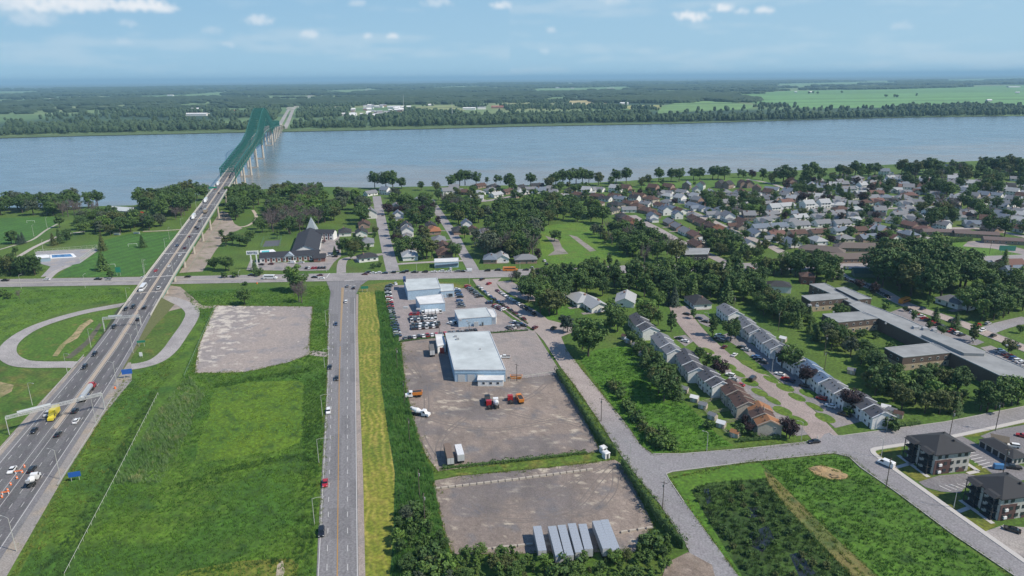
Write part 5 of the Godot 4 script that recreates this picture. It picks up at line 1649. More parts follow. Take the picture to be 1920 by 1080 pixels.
# row houses: each unit is a house of its own step in the row
func townhouses() -> void:
	var white := wall_mat("white", Color(0.80, 0.81, 0.80))
	var beige := wall_mat("beige", Color(0.45, 0.41, 0.35))
	var roofs := {"charcoal": roof_mat("row_charcoal", Color(0.115, 0.12, 0.14)), "grey": roof_mat("row_grey", Color(0.24, 0.255, 0.28)), "brown": roof_mat("brown", Color(0.13, 0.075, 0.06)), "orange": roof_mat("orange", Color(0.42, 0.20, 0.09)), "slate blue": roof_mat("blue", Color(0.15, 0.24, 0.37))}
	# blocks: first unit, last unit (ground point below the ridge), units, roof, wall, label
	var blocks := [
		[1190, 612, 1222, 634, 3, "charcoal", 0, "white row house block with charcoal roofs at the upper end, west row"],
		[1232, 650, 1270, 678, 3, "grey", 0, "white row house block with grey roofs, second in the west row"],
		[1278, 682, 1312, 714, 3, "charcoal", 0, "white row house block with charcoal roofs, third in the west row"],
		[1320, 718, 1352, 740, 3, "charcoal", 0, "white row house block with dark roofs next to the brown row"],
		[1362, 744, 1406, 780, 4, "brown", 1, "beige row house block with brown roofs above the orange one"],
		[1418, 788, 1442, 814, 3, "orange", 1, "beige row house block with orange and brown roofs, end of the west row"],
		[1355, 592, 1382, 606, 2, "grey", 0, "white row house block with grey roofs at the upper end, east row"],
		[1390, 618, 1420, 638, 3, "grey", 0, "white row house block with grey roofs, second in the east row"],
		[1424, 644, 1460, 668, 3, "grey", 0, "white row house block with grey roofs, third in the east row"],
		[1462, 672, 1502, 696, 3, "grey", 0, "white row house block with grey roofs, fourth in the east row"],
		[1508, 704, 1550, 732, 3, "slate blue", 0, "white row house block with blue roofs in the east row"],
		[1555, 740, 1596, 764, 3, "grey", 0, "white row house block with grey roofs below the blue-roofed one"],
		[1606, 768, 1652, 798, 3, "charcoal", 0, "white row house block with dark roofs at the lower end, east row"]]
	for b in blocks:
		var p := flat(b[0], b[1])
		var q := flat(b[2], b[3])
		var d := (q - p)
		var n: int = b[4]
		var turn := atan2(-d.y, d.x) - 0.16
		var unit := clampf(d.length() / (n - 1) * 0.92, 6.0, 8.6)
		var t := thing("row_house", b[7], "row house", v3((p + q) / 2), turn, "row houses along the townhouse street")
		for i in n:
			var u := Node3D.new()
			u.name = "unit"
			t.add_child(u, true)
			u.position = Vector3((i - (n - 1) / 2.0) * unit, 0, 0.7 * (i % 2))
			var h := 5.4 + 0.12 * (i % 2)
			var s := Shape.new()
			s.box(Vector3(0, h / 2, 0), Vector3(unit - 0.05, h, 9.5))
			gable_ends(s, unit - 0.05, 9.5, h, 2.3)
			obj("wall", s, beige if b[6] else white, u)
			s = Shape.new()
			gable(s, unit + 0.1, 9.5, h, 2.3, 0.35)
			var rk: String = b[5]
			if rk == "orange" and i == 1: rk = "brown"
			var r := obj("roof", s, roofs[rk], u)
			s = Shape.new()
			s.beam(Vector3(unit / 2 + 0.02, h - 0.05, 5.1), Vector3(unit / 2 + 0.02, h + 2.4, 0), 0.26, 0.34)
			s.beam(Vector3(unit / 2 + 0.02, h + 2.4, 0), Vector3(unit / 2 + 0.02, h - 0.05, -5.1), 0.26, 0.34)
			obj("party_wall_cap", s, (beige if b[6] else mat("sign_white", Color(0.75, 0.76, 0.77))), r)
			for k in 2:
				s = Shape.new()
				s.box(Vector3(-1.5 + 3 * k, h + 1.5, 1.8), Vector3(0.4, 0.9, 0.4))
				obj("roof_vent", s, mat("dark_vent", Color(0.05, 0.05, 0.05)), r)
			for sd in [-1, 1]:
				for f in 2:
					for k in 2:
						if f == 0 and k == 1:
							s = Shape.new()
							s.box(Vector3(1.5, 1.1, sd * 4.78), Vector3(1.0, 2.1, 0.1))
							obj("door", s, mat("dark_door", Color(0.08, 0.09, 0.1), 0.5), u)
						else:
							window(u, Vector3(-1.5 + 3.0 * k, 1.6 + 2.6 * f, sd * 4.76), Vector3(0, 0, sd), 1.3, 1.2)
			if i == n - 1:
				for f in 2: window(u, Vector3(unit / 2, 1.7 + 2.6 * f, -2.0), Vector3(1, 0, 0), 0.9, 1.0)
			claim(Vector2(t.position.x, t.position.z) + Vector2(u.position.x, 0).rotated(-turn), 6.5)

# long single-storey roofs on the right of the boulevard
func long_roofs() -> void:
	var brown := roof_mat("taupe", Color(0.20, 0.165, 0.15))
	var brick := wall_mat("pale_brick", Color(0.34, 0.25, 0.20))
	for b in [[1590, 490, 52, 12, 0.03, true, "long taupe-roofed residence wing facing the boulevard"], [1540, 476, 34, 12, -0.5, true, "taupe-roofed residence wing running back from the boulevard"], [1612, 470, 40, 12, -0.1, true, "taupe-roofed rear residence wing with a small gable"], [1725, 478, 36, 12, -0.1, true, "taupe-roofed residence beside the bright lawn"], [1772, 478, 20, 12, -0.2, true, "small taupe-roofed pavilion at the edge of the bright lawn"], [1772, 440, 40, 9, -0.12, false, "long reddish motel row behind the hedge"], [1828, 444, 34, 9, -0.3, false, "reddish motel row bending toward the car park"], [1900, 457, 46, 9, -0.32, false, "dark brick motel row along the car park edge"]]:
		var t := thing("residence", b[6], "building", at(b[0], b[1]), b[4])
		var g := gable_block(t, Vector3.ZERO, b[2], b[3], 3.6, 3.4 if b[5] else 1.8, 0.0, brick, brown if b[5] else roof_mat("plum", Color(0.19, 0.145, 0.14)), b[5])
		var n := int(b[2] / 4.5)
		for k in n: window(g, Vector3(-b[2] / 2.0 + b[2] * (k + 0.5) / n, 1.8, b[3] / 2.0 + 0.02), Vector3(0, 0, 1), 1.5, 1.4)
		for k in int(b[2] / 9): claim(flat(b[0], b[1]) + Vector2(-b[2] / 2.0 + 4.5 + 9.0 * k, 0).rotated(-b[4]), 9)

# ---------------------------------------------------------------- houses
const ROOFS := {"c": ["charcoal", Color(0.09, 0.095, 0.11)], "g": ["grey", Color(0.27, 0.285, 0.31)], "b": ["brown", Color(0.22, 0.17, 0.155)], "r": ["red-brown", Color(0.22, 0.12, 0.10)], "o": ["terracotta", Color(0.42, 0.18, 0.09)], "s": ["slate blue", Color(0.21, 0.26, 0.33)], "w": ["pale grey", Color(0.52, 0.55, 0.57)]}
const WALLS := {"w": ["white", Color(0.80, 0.81, 0.80)], "t": ["beige", Color(0.45, 0.41, 0.35)], "k": ["brick", Color(0.34, 0.24, 0.20)]}
var house_protos := {}

# four plans: 0 gabled bungalow, 1 hipped bungalow, 2 L-shaped bungalow, 3 two-storey cottage
func house_proto(kind: int, roof: String, wall: String) -> Node3D:
	var key := "%d%s%s" % [kind, roof, wall]
	if house_protos.has(key): return house_protos[key]
	var o := Node3D.new()
	var rm := roof_mat(ROOFS[roof][0], ROOFS[roof][1])
	var wm := wall_mat("house_" + WALLS[wall][0], WALLS[wall][1])
	var w: float = [14.0, 14.5, 13.0, 10.5][kind]
	var d: float = [9.0, 10.0, 9.0, 9.0][kind]
	var h: float = [3.1, 3.0, 3.0, 5.6][kind]
	var rise: float = [2.5, 2.8, 2.4, 3.2][kind]
	var s := Shape.new()
	s.box(Vector3(0, h / 2, 0), Vector3(w, h, d))
	if kind != 1: gable_ends(s, w, d, h, rise)
	var body := obj("wall", s, wm, o)
	s = Shape.new()
	if kind == 1: hip(s, w, d, h, rise, 0.6)
	else: gable(s, w, d, h, rise, 0.6)
	var rf := obj("roof", s, rm, o)
	s = Shape.new()
	s.box(Vector3(w * 0.2, h + rise * 0.75 + 0.3, -1.0), Vector3(0.9, 1.6, 0.9))
	obj("chimney", s, mat("chimney", Color(0.25, 0.15, 0.12)), rf)
	if kind == 2:
		var g := Node3D.new()
		g.name = "front_wing"
		o.add_child(g)
		g.position = Vector3(-w / 2 + 3.4, 0, d / 2 + 2.0)
		g.rotation.y = PI / 2
		s = Shape.new()
		s.box(Vector3(-0.2, h / 2, 0), Vector3(5.0, h - 0.02, 6.4))
		s.tri(Vector3(-2.7, h - 0.02, -3.2), Vector3(-2.7, h - 0.02, 3.2), Vector3(-2.7, h + 2.2, 0))
		obj("wall", s, wm, g)
		s = Shape.new()
		gable(s, 8.2, 6.4, h, 2.2, 0.5)
		obj("roof", s, rm, g)
		window(g, Vector3(-2.72, 1.6, 0), Vector3(-1, 0, 0), 2.6, 1.4)
	if kind == 3:
		s = Shape.new()
		s.box(Vector3(w / 2 + 2.4, 1.4, 0.5), Vector3(4.8, 2.8, 7.0))
		var ga := obj("garage", s, wm, o)
		s = Shape.new()
		s.hexa(Vector3(w / 2 + 2.4, 3.5, 0.5), Vector3(5.4, 1.4, 7.8), Vector3(4.6, 1.4, 0.3))
		obj("roof", s, rm, ga)
		s = Shape.new()
		s.box(Vector3(w / 2 + 2.5, 1.1, 4.03), Vector3(3.4, 2.1, 0.1))
		obj("garage_door", s, mat("door_white", Color(0.6, 0.62, 0.62)), ga)
	for sd in [-1, 1]:
		for k in 3:
			if sd == 1 and k == 1:
				s = Shape.new()
				s.box(Vector3(0.4, 1.1, sd * (d / 2 + 0.03)), Vector3(1.0, 2.1, 0.1))
				obj("door", s, mat("dark_door", Color(0.08, 0.09, 0.1), 0.5), o)
			elif not (kind == 2 and sd == 1 and k == 0):
				window(body, Vector3(-w * 0.31 + w * 0.31 * k, 1.7, sd * (d / 2 + 0.01)), Vector3(0, 0, sd), 1.9, 1.3)
			if kind == 3: window(body, Vector3(-w * 0.31 + w * 0.31 * k, 4.3, sd * (d / 2 + 0.01)), Vector3(0, 0, sd), 1.4, 1.3)
	for sd in [-1, 1]:
		if not (kind == 3 and sd == 1):
			window(body, Vector3(sd * (w / 2 + 0.01), 1.7, -1.5), Vector3(sd, 0, 0), 1.6, 1.3)
	house_protos[key] = o
	return o

func nearest_lane_turn(p: Vector2) -> float:
	var best := 1e9
	var out := 0.0
	for l in lanes:
		var c: Vector2 = Geometry2D.get_closest_point_to_segment(p, l[0], l[1])
		var d := c.distance_to(p)
		if d < best:
			best = d
			var q := (c - p)
			out = atan2(q.x, q.y)      # front (+z) faces the street
	return out

func build_houses() -> void:
	# x, y on the sheet, roof, wall, plan; grouped by where they stand
	var rows := [
		["west side, straight river street", [695, 366, "g", "w", 0, 684, 382, "w", "w", 1, 685, 391, "w", "w", 0, 697, 408, "g", "w", 3, 683, 425, "b", "k", 0, 647, 440, "c", "w", 1, 678, 441, "c", "w", 0, 688, 459, "g", "w", 1, 689, 488, "c", "w", 1]],
		["east side, straight river street", [723, 364, "s", "w", 3, 743, 391, "g", "w", 0, 747, 412, "s", "w", 3, 754, 424, "o", "t", 0, 762, 434, "c", "w", 3, 764, 442, "g", "w", 3, 759, 452, "g", "t", 1, 768, 466, "g", "t", 1, 768, 484, "w", "w", 1]],
		["between the two straight streets", [787, 379, "w", "w", 0, 802, 407, "w", "w", 3, 808, 428, "c", "k", 0, 814, 437, "o", "k", 1, 823, 455, "g", "t", 1, 832, 467, "b", "k", 0, 833, 480, "b", "k", 1]],
		["east of the second straight street", [838, 366, "g", "w", 3, 841, 377, "g", "t", 0, 870, 364, "b", "k", 1, 895, 375, "w", "w", 2, 930, 369, "w", "w", 0, 875, 430, "s", "w", 3, 860, 437, "c", "k", 1, 888, 437, "b", "t", 0, 908, 441, "g", "w", 1, 920, 490, "s", "k", 1, 941, 488, "w", "w", 0, 985, 491, "g", "k", 1]],
		["on the bank behind the middle wood", [900, 352, "b", "k", 0, 925, 354, "c", "k", 1, 952, 363, "b", "k", 0, 978, 355, "c", "k", 1, 978, 364, "w", "w", 1, 1007, 352, "c", "k", 0, 1030, 357, "g", "k", 1, 1072, 360, "c", "w", 1, 1100, 364, "w", "w", 3, 1122, 359, "g", "w", 2, 1152, 360, "w", "w", 3]],
		["in the brown-roofed group by the field", [1082, 369, "b", "t", 1, 1120, 372, "b", "k", 0, 1153, 372, "b", "k", 0, 1198, 371, "b", "k", 0, 1118, 385, "b", "t", 1, 1155, 388, "c", "t", 1, 1146, 399, "c", "t", 1, 1220, 377, "b", "t", 1, 1194, 391, "b", "k", 1, 1212, 399, "b", "k", 1, 1226, 406, "b", "k", 1]],
		["along the near diagonal street", [1167, 411, "c", "k", 1, 1180, 417, "r", "k", 0, 1191, 423, "o", "k", 0, 1204, 432, "s", "w", 0, 1218, 441, "s", "w", 0, 1257, 422, "g", "k", 0, 1271, 430, "g", "k", 0, 1287, 439, "g", "w", 0, 1304, 446, "r", "k", 0, 1240, 460, "g", "w", 0, 1307, 464, "b", "k", 0]],
		["far diagonal street, field side", [1240, 390, "b", "w", 0, 1257, 395, "s", "w", 0, 1274, 400, "b", "w", 0, 1302, 415, "b", "k", 0, 1317, 422, "b", "k", 0, 1334, 429, "b", "k", 0, 1352, 435, "o", "k", 0, 1372, 443, "s", "w", 0, 1400, 461, "s", "w", 0]],
		["far diagonal street, river side", [1275, 379, "w", "w", 3, 1300, 390, "s", "w", 0, 1316, 395, "s", "w", 2, 1334, 401, "s", "w", 0, 1348, 407, "g", "w", 2, 1364, 414, "g", "w", 3, 1392, 421, "b", "w", 0, 1424, 431, "s", "w", 0, 1454, 444, "r", "w", 2, 1484, 460, "s", "w", 0]],
		["below the river park", [1173, 360, "b", "k", 3, 1225, 359, "b", "k", 3, 1253, 358, "b", "k", 3, 1287, 354, "s", "k", 3, 1313, 354, "c", "w", 3, 1307, 364, "g", "w", 3, 1333, 364, "w", "w", 0, 1360, 364, "g", "w", 1, 1390, 363, "b", "t", 1, 1418, 361, "b", "k", 3, 1350, 352, "c", "k", 3, 1364, 353, "c", "k", 3, 1392, 351, "b", "k", 3, 1404, 352, "b", "k", 3]],
		["behind the long taupe roofs", [1494, 443, "b", "t", 0, 1533, 441, "b", "t", 0, 1575, 437, "s", "w", 0, 1607, 437, "b", "k", 0, 1643, 434, "r", "k", 1, 1532, 456, "w", "w", 1, 1580, 453, "g", "t", 1, 1625, 451, "s", "k", 0, 1670, 450, "r", "w", 0, 1706, 427, "r", "k", 0, 1733, 436, "r", "k", 1]],
		["in the white-walled middle rows", [1430, 418, "g", "w", 2, 1458, 429, "s", "w", 0, 1498, 412, "w", "w", 0, 1499, 426, "g", "w", 0, 1533, 401, "g", "w", 0, 1534, 411, "g", "w", 2, 1540, 423, "g", "w", 0, 1564, 411, "g", "w", 2, 1576, 423, "g", "w", 0, 1603, 408, "g", "w", 2, 1643, 408, "c", "w", 2, 1685, 406, "g", "w", 2, 1680, 419, "g", "w", 0, 1575, 397, "b", "t", 1, 1602, 398, "w", "w", 1]],
		["in the second row below the park trees", [1447, 359, "s", "w", 0, 1440, 368, "b", "k", 3, 1478, 367, "s", "w", 3, 1413, 374, "g", "w", 0, 1375, 373, "g", "w", 0, 1303, 377, "w", "w", 3, 1473, 383, "r", "w", 0, 1500, 376, "g", "w", 3, 1473, 390, "w", "w", 0, 1513, 391, "w", "w", 3, 1543, 389, "w", "w", 3, 1573, 383, "g", "w", 2, 1597, 386, "g", "w", 0, 1528, 371, "w", "w", 2, 1507, 368, "b", "w", 0, 1450, 398, "w", "w", 3]],
		["near the river, upper right suburb", [1563, 355, "w", "w", 3, 1588, 358, "g", "w", 0, 1615, 355, "w", "w", 3, 1642, 366, "r", "k", 0, 1642, 350, "b", "k", 0, 1673, 346, "s", "w", 3, 1697, 354, "r", "k", 0, 1577, 335, "c", "w", 0, 1657, 328, "s", "w", 3, 1673, 336, "g", "w", 0, 1533, 343, "g", "w", 0, 1517, 348, "s", "w", 0, 1705, 370, "r", "k", 1, 1642, 381, "r", "t", 2, 1483, 347, "b", "k", 3]],
		["among big trees, far right suburb", [1757, 368, "g", "w", 2, 1733, 356, "b", "k", 0, 1757, 384, "g", "k", 2, 1725, 384, "g", "w", 0, 1780, 316, "s", "w", 0, 1765, 322, "w", "w", 0, 1797, 334, "w", "w", 0, 1816, 351, "w", "w", 3, 1816, 361, "s", "w", 0, 1859, 364, "g", "w", 3, 1898, 367, "w", "w", 3, 1900, 377, "w", "w", 0, 1888, 386, "g", "w", 0, 1873, 390, "s", "w", 0, 1868, 332, "b", "t", 0, 1905, 339, "g", "w", 0, 1834, 384, "w", "w", 2, 1821, 424, "s", "w", 2, 1905, 426, "s", "w", 0, 1740, 398, "g", "w", 0, 1780, 400, "g", "t", 1, 1700, 400, "g", "w", 0]],
		["east of the brick complex street", [1812, 576, "g", "w", 3, 1836, 504, "s", "w", 0, 1893, 500, "r", "k", 0, 1862, 520, "r", "k", 0, 1895, 522, "s", "w", 3, 1912, 530, "c", "w", 3, 1915, 562, "b", "k", 0, 1785, 572, "g", "w", 1]],
		["on the lane above the townhouses", [1113, 577, "w", "w", 0, 1173, 568, "w", "w", 0, 1308, 572, "c", "w", 1, 1088, 567, "w", "w", 1]]]
	for row in rows:
		var a: Array = row[1]
		var list := []
		for i in range(0, a.size(), 5):
			list.append([a[i], a[i + 1], a[i + 2], a[i + 3], a[i + 4]])
		list.sort_custom(func(p, q): return p[0] < q[0])
		var plans := ["house", "hip-roofed bungalow", "L-shaped house", "two-storey house"]
		for i in list.size():
			var e: Array = list[i]
			var p := flat(e[0], e[1])
			var look := "%s-roofed %s %s" % [ROOFS[e[2]][0], WALLS[e[3]][0], plans[e[4]]]
			var label := "%s %s, %s from left" % [look, row[0], nth(i)]
			var turn := nearest_lane_turn(p)
			var size := rng.randf_range(1.05, 1.2)
			if e[0] > 1080 and e[0] < 1180 and e[1] > 560: size = 1.3
			copy_of(house_proto(e[4], e[2], e[3]), "house", label, "house", v3(p), turn, "houses of the riverside suburb", Vector3(size, 1.12, size))
			claim(p, 8.5)
			# driveway beside most houses
			if i % 3 != 2 and e[1] > 372:
				var dir := Vector2(sin(turn), cos(turn))
				var sd := Vector2(dir.y, -dir.x) * 8.2
				var s := Shape.new()
				ribbon(s, PackedVector2Array([p + sd - dir * 4, p + sd + dir * 12]), 1.8, 0.09)
				structure(obj("driveway", s, mat("driveway", Color(0.30, 0.27, 0.25), 0.9, "speck", 7.0)))
	infill([1130, 375, 1290, 360, 1440, 362, 1480, 470, 1400, 465, 1300, 452], 42, "among the diagonal streets")
	infill([1440, 362, 1700, 392, 1740, 440, 1690, 455, 1480, 462], 76, "in the packed middle suburb")
	infill([1480, 356, 1600, 338, 1720, 336, 1930, 352, 1930, 440, 1760, 430, 1700, 390], 96, "under the trees, upper right suburb")
	infill([850, 360, 1000, 356, 1100, 362, 1080, 374, 960, 372], 10, "on the bank, middle part")
	for k in house_protos: house_protos[k].free()

# further houses that show only as roofs between the trees
func infill(area: Array, n: int, place: String) -> void:
	var poly := plan(area)
	var lo := poly[0]
	var hi := poly[0]
	for p in poly:
		lo = lo.min(p); hi = hi.max(p)
	var spots := []
	for i in n * 50:
		if spots.size() >= n: break
		var p := Vector2(rng.randf_range(lo.x, hi.x), rng.randf_range(lo.y, hi.y))
		if not Geometry2D.is_point_in_polygon(p, poly) or is_taken(p, 8.6) or near_lane(p, 5.5): continue
		spots.append([seen(v3(p)).x, p])
		claim(p, 8.0)
	spots.sort_custom(func(a, b): return a[0] < b[0])
	var plans := ["house", "hip-roofed bungalow", "L-shaped house", "two-storey house"]
	for i in spots.size():
		var r: String = ["g", "b", "g", "w", "c", "g", "s", "g"][rng.randi() % 8]
		var w: String = ["w", "w", "t", "k", "w"][rng.randi() % 5]
		var k := rng.randi() % 4
		copy_of(house_proto(k, r, w), "small_house", "%s-roofed %s %s %s, %s from left" % [ROOFS[r][0], WALLS[w][0], plans[k], place, nth(i)], "house", v3(spots[i][1]), nearest_lane_turn(spots[i][1]), "further houses of the suburb", Vector3.ONE * rng.randf_range(0.95, 1.15))

# ---------------------------------------------------------------- vehicles (front along -z, wheels on y = 0)
const PAINTS := {"black": Color(0.012, 0.012, 0.014), "white": Color(0.72, 0.73, 0.73), "grey": Color(0.16, 0.165, 0.17), "silver": Color(0.42, 0.43, 0.44), "red": Color(0.36, 0.015, 0.02), "maroon": Color(0.11, 0.012, 0.02), "blue": Color(0.03, 0.09, 0.24), "navy": Color(0.015, 0.03, 0.08), "yellow": Color(0.62, 0.52, 0.04), "orange": Color(0.62, 0.20, 0.02), "tan": Color(0.34, 0.28, 0.2)}
var car_protos := {}

func car_paint(c: String) -> StandardMaterial3D:
	var m := mat("paint_" + c, PAINTS[c], 0.28, "", 1.0, false, 0.0)
	m.clearcoat_enabled = true
	m.clearcoat = 0.6
	m.clearcoat_roughness = 0.08
	return m

func wheels(o: Node3D, spots: Array, r := 0.34, w := 0.24) -> void:
	for q in spots:
		for sd in [-1, 1]:
			var s := Shape.new()
			s.tube(Vector3(sd * (q[0] - w), r, q[1]), Vector3(sd * q[0], r, q[1]), r, r, 10)
			obj("wheel", s, mat("tyre", Color(0.015, 0.015, 0.015), 0.9), o)

func ring(outline: Array, inset: float) -> PackedVector2Array:
	var p := PackedVector2Array()
	for q in outline: p.append(Vector2(q[0], q[1]))
	return p

func car_proto(kind: String) -> Node3D:
	if car_protos.has(kind): return car_protos[kind]
	var o := Node3D.new()
	var paintm := car_paint("grey")
	var glass := mat("car_glass", Color(0.012, 0.016, 0.02), 0.06)
	var w := 1.86
	var body := Shape.new()
	var cabin := Shape.new()
	var long := 4.7
	match kind:
		"car":
			body.side(PackedVector2Array([Vector2(-2.35, 0.32), Vector2(2.35, 0.32), Vector2(2.38, 0.7), Vector2(2.3, 0.95), Vector2(1.5, 1.0), Vector2(-1.0, 0.96), Vector2(-2.1, 0.82), Vector2(-2.35, 0.62)]), w)
			cabin.hexa(Vector3(0, 1.19, 0.35), Vector3(1.66, 0.42, 2.75), Vector3(1.28, 0.42, 1.5), 0.0, Vector3(0, 0, 0.05))
			body.box(Vector3(0, 1.42, 0.4), Vector3(1.3, 0.07, 1.62))
		"suv":
			body.side(PackedVector2Array([Vector2(-2.35, 0.36), Vector2(2.35, 0.36), Vector2(2.4, 0.8), Vector2(2.3, 1.08), Vector2(-1.05, 1.06), Vector2(-2.15, 0.95), Vector2(-2.35, 0.7)]), w + 0.04)
			cabin.hexa(Vector3(0, 1.33, 0.6), Vector3(1.72, 0.52, 3.35), Vector3(1.42, 0.52, 2.5), 0.0, Vector3(0, 0, 0.1))
			body.box(Vector3(0, 1.62, 0.7), Vector3(1.46, 0.08, 2.6))
		"pickup":
			long = 5.6
			body.side(PackedVector2Array([Vector2(-2.75, 0.42), Vector2(2.8, 0.42), Vector2(2.8, 1.08), Vector2(0.75, 1.1), Vector2(-1.4, 1.1), Vector2(-2.6, 1.0), Vector2(-2.75, 0.7)]), w + 0.1)
			cabin.hexa(Vector3(0, 1.37, -0.35), Vector3(1.74, 0.54, 2.3), Vector3(1.46, 0.54, 1.5), 0.0, Vector3(0, 0, 0.12))
			body.box(Vector3(0, 1.68, -0.22), Vector3(1.5, 0.08, 1.6))
		"van":
			long = 5.9
			body.side(PackedVector2Array([Vector2(-2.95, 0.38), Vector2(2.95, 0.38), Vector2(2.95, 2.1), Vector2(2.7, 2.25), Vector2(-1.3, 2.25), Vector2(-2.0, 1.2), Vector2(-2.85, 1.0), Vector2(-2.95, 0.7)]), 2.0)
			cabin.side(PackedVector2Array([Vector2(-2.08, 1.22), Vector2(-1.42, 2.14), Vector2(-0.6, 2.0), Vector2(-0.6, 1.3)]), 2.05)
	var b := obj("body", body, paintm, o)
	obj("windows", cabin, glass, o)
	if kind == "pickup":
		var bed := Shape.new()
		bed.box(Vector3(0, 1.09, 1.78), Vector3(1.6, 0.06, 1.85))
		obj("cargo_bed", bed, mat("bed_liner", Color(0.03, 0.03, 0.03), 0.8), o)
	for sd in [-1, 1]:
		var s := Shape.new()
		s.box(Vector3(sd * 0.68, 0.72, -long / 2 - 0.0), Vector3(0.36, 0.16, 0.1))
		obj("headlight", s, mat("lamp_glass", Color(0.7, 0.7, 0.68), 0.15), b)
		s = Shape.new()
		s.box(Vector3(sd * 0.74, 0.86, long / 2 + 0.02), Vector3(0.24, 0.2, 0.08))
		obj("tail_light", s, mat("tail_red", Color(0.3, 0.01, 0.01), 0.2), b)
	wheels(o, [[w / 2 + 0.02, -long * 0.31], [w / 2 + 0.02, long * 0.29]], 0.34 if kind == "car" else 0.38)
	car_protos[kind] = o
	return o

func put_car(kind: String, colour: String, where: Vector3, turn: float, label: String, group: String) -> Node3D:
	var c: Node3D = copy_of(car_proto(kind), {"car": "car", "suv": "car", "pickup": "pickup_truck", "van": "van"}[kind], label, {"car": "car", "suv": "car", "pickup": "pickup", "van": "van"}[kind], where, turn, group)
	(c.get_node("body") as MeshInstance3D).material_override = car_paint(colour)
	return c

func turn_to(d: Vector2) -> float:      # rotation that points -z along a plan direction
	return atan2(-d.x, -d.y)

func seen(p: Vector3) -> Vector2:        # survey-sheet position of a point
	var q: Vector3 = eye_basis.inverse() * (p - Vector3(0, EYE, 0))
	return Vector2(960 + FOCAL * q.x / -q.z, 540 - FOCAL * q.y / -q.z)

func on_highway(px: float, py: float) -> Array:   # the point of the deck surveyed at that spot: [z, metres right]
	var best := [0.0, 0.0]
	var least := 1e9
	for lane in ([-7.2, -3.6, 3.6, 7.2] if py > 560 else [-4.9, -2.3, 2.3, 4.9]):
		var z := -140.0
		while z > -1100.0:
			var d := seen(hw(z, lane, 0.5)).distance_squared_to(Vector2(px, py))
			if d < least:
				least = d; best = [z, lane]
			z -= 1.5
	return best

const MIX := ["black", "white", "grey", "silver", "black", "white", "navy", "grey", "red", "black", "white", "maroon", "blue", "silver", "black"]
const KINDS := ["suv", "car", "suv", "car", "pickup", "suv", "car"]

func car_row(line: Array, n: int, turn_off: float, place: String, group: String, cols: Array, kinds: Array, y := 0.16) -> void:
	var pts := plan(line)
	var total := 0.0
	for i in pts.size() - 1: total += pts[i].distance_to(pts[i + 1])
	for i in n:
		var want := total * (i + 0.5) / n
		var k := 0
		while k < pts.size() - 2 and want > pts[k].distance_to(pts[k + 1]):
			want -= pts[k].distance_to(pts[k + 1]); k += 1
		var d := (pts[k + 1] - pts[k]).normalized()
		var p := pts[k] + d * want
		var c: String = cols[(i * 7 + i / 3 + n) % cols.size()]
		var kd: String = kinds[rng.randi() % kinds.size()]
		var nm: String = {"car": "car", "suv": "sport utility car", "pickup": "pickup", "van": "van"}[kd]
		put_car(kd, c, v3(p, y), turn_to(d) + turn_off + rng.randf_range(-0.05, 0.05), "%s %s, %s %s" % [c, nm, nth(i), place], group)

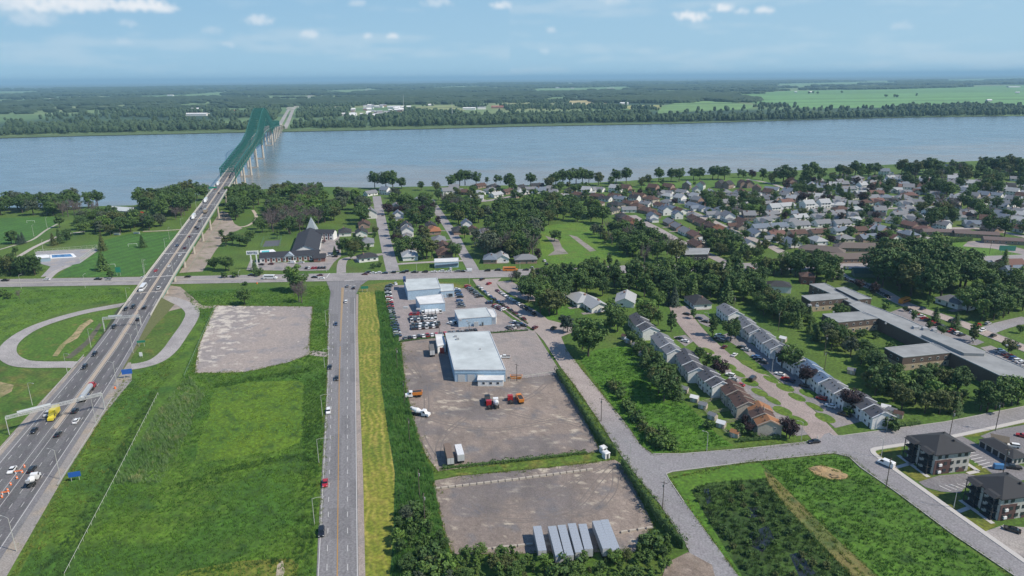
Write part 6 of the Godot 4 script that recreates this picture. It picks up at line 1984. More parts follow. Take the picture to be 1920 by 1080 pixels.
func build_vehicles() -> void:
	# on the highway and the bridge: sheet x, y, kind, colour, where
	var away := Vector2(-0.2573, -0.9663)
	for q in [[65, 811, "car", "black", "nearing the frame edge below the large gantry"], [108, 815, "car", "black", "on the bridge-bound side just below the large gantry"], [90, 778, "suv", "silver", "beside the yellow truck under the large gantry"], [137, 770, "suv", "black", "bridge-bound under the large gantry"], [141, 789, "car", "white", "bridge-bound below the large gantry"], [20, 878, "car", "white", "leaving the bridge at the picture's edge, near orange barrels"], [62, 884, "suv", "black", "beside the orange barrels on the highway"], [160, 743, "car", "blue", "beside the tanker truck"], [157, 688, "suv", "black", "coming off the bridge before the ramp mouth"], [175, 663, "suv", "black", "coming off the bridge below the smaller gantry"], [215, 615, "suv", "black", "passing under the smaller gantry, off the bridge"], [260, 600, "car", "black", "passing under the smaller gantry onto the bridge"], [238, 582, "suv", "black", "behind its twin above the smaller gantry"], [252, 578, "suv", "black", "above the smaller gantry, next to the barrier"], [273, 579, "suv", "black", "above the smaller gantry, onto the bridge"], [296, 540, "pickup", "white", "on the bridge with red load over the boulevard"], [292, 508, "car", "red", "on the bridge just past the boulevard, left lane"], [317, 500, "car", "white", "on the bridge beside the sports field"], [331, 460, "car", "navy", "on the bridge beside the upper sports field"], [352, 442, "car", "maroon", "on the bridge near the second row of piers"], [347, 465, "suv", "maroon", "on the bridge between two lamp posts"], [338, 479, "car", "white", "on the bridge near the gravel strip"], [370, 429, "car", "black", "on the bridge below the brown truck"], [364, 424, "car", "black", "on the bridge level with the woods"], [377, 409, "car", "white", "on the bridge beside the brown truck"], [376, 415, "suv", "grey", "on the bridge behind the brown truck"], [374, 390, "car", "black", "on the bridge left of the brown truck"], [409, 361, "car", "black", "on the bridge above the green sign frame"], [404, 355, "car", "red", "on the bridge before the truss portal"], [428, 331, "car", "black", "under the truss portal of the bridge"]]:
		var h := on_highway(q[0], q[1])
		var up: bool = h[1] > 0
		var kd: String = {"car": "car", "suv": "sport utility car", "pickup": "pickup", "van": "van"}[q[2]]
		put_car(q[2], q[3], hw(h[0], h[1], 0.24), turn_to(away if up else -away), "%s %s %s" % [q[3], kd, q[4]], "traffic on the highway and bridge")
	# main road
	for q in [[616, 773, "suv", "white", 0, "white sport utility car on the main road, oncoming lanes"], [610, 908, "car", "red", 0, "red car on the main road, oncoming lane"], [603, 1000, "suv", "black", 0, "black sport utility car closest to the eye on the main road"], [619, 690, "car", "black", 0, "black car on the main road level with the gravel lot"], [631, 711, "car", "black", 0, "black car beside the orange line on the main road"], [630, 609, "car", "navy", 0, "dark blue car on the main road beside the gravel lot"], [649, 567, "suv", "white", 1, "white sport utility car waiting toward the boulevard lights"], [651, 538, "car", "grey", 1, "grey car at the boulevard stop line"], [663, 541, "car", "black", 1, "black car in the turning lane at the boulevard"]]:
		put_car(q[2], q[3], at(q[0], q[1], 0.19), turn_to(Vector2(-0.216, -0.976) * (1 if q[4] else -1)), q[5], "traffic on the main road")
	# boulevard, in order from the left
	var bl := [[10, 527, "pickup", "black"], [88, 525, "car", "white"], [184, 524.5, "pickup", "black"], [204, 525, "suv", "silver"], [270, 521, "car", "white"], [352, 520, "car", "black"], [472, 517, "pickup", "black"], [590, 521, "car", "black"], [600, 517, "car", "maroon"], [603, 523, "car", "white"], [684, 515, "car", "maroon"], [690, 512, "suv", "black"], [699, 513, "car", "white"], [710, 513, "suv", "white"], [722, 513, "car", "navy"], [737, 512, "suv", "black"], [755, 512, "suv", "black"], [761, 510, "suv", "black"], [778, 511.5, "pickup", "black"], [797, 511, "suv", "black"], [814, 510.5, "car", "white"], [828, 510, "suv", "white"], [841, 510, "car", "white"], [858, 510, "suv", "grey"], [867, 510, "car", "black"], [878, 509.5, "van", "white"], [914, 508.5, "suv", "black"], [933, 507.5, "suv", "black"], [986, 507, "car", "black"], [1007, 507, "suv", "maroon"], [1023, 506.5, "car", "black"], [1408, 504, "car", "red"], [1424, 502, "car", "silver"]]
	for i in bl.size():
		var q: Array = bl[i]
		var mid := lerpf(531.0, 500.0, clampf(q[0] / 1400.0, 0, 1))
		var kd: String = {"car": "car", "suv": "sport utility car", "pickup": "pickup", "van": "van"}[q[2]]
		put_car(q[2], q[3], at(q[0], q[1], 0.17), (-PI / 2 if q[1] > mid else PI / 2) - 0.03, "%s %s in the boulevard traffic, %s from the left" % [q[3], kd, nth(i)], "traffic on the boulevard")
	# parked and queueing along the dealer's street
	car_row([930, 545, 962, 565, 1006, 594], 11, 0.0, "in the line along the right side of dealer's street", "cars along the dealer's street", MIX, KINDS, 0.18)
	car_row([895, 537, 925, 562, 962, 586, 986, 603], 13, PI, "in the line beside the dealer's grass strip", "cars along the dealer's street", MIX, KINDS, 0.18)
	for q in [[917, 533, "red", "red car turning off the boulevard into dealer's street"], [904, 525, "black", "black car turning at the boulevard corner by the dealer"], [1003, 616, "maroon", "maroon car on the street corner below the dealer"], [1038, 617, "black", "black car waiting in the side street mouth"]]:
		put_car("suv", q[2], at(q[0], q[1], 0.18), -0.6, q[3], "cars along the dealer's street")
	# dealer's stock
	var stock := "cars in the dealer's lot"
	car_row([748, 533, 738, 534, 729, 538, 727, 545, 733, 580, 740, 610, 747, 634], 25, PI / 2, "from the boulevard in the column along the reeds", stock, MIX, KINDS)
	car_row([756, 636, 800, 631, 850, 626, 895, 621], 17, PI / 2, "from the reeds in the dealer's lowest row", stock, MIX, KINDS)
	car_row([768, 590, 787, 589.5], 3, PI / 2, "beside the white vans by the workshop", stock, ["maroon", "red"], ["car"])
	car_row([790, 588.5, 829, 586], 6, PI / 2, "along the white-roofed workshop's front wall", stock, ["white"], ["pickup", "van"])
	car_row([767, 599, 820, 595.5], 8, PI / 2, "from the reeds in the first grid row", stock, ["black", "white", "black", "grey"], ["pickup", "suv"])
	car_row([769, 603.5, 820, 600], 8, PI / 2, "from the reeds in the second grid row", stock, ["black", "white", "white"], ["pickup", "suv"])
	car_row([771, 612, 826, 608], 8, PI / 2, "from the reeds in the third grid row", stock, ["black", "white", "black"], ["pickup", "suv"])
	car_row([771, 617.5, 822, 613], 8, PI / 2, "from the reeds in the fourth grid row", stock, ["black", "white", "black"], ["pickup", "suv"])
	car_row([875, 537, 888, 548, 901, 559], 8, PI / 2, "from the boulevard in the slanted row by the strip", stock, MIX, KINDS)
	car_row([856, 542, 860, 552, 864, 560], 5, PI / 2, "from the boulevard beside the showroom's side wing", stock, MIX, KINDS)
	car_row([861, 564, 864, 571, 866, 578], 4, PI / 2, "behind the grey-green roofed workshop", stock, ["navy", "blue", "grey"], KINDS)
	car_row([844, 609, 852, 605], 3, PI / 2, "in the shade beside the grey-green roofed workshop", stock, ["black", "white"], ["suv"])
	car_row([912, 569, 924, 568], 2, PI / 2, "alone in the middle of the dealer's lot", stock, ["navy"], ["suv"])
	car_row([927, 574, 946, 583], 5, PI / 2, "from the showroom along the middle of the strip", stock, ["silver", "red", "white", "maroon"], ["suv"])
	car_row([962, 606, 984, 613], 5, 0.4, "in the dealer's lower corner by the conifer", stock, MIX, KINDS)
	car_row([950, 617, 975, 613], 3, PI / 2, "in the dealer's corner row by the white fence", stock, ["white", "grey"], ["pickup", "suv"])
	# townhouse street
	for q in [[1358, 652, "car", "maroon"], [1377, 667, "car", "white"], [1390, 653, "suv", "black"], [1398, 657, "car", "silver"], [1417, 671, "suv", "blue"], [1421, 675, "suv", "navy"], [1429, 680, "car", "black"], [1411, 713, "van", "black"], [1369, 705, "suv", "white"], [1375, 713, "car", "silver"], [1387, 723, "car", "red"], [1462, 703, "car", "white"], [1473, 713, "suv", "red"], [1481, 716, "suv", "navy"], [1507, 725, "car", "black"], [1540, 749, "suv", "red"], [1557, 763, "car", "white"], [1583, 779, "pickup", "black"], [1310, 598, "car", "navy"], [1322, 604, "car", "black"], [1287, 590, "car", "black"], [1345, 636, "suv", "black"], [1352, 640, "suv", "grey"], [1350, 631, "pickup", "white"], [1274, 636, "car", "black"], [1284, 641, "car", "white"], [1135, 583, "car", "white"], [1147, 571, "van", "white"]]:
		var kd: String = {"car": "car", "suv": "sport utility car", "pickup": "pickup", "van": "van"}[q[2]]
		var moving: bool = [1358, 1377, 1411].has(q[0])
		put_car(q[2], q[3], at(q[0], q[1], 0.15), -0.7 if moving else 0.85, "%s %s %s, %s from left" % [q[3], kd, "driving on the townhouse street" if moving else "parked by the townhouses", nth(rank(q[0]))], "cars of the townhouses")
	put_car("car", "black", at(1526, 830, 0.18), PI / 2 + 0.2, "black car on the cross street at the townhouse junction", "")
	put_car("van", "white", at(1661, 872, 0.18), 0.62, "white van parked at the pavement before the apartments", "")
	put_car("car", "white", at(1806, 846, 0.14), 0.4, "white car tucked behind the corner apartment block", "cars of the apartments")
	put_car("suv", "white", at(1899, 838, 0.14), 1.2, "white sport utility car behind the garage row", "cars of the apartments")
	put_car("car", "red", at(1917, 819, 0.14), 0.9, "red car at the far edge of the apartment car park", "cars of the apartments")
	put_car("pickup", "black", at(1898, 878, 0.14), 1.3, "black pickup next to the blue covered trailer", "cars of the apartments")
	put_car("car", "black", at(1897, 995, 0.14), 0.9, "black car on the pale gravel by the second apartment block", "cars of the apartments")
	# brick complex
	car_row([1703, 582, 1742, 604, 1771, 617], 9, PI / 2, "from the bend in the brick complex's upper car park", "cars at the brick complex", MIX, KINDS)
	car_row([1779, 621, 1806, 631], 4, PI / 2, "below the conifer in the brick complex's upper car park", "cars at the brick complex", ["white", "red", "black"], KINDS)
	car_row([1870, 658, 1926, 688], 8, PI / 2, "from the entry in the brick complex's lower car park", "cars at the brick complex", ["white", "blue", "maroon", "white"], KINDS)
	car_row([1580, 522, 1602, 531], 4, 0.0, "in the line at the bend of brick complex street", "cars at the brick complex", MIX, KINDS)
	car_row([1618, 533, 1668, 560], 6, 0.0, "in the shade under the tall street trees", "cars at the brick complex", ["black", "grey"], KINDS)
	for q in [[1730, 580, "navy", 1], [1784, 603, "black", 1], [1841, 621, "white", 0], [1862, 631, "black", 1], [1908, 652, "black", 1], [1833, 612, "red", 0], [1852, 608, "silver", 1]]:
		put_car("suv", q[2], at(q[0], q[1], 0.17), -1.0 if q[3] else 2.1, "%s car driving on the brick complex street, %s from left" % [q[2], nth([1730, 1784, 1833, 1841, 1852, 1862, 1908].find(q[0]))], "traffic on the brick complex street")
	# motel
	car_row([572, 504, 612, 503], 7, 0.0 + PI / 2, "in the front row by the motel's boulevard edge", "cars at the motel", ["black", "red", "white", "black"], ["car"])
	for q in [[547, 494, "van", "white", "white van parked at the motel's red brick front"], [565, 493, "car", "white", "white car parked at the motel's brick end"], [490, 497, "car", "black", "black car near the motel sign"], [508, 496, "car", "maroon", "maroon car at the motel's room doors"], [606, 453, "car", "maroon", "maroon car before the two-storey motel wing"], [604, 456, "car", "grey", "grey car before the two-storey motel wing"], [619, 481, "pickup", "white", "white pickup leaving the motel yard"], [628, 482, "suv", "black", "black sport utility car leaving the motel yard"], [631, 472, "suv", "maroon", "maroon sport utility car in the motel yard"], [631, 475, "suv", "black", "black car parked beside the motel yard trees"]]:
		put_car(q[2], q[3], at(q[0], q[1], 0.12), 1.4, q[4], "cars at the motel")
	put_car("pickup", "white", at(947, 671, 0.15), 1.5, "white pickup on the empty car park beside the garage", "")
	put_car("car", "white", at(1270, 483, 0.05), 0.2, "white car beside the dark flat-roofed office", "")
	put_car("car", "white", at(1571, 491, 0.05), 1.5, "white car before the long taupe residence", "")
	for q in [[718, 404, "black", "black car on the straight street to the river"], [845, 505, "white", "white car on the service lawn by the shop"], [1021, 490, "white", "white car in the drive beside the open field"], [1025, 496, "black", "black car in the drive beside the open field"], [998, 503, "silver", "silver car in the drive near the school bus"]]:
		put_car("car", q[2], at(q[0], q[1], 0.14), 0.2, q[3], "")
	trucks()
	for k in car_protos: car_protos[k].free()

func rank(x: float) -> int:
	var xs := [1135, 1147, 1274, 1284, 1287, 1310, 1322, 1345, 1350, 1352, 1358, 1369, 1375, 1377, 1387, 1390, 1398, 1411, 1417, 1421, 1429, 1462, 1473, 1481, 1507, 1540, 1557, 1583]
	return xs.find(int(x))

func cab(o: Node3D, z: float, c: String, sleeper := false) -> void:
	var s := Shape.new()
	s.side(PackedVector2Array([Vector2(z, 0.6), Vector2(z + 3.4, 0.6), Vector2(z + 3.4, 2.9), Vector2(z + 1.9, 2.95), Vector2(z + 1.5, 1.75), Vector2(z + 0.1, 1.6)]), 2.3)
	var b := obj("cab", s, car_paint(c), o)
	s = Shape.new()
	s.side(PackedVector2Array([Vector2(z + 1.55, 1.85), Vector2(z + 1.9, 2.75), Vector2(z + 2.7, 2.7), Vector2(z + 2.7, 1.85)]), 2.34)
	obj("windows", s, mat("car_glass", Color(0.012, 0.016, 0.02)), b)

func chassis(o: Node3D, z0: float, z1: float) -> void:
	var s := Shape.new()
	s.box(Vector3(0, 0.75, (z0 + z1) / 2), Vector3(1.0, 0.35, z1 - z0))
	obj("chassis", s, mat("chassis", Color(0.02, 0.02, 0.02), 0.8), o)

func mixer(label: String, where: Vector3, turn: float) -> void:
	var o := thing("mixer_truck", label, "truck", where, turn, "concrete mixer trucks")
	cab(o, -4.2, "white")
	chassis(o, -3.8, 4.2)
	var s := Shape.new()
	s.tube(Vector3(0, 1.9, -0.4), Vector3(0, 2.2, 1.6), 0.7, 1.25, 12); s.tube(Vector3(0, 2.2, 1.6), Vector3(0, 2.9, 3.9), 1.25, 0.55, 12)
	obj("drum", s, car_paint("white"), o)
	s = Shape.new()
	s.hexa(Vector3(0, 2.9, 4.2), Vector3(0.9, 1.2, 0.7), Vector3(1.4, 1.2, 1.0))
	obj("chute", s, car_paint("silver"), o)
	wheels(o, [[1.2, -3.0], [1.2, 1.6], [1.2, 2.9]], 0.5, 0.35)

func dumper(label: String, c: String, bed: String, where: Vector3, turn: float) -> void:
	var o := thing("dump_truck", label, "truck", where, turn, "dump trucks and tractors in the yard")
	cab(o, -3.9, c)
	chassis(o, -3.6, 3.6)
	var s := Shape.new()
	s.hexa(Vector3(0, 1.95, 1.6), Vector3(2.2, 1.5, 4.4), Vector3(2.5, 1.5, 4.8))
	var b := obj("bed", s, car_paint(bed), o)
	s = Shape.new()
	s.box(Vector3(0, 2.68, 1.6), Vector3(2.1, 0.08, 4.2))
	obj("bed_floor", s, mat("bed_liner", Color(0.03, 0.03, 0.03), 0.8), b)
	wheels(o, [[1.2, -2.8], [1.2, 1.4], [1.2, 2.7]], 0.5, 0.35)

func tractor(label: String, c: String, where: Vector3, turn: float) -> void:
	var o := thing("tractor_unit", label, "truck", where, turn, "dump trucks and tractors in the yard")
	cab(o, -3.4, c)
	chassis(o, -3.2, 3.0)
	wheels(o, [[1.2, -2.4], [1.2, 1.2], [1.2, 2.4]], 0.5, 0.35)

func trailer(label: String, where: Vector3, turn: float, long: float, m: Material, group: String) -> void:
	var o := thing("box_trailer", label, "trailer", where, turn, group)
	var s := Shape.new()
	s.box(Vector3(0, 2.65, 0), Vector3(2.6, 2.7, long))
	var b := obj("box", s, m, o)
	s = Shape.new()
	var n := int(long / 1.2)
	for i in n + 1:
		s.box(Vector3(0, 4.02, -long / 2 + long * i / n), Vector3(2.5, 0.05, 0.09))
	for sd in [-1, 1]:
		for i in n + 1: s.box(Vector3(sd * 1.31, 2.65, -long / 2 + long * i / n), Vector3(0.04, 2.6, 0.07))
	obj("rib", s, m, b)
	s = Shape.new()
	for sd in [-1, 1]:
		s.box(Vector3(sd * 0.64, 2.6, long / 2 + 0.03), Vector3(1.2, 2.5, 0.06))
	obj("rear_door", s, mat("trailer_door", Color(0.5, 0.51, 0.52), 0.4), b)
	s = Shape.new()
	s.box(Vector3(0, 1.05, 0), Vector3(1.2, 0.5, long * 0.96))
	obj("frame", s, mat("chassis", Color(0.02, 0.02, 0.02), 0.8), o)
	for sd in [-1, 1]:
		s = Shape.new()
		s.box(Vector3(sd * 0.8, 0.45, -long * 0.3), Vector3(0.15, 0.9, 0.15))
		obj("landing_leg", s, mats["chassis"], o)
	wheels(o, [[1.25, long * 0.5 - 2.4], [1.25, long * 0.5 - 1.2]], 0.48, 0.5)

func bus(label: String, c: String, where: Vector3, turn: float, long := 11.5) -> void:
	var o := thing("bus", label, "bus", where, turn)
	var s := Shape.new()
	s.side(PackedVector2Array([Vector2(-long / 2, 0.45), Vector2(long / 2, 0.45), Vector2(long / 2, 2.9), Vector2(long / 2 - 0.3, 3.15), Vector2(-long / 2 + 1.9, 3.15), Vector2(-long / 2 + 1.5, 1.6), Vector2(-long / 2, 1.4)]), 2.5)
	var b := obj("body", s, car_paint(c), o)
	for sd in [-1, 1]:
		for i in 9:
			s = Shape.new()
			s.box(Vector3(sd * 1.26, 2.25, -long / 2 + 2.6 + i * (long - 3.4) / 9.0), Vector3(0.05, 0.75, (long - 3.4) / 9.0 - 0.16))
			obj("window", s, mat("car_glass", Color(0.012, 0.016, 0.02)), b)
	s = Shape.new()
	s.box(Vector3(0, 2.2, -long / 2 + 1.62), Vector3(2.2, 1.0, 0.14))
	obj("windscreen", s, mats["car_glass"], b)
	wheels(o, [[1.25, -long * 0.3], [1.25, long * 0.28]], 0.5, 0.3)

func trucks() -> void:
	var away := Vector2(-0.2573, -0.9663)
	bus("yellow school bus on the boulevard beyond the dealer", "orange", at(957, 508, 0.17), -PI / 2 - 0.03)
	bus("yellow school bus on the brick complex street", "orange", at(1696, 567, 0.17), -0.95)
	bus("white bus on the boulevard before the motel", "white", at(507, 523, 0.17), -PI / 2 - 0.03, 10.0)
	var h := on_highway(268, 541)
	bus("white coach coming off the bridge over the boulevard", "white", hw(h[0], h[1], 0.24), turn_to(-away), 12.5)
	mixer("white concrete mixer standing at the reeds", at(789, 779, 0.12), -1.9)
	mixer("white concrete mixer in the middle of the yard", at(930, 760, 0.12), 0.1)
	h = on_highway(64, 903)
	mixer("white concrete mixer driving on the highway", hw(h[0], h[1], 0.22), turn_to(away))
	dumper("white-cabbed truck with an orange dump bed at the reeds", "white", "orange", at(776, 744, 0.12), 1.75)
	dumper("orange dump truck in the yard beside a red tractor", "orange", "orange", at(974, 752, 0.12), 0.25)
	dumper("small black dump truck left of the mixer", "black", "black", at(914, 754, 0.12), 0.1)
	tractor("red tractor unit beside the orange dump truck", "red", at(957, 753, 0.12), 0.1)
	tractor("small red tractor unit before the black dump truck", "red", at(917, 763, 0.12), 0.1)
	var silver := mat("trailer_silver", Color(0.50, 0.54, 0.58), 0.38, "soft", 3.0, false, 0.35)
	var ends := [[1007, 987, 1017, 1033], [1035, 987, 1050, 1044], [1053, 985, 1068, 1042], [1072, 982, 1087, 1036], [1092, 983, 1104, 1030], [1118, 977, 1138, 1029], [1133, 975, 1155, 1031]]
	for i in 7:
		var a := flat(ends[i][0], ends[i][1], 4.0)
		var b := flat(ends[i][2], ends[i][3], 4.0)
		trailer("silver box trailer, %s from the left in the row of seven" % nth(i), v3((a + b) / 2, 0.12), turn_to(a - b), maxf(11.0, a.distance_to(b)), silver, "silver trailers parked by the trees")
		claim((a + b) / 2, 7.5)
	trailer("brown wooden box trailer at the lower end of the yard", at(842, 862, 0.12), turn_to(flat(836, 840) - flat(845, 876)), 11.0, mat("trailer_brown", Color(0.20, 0.15, 0.12), 0.8, "soft", 4.0), "trailers at the yard's grass strip")
	trailer("white box trailer beside the brown one", at(862, 860, 0.12), turn_to(flat(856, 838) - flat(864, 866)), 8.0, mat("trailer_white", Color(0.70, 0.72, 0.74), 0.5, "soft", 4.0), "trailers at the yard's grass strip")
	trailer("grey weathered box trailer next to the white shed", at(810, 664, 0.12), turn_to(flat(807, 650) - flat(811, 672)), 9.0, mat("trailer_grey", Color(0.16, 0.155, 0.15), 0.8, "soft", 4.0), "")
	# tanker and yellow truck on the highway
	h = on_highway(176, 731)
	var o := thing("tanker_truck", "silver tank truck with a red cab driving toward the bridge", "truck", hw(h[0] + 6.0, h[1], 0.22), turn_to(away))
	cab(o, -9.5, "red")
	chassis(o, -9.0, 9.0)
	var s := Shape.new()
	s.tube(Vector3(0, 2.2, -5.0), Vector3(0, 2.2, 9.2), 1.2, 1.2, 14)
	s.tube(Vector3(0, 2.2, -5.5), Vector3(0, 2.2, -5.0), 0.6, 1.2, 14); s.tube(Vector3(0, 2.2, 9.2), Vector3(0, 2.2, 9.7), 1.2, 0.6, 14)
	obj("tank", s, silver, o)
	s = Shape.new()
	s.box(Vector3(0, 3.45, 2.0), Vector3(0.7, 0.08, 12.0))
	obj("walkway", s, mat("galvanised", Color(0.55, 0.55, 0.52)), o)
	wheels(o, [[1.2, -8.3], [1.2, -5.4], [1.2, -4.2], [1.2, 6.8], [1.2, 8.1]], 0.5, 0.4)
	h = on_highway(104, 782)
	o = thing("box_truck", "yellow box truck under the large gantry", "truck", hw(h[0], h[1], 0.22), turn_to(-away))
	cab(o, -4.6, "yellow")
	chassis(o, -4.2, 4.4)
	s = Shape.new()
	s.box(Vector3(0, 2.5, 1.6), Vector3(2.5, 2.9, 5.8))
	obj("box", s, car_paint("yellow"), o)
	wheels(o, [[1.2, -3.4], [1.2, 2.6]], 0.5, 0.4)
	for q in [[363, 408, "white", 1, "white box truck on the bridge, coming off"], [387, 399, "tan", 0, "brown box truck on the bridge, going out"], [385, 377, "white", 1, "white box truck near the green sign frame on the bridge"], [407, 345, "white", 1, "white box truck just before the truss portal"]]:
		h = on_highway(q[0], q[1])
		o = thing("box_truck", q[4], "truck", hw(h[0], h[1], 0.24), turn_to(-away if q[3] else away), "box trucks on the bridge")
		cab(o, -6.0, q[2])
		chassis(o, -5.6, 6.0)
		s = Shape.new()
		s.box(Vector3(0, 2.5, 1.8), Vector3(2.5, 2.9, 8.6))
		obj("box", s, car_paint(q[2]), o)
		wheels(o, [[1.2, -4.8], [1.2, 3.0], [1.2, 4.2]], 0.5, 0.4)
	# blue covered trailer at the apartments, orange skip at the garage, white booths at the yard gate
	o = thing("covered_trailer", "small blue covered trailer by the garage row", "trailer", at(1872, 879, 0.14), 1.4)
	s = Shape.new()
	s.hexa(Vector3(0, 1.2, 0), Vector3(1.9, 1.6, 3.6), Vector3(1.5, 1.6, 3.2))
	obj("cover", s, mat("tarp_blue", Color(0.05, 0.17, 0.36), 0.6), o)
	wheels(o, [[1.0, 0.3]], 0.32, 0.2)
	o = thing("skip", "orange open skip by the garage corner", "skip", at(968, 709, 0.15), 1.5)
	s = Shape.new()
	s.hexa(Vector3(0, 0.75, 0), Vector3(2.0, 1.5, 5.0), Vector3(2.3, 1.5, 6.0))
	var k := obj("bin", s, car_paint("orange"), o)
	s = Shape.new()
	s.box(Vector3(0, 1.47, 0), Vector3(1.9, 0.1, 5.4))
	obj("load", s, mat("rubble", Color(0.16, 0.12, 0.1), 0.95), k)
	for q in [[1131, 848, "pale blue-grey booth at the yard gate, behind the white one"], [1136, 858, "white booth at the yard gate"]]:
		o = thing("booth", q[2], "booth", at(q[0], q[1], 0.1), 0.5, "booths at the yard gate")
		s = Shape.new()
		s.box(Vector3(0, 1.2, 0), Vector3(2.2, 2.4, 2.2))
		obj("wall", s, wall_mat("white", Color(0.80, 0.81, 0.80)), o)
		s = Shape.new()
		s.hexa(Vector3(0, 2.55, 0), Vector3(2.6, 0.3, 2.6), Vector3(1.9, 0.3, 1.9))
		obj("roof", s, mat("white_roof", Color(0.62, 0.64, 0.64)), o)
		s = Shape.new()
		s.box(Vector3(0, 1.05, 1.12), Vector3(0.9, 1.9, 0.08))
		obj("door", s, mat("dark_door", Color(0.08, 0.09, 0.1)), o)
	claim(flat(1133, 852), 6)

# ---------------------------------------------------------------- lamps, gantries, signs, fences
func lamp(where: Vector3, turn: float, tall: float, arm: float, label: String, group: String) -> void:
	var o := thing("street_lamp", label, "street lamp", where, turn, group)
	var m := mat("lamp_steel", Color(0.50, 0.50, 0.47), 0.5, "", 1, false, 0.2)
	var s := Shape.new()
	s.tube(Vector3.ZERO, Vector3(0, tall, 0), 0.14, 0.08, 6)
	obj("pole", s, m, o)
	s = Shape.new()
	s.tube(Vector3(0, tall, 0), Vector3(arm * 0.5, tall + 0.35, 0), 0.07, 0.06, 5); s.tube(Vector3(arm * 0.5, tall + 0.35, 0), Vector3(arm, tall + 0.3, 0), 0.06, 0.05, 5)
	obj("arm", s, m, o)
	s = Shape.new()
	s.hexa(Vector3(arm + 0.25, tall + 0.28, 0), Vector3(0.8, 0.16, 0.34), Vector3(0.6, 0.16, 0.24))
	obj("lamp_head", s, mat("lamp_head", Color(0.35, 0.35, 0.35), 0.5), o)

func pole(where: Vector3, turn: float, tall: float, label: String) -> void:
	var o := thing("utility_pole", label, "pole", where, turn, "utility poles")
	var m := mat("pole_wood", Color(0.13, 0.105, 0.085), 0.9, "soft", 2.0)
	var s := Shape.new()
	s.tube(Vector3.ZERO, Vector3(0, tall, 0), 0.17, 0.11, 6)
	obj("pole", s, m, o)
	s = Shape.new()
	s.box(Vector3(0, tall - 0.7, 0), Vector3(2.4, 0.14, 0.14))
	obj("crossarm", s, m, o)
	s = Shape.new()
	s.tube(Vector3(0.3, tall - 2.6, 0.25), Vector3(0.3, tall - 1.6, 0.25), 0.22, 0.22, 7)
	obj("transformer", s, mat("transformer", Color(0.3, 0.32, 0.32), 0.5), o)

func gantry(a: Vector3, b: Vector3, tall: float, label: String, boards: Array) -> void:
	var o := thing("sign_gantry", label, "gantry", a, 0.0, "sign gantries over the highway")
	var m := mat("gantry_steel", Color(0.56, 0.57, 0.56), 0.45, "", 1, false, 0.3)
	var d := b - a
	d.y = 0
	var up := Vector3(0, tall, 0)
	var n := int(d.length() / 2.0)
	var side := d.normalized().cross(Vector3.UP) * 0.55
	for k in 2:
		var s := Shape.new()
		var base := Vector3.ZERO if k == 0 else b - a
		for q in [-1, 1]: s.tube(base + side * q, Vector3(base.x, 0, base.z) + side * q + up, 0.16, 0.14, 6)
		for i in 6:
			var y0 := tall * i / 6.0
			var y1 := tall * (i + 1) / 6.0
			s.beam(Vector3(base.x, y0, base.z) + side * (1 if i % 2 else -1), Vector3(base.x, y1, base.z) + side * (-1 if i % 2 else 1), 0.1, 0.1)
		obj("leg", s, m, o)
	for lvl in [-0.5, 0.5]:
		for q in [-1, 1]:
			var s := Shape.new()
			s.beam(up + side * q + Vector3(0, lvl, 0), up + d + side * q + Vector3(0, lvl, 0), 0.18, 0.18)
			obj("chord", s, m, o)
	var w := Shape.new()
	for i in n:
		var p := d * (float(i) / n)
		var e := d * (float(i + 1) / n)
		for q in [-1, 1]:
			w.beam(up + p + side * q + Vector3(0, -0.5, 0), up + (e if i % 2 == 0 else p) + side * q + Vector3(0, 0.5, 0), 0.09, 0.09)
		w.beam(up + p - side + Vector3(0, 0.5, 0), up + e + side + Vector3(0, 0.5, 0), 0.08, 0.08)
	obj("lattice", w, m, o)
	for q in boards:
		var s := Shape.new()
		s.beam(up + d * q[0] - side * 1.35 + Vector3(0, 0.55, 0), up + d * q[1] - side * 1.35 + Vector3(0, 0.55, 0), 0.12, q[2])
		obj("sign_board", s, mat("board_back", Color(0.48, 0.52, 0.55), 0.5), o)

func sign_on_posts(where: Vector3, turn: float, w: float, h: float, lift: float, m: Material, label: String, category := "sign") -> Node3D:
	var o := thing("road_sign", label, category, where, turn)
	var s := Shape.new()
	s.box(Vector3(0, lift + h / 2, 0), Vector3(w, h, 0.12))
	obj("board", s, m, o)
	for k in [-0.32, 0.32]:
		s = Shape.new()
		s.box(Vector3(w * k, lift / 2 + h / 4, -0.1), Vector3(0.16, lift + h / 2, 0.12))
		obj("post", s, mat("galvanised", Color(0.55, 0.55, 0.52)), o)
	return o

func fence(a: Vector2, b: Vector2, tall: float, gap: float, m: Material, label: String, mesh_on := false) -> void:
	var o := thing("fence", label, "fence", v3(a))
	var d := b - a
	var n := maxi(1, int(d.length() / gap))
	var proto := Shape.new()
	proto.tube(Vector3.ZERO, Vector3(0, tall, 0), 0.05, 0.05, 4)
	var pm := proto.mesh(m)
	for i in n + 1:
		var p := MeshInstance3D.new()
		p.mesh = pm
		p.name = "post"
		o.add_child(p, true)
		p.position = v3(d * float(i) / n)
	for y in ([tall - 0.03, tall * 0.5, 0.15] if mesh_on else [tall - 0.03]):
		var s := Shape.new()
		s.beam(v3(Vector2.ZERO, y), v3(d, y), 0.09, 0.09)
		obj("rail", s, m, o)
	if mesh_on:
		var s := Shape.new()
		var k := int(d.length() / 0.6)
		for i in k:
			s.beam(v3(d * float(i) / k, 0.1), v3(d * float(i + 1) / k, tall), 0.012, 0.012)
			s.beam(v3(d * float(i) / k, tall), v3(d * float(i + 1) / k, 0.1), 0.012, 0.012)
		obj("wire_mesh", s, m, o)

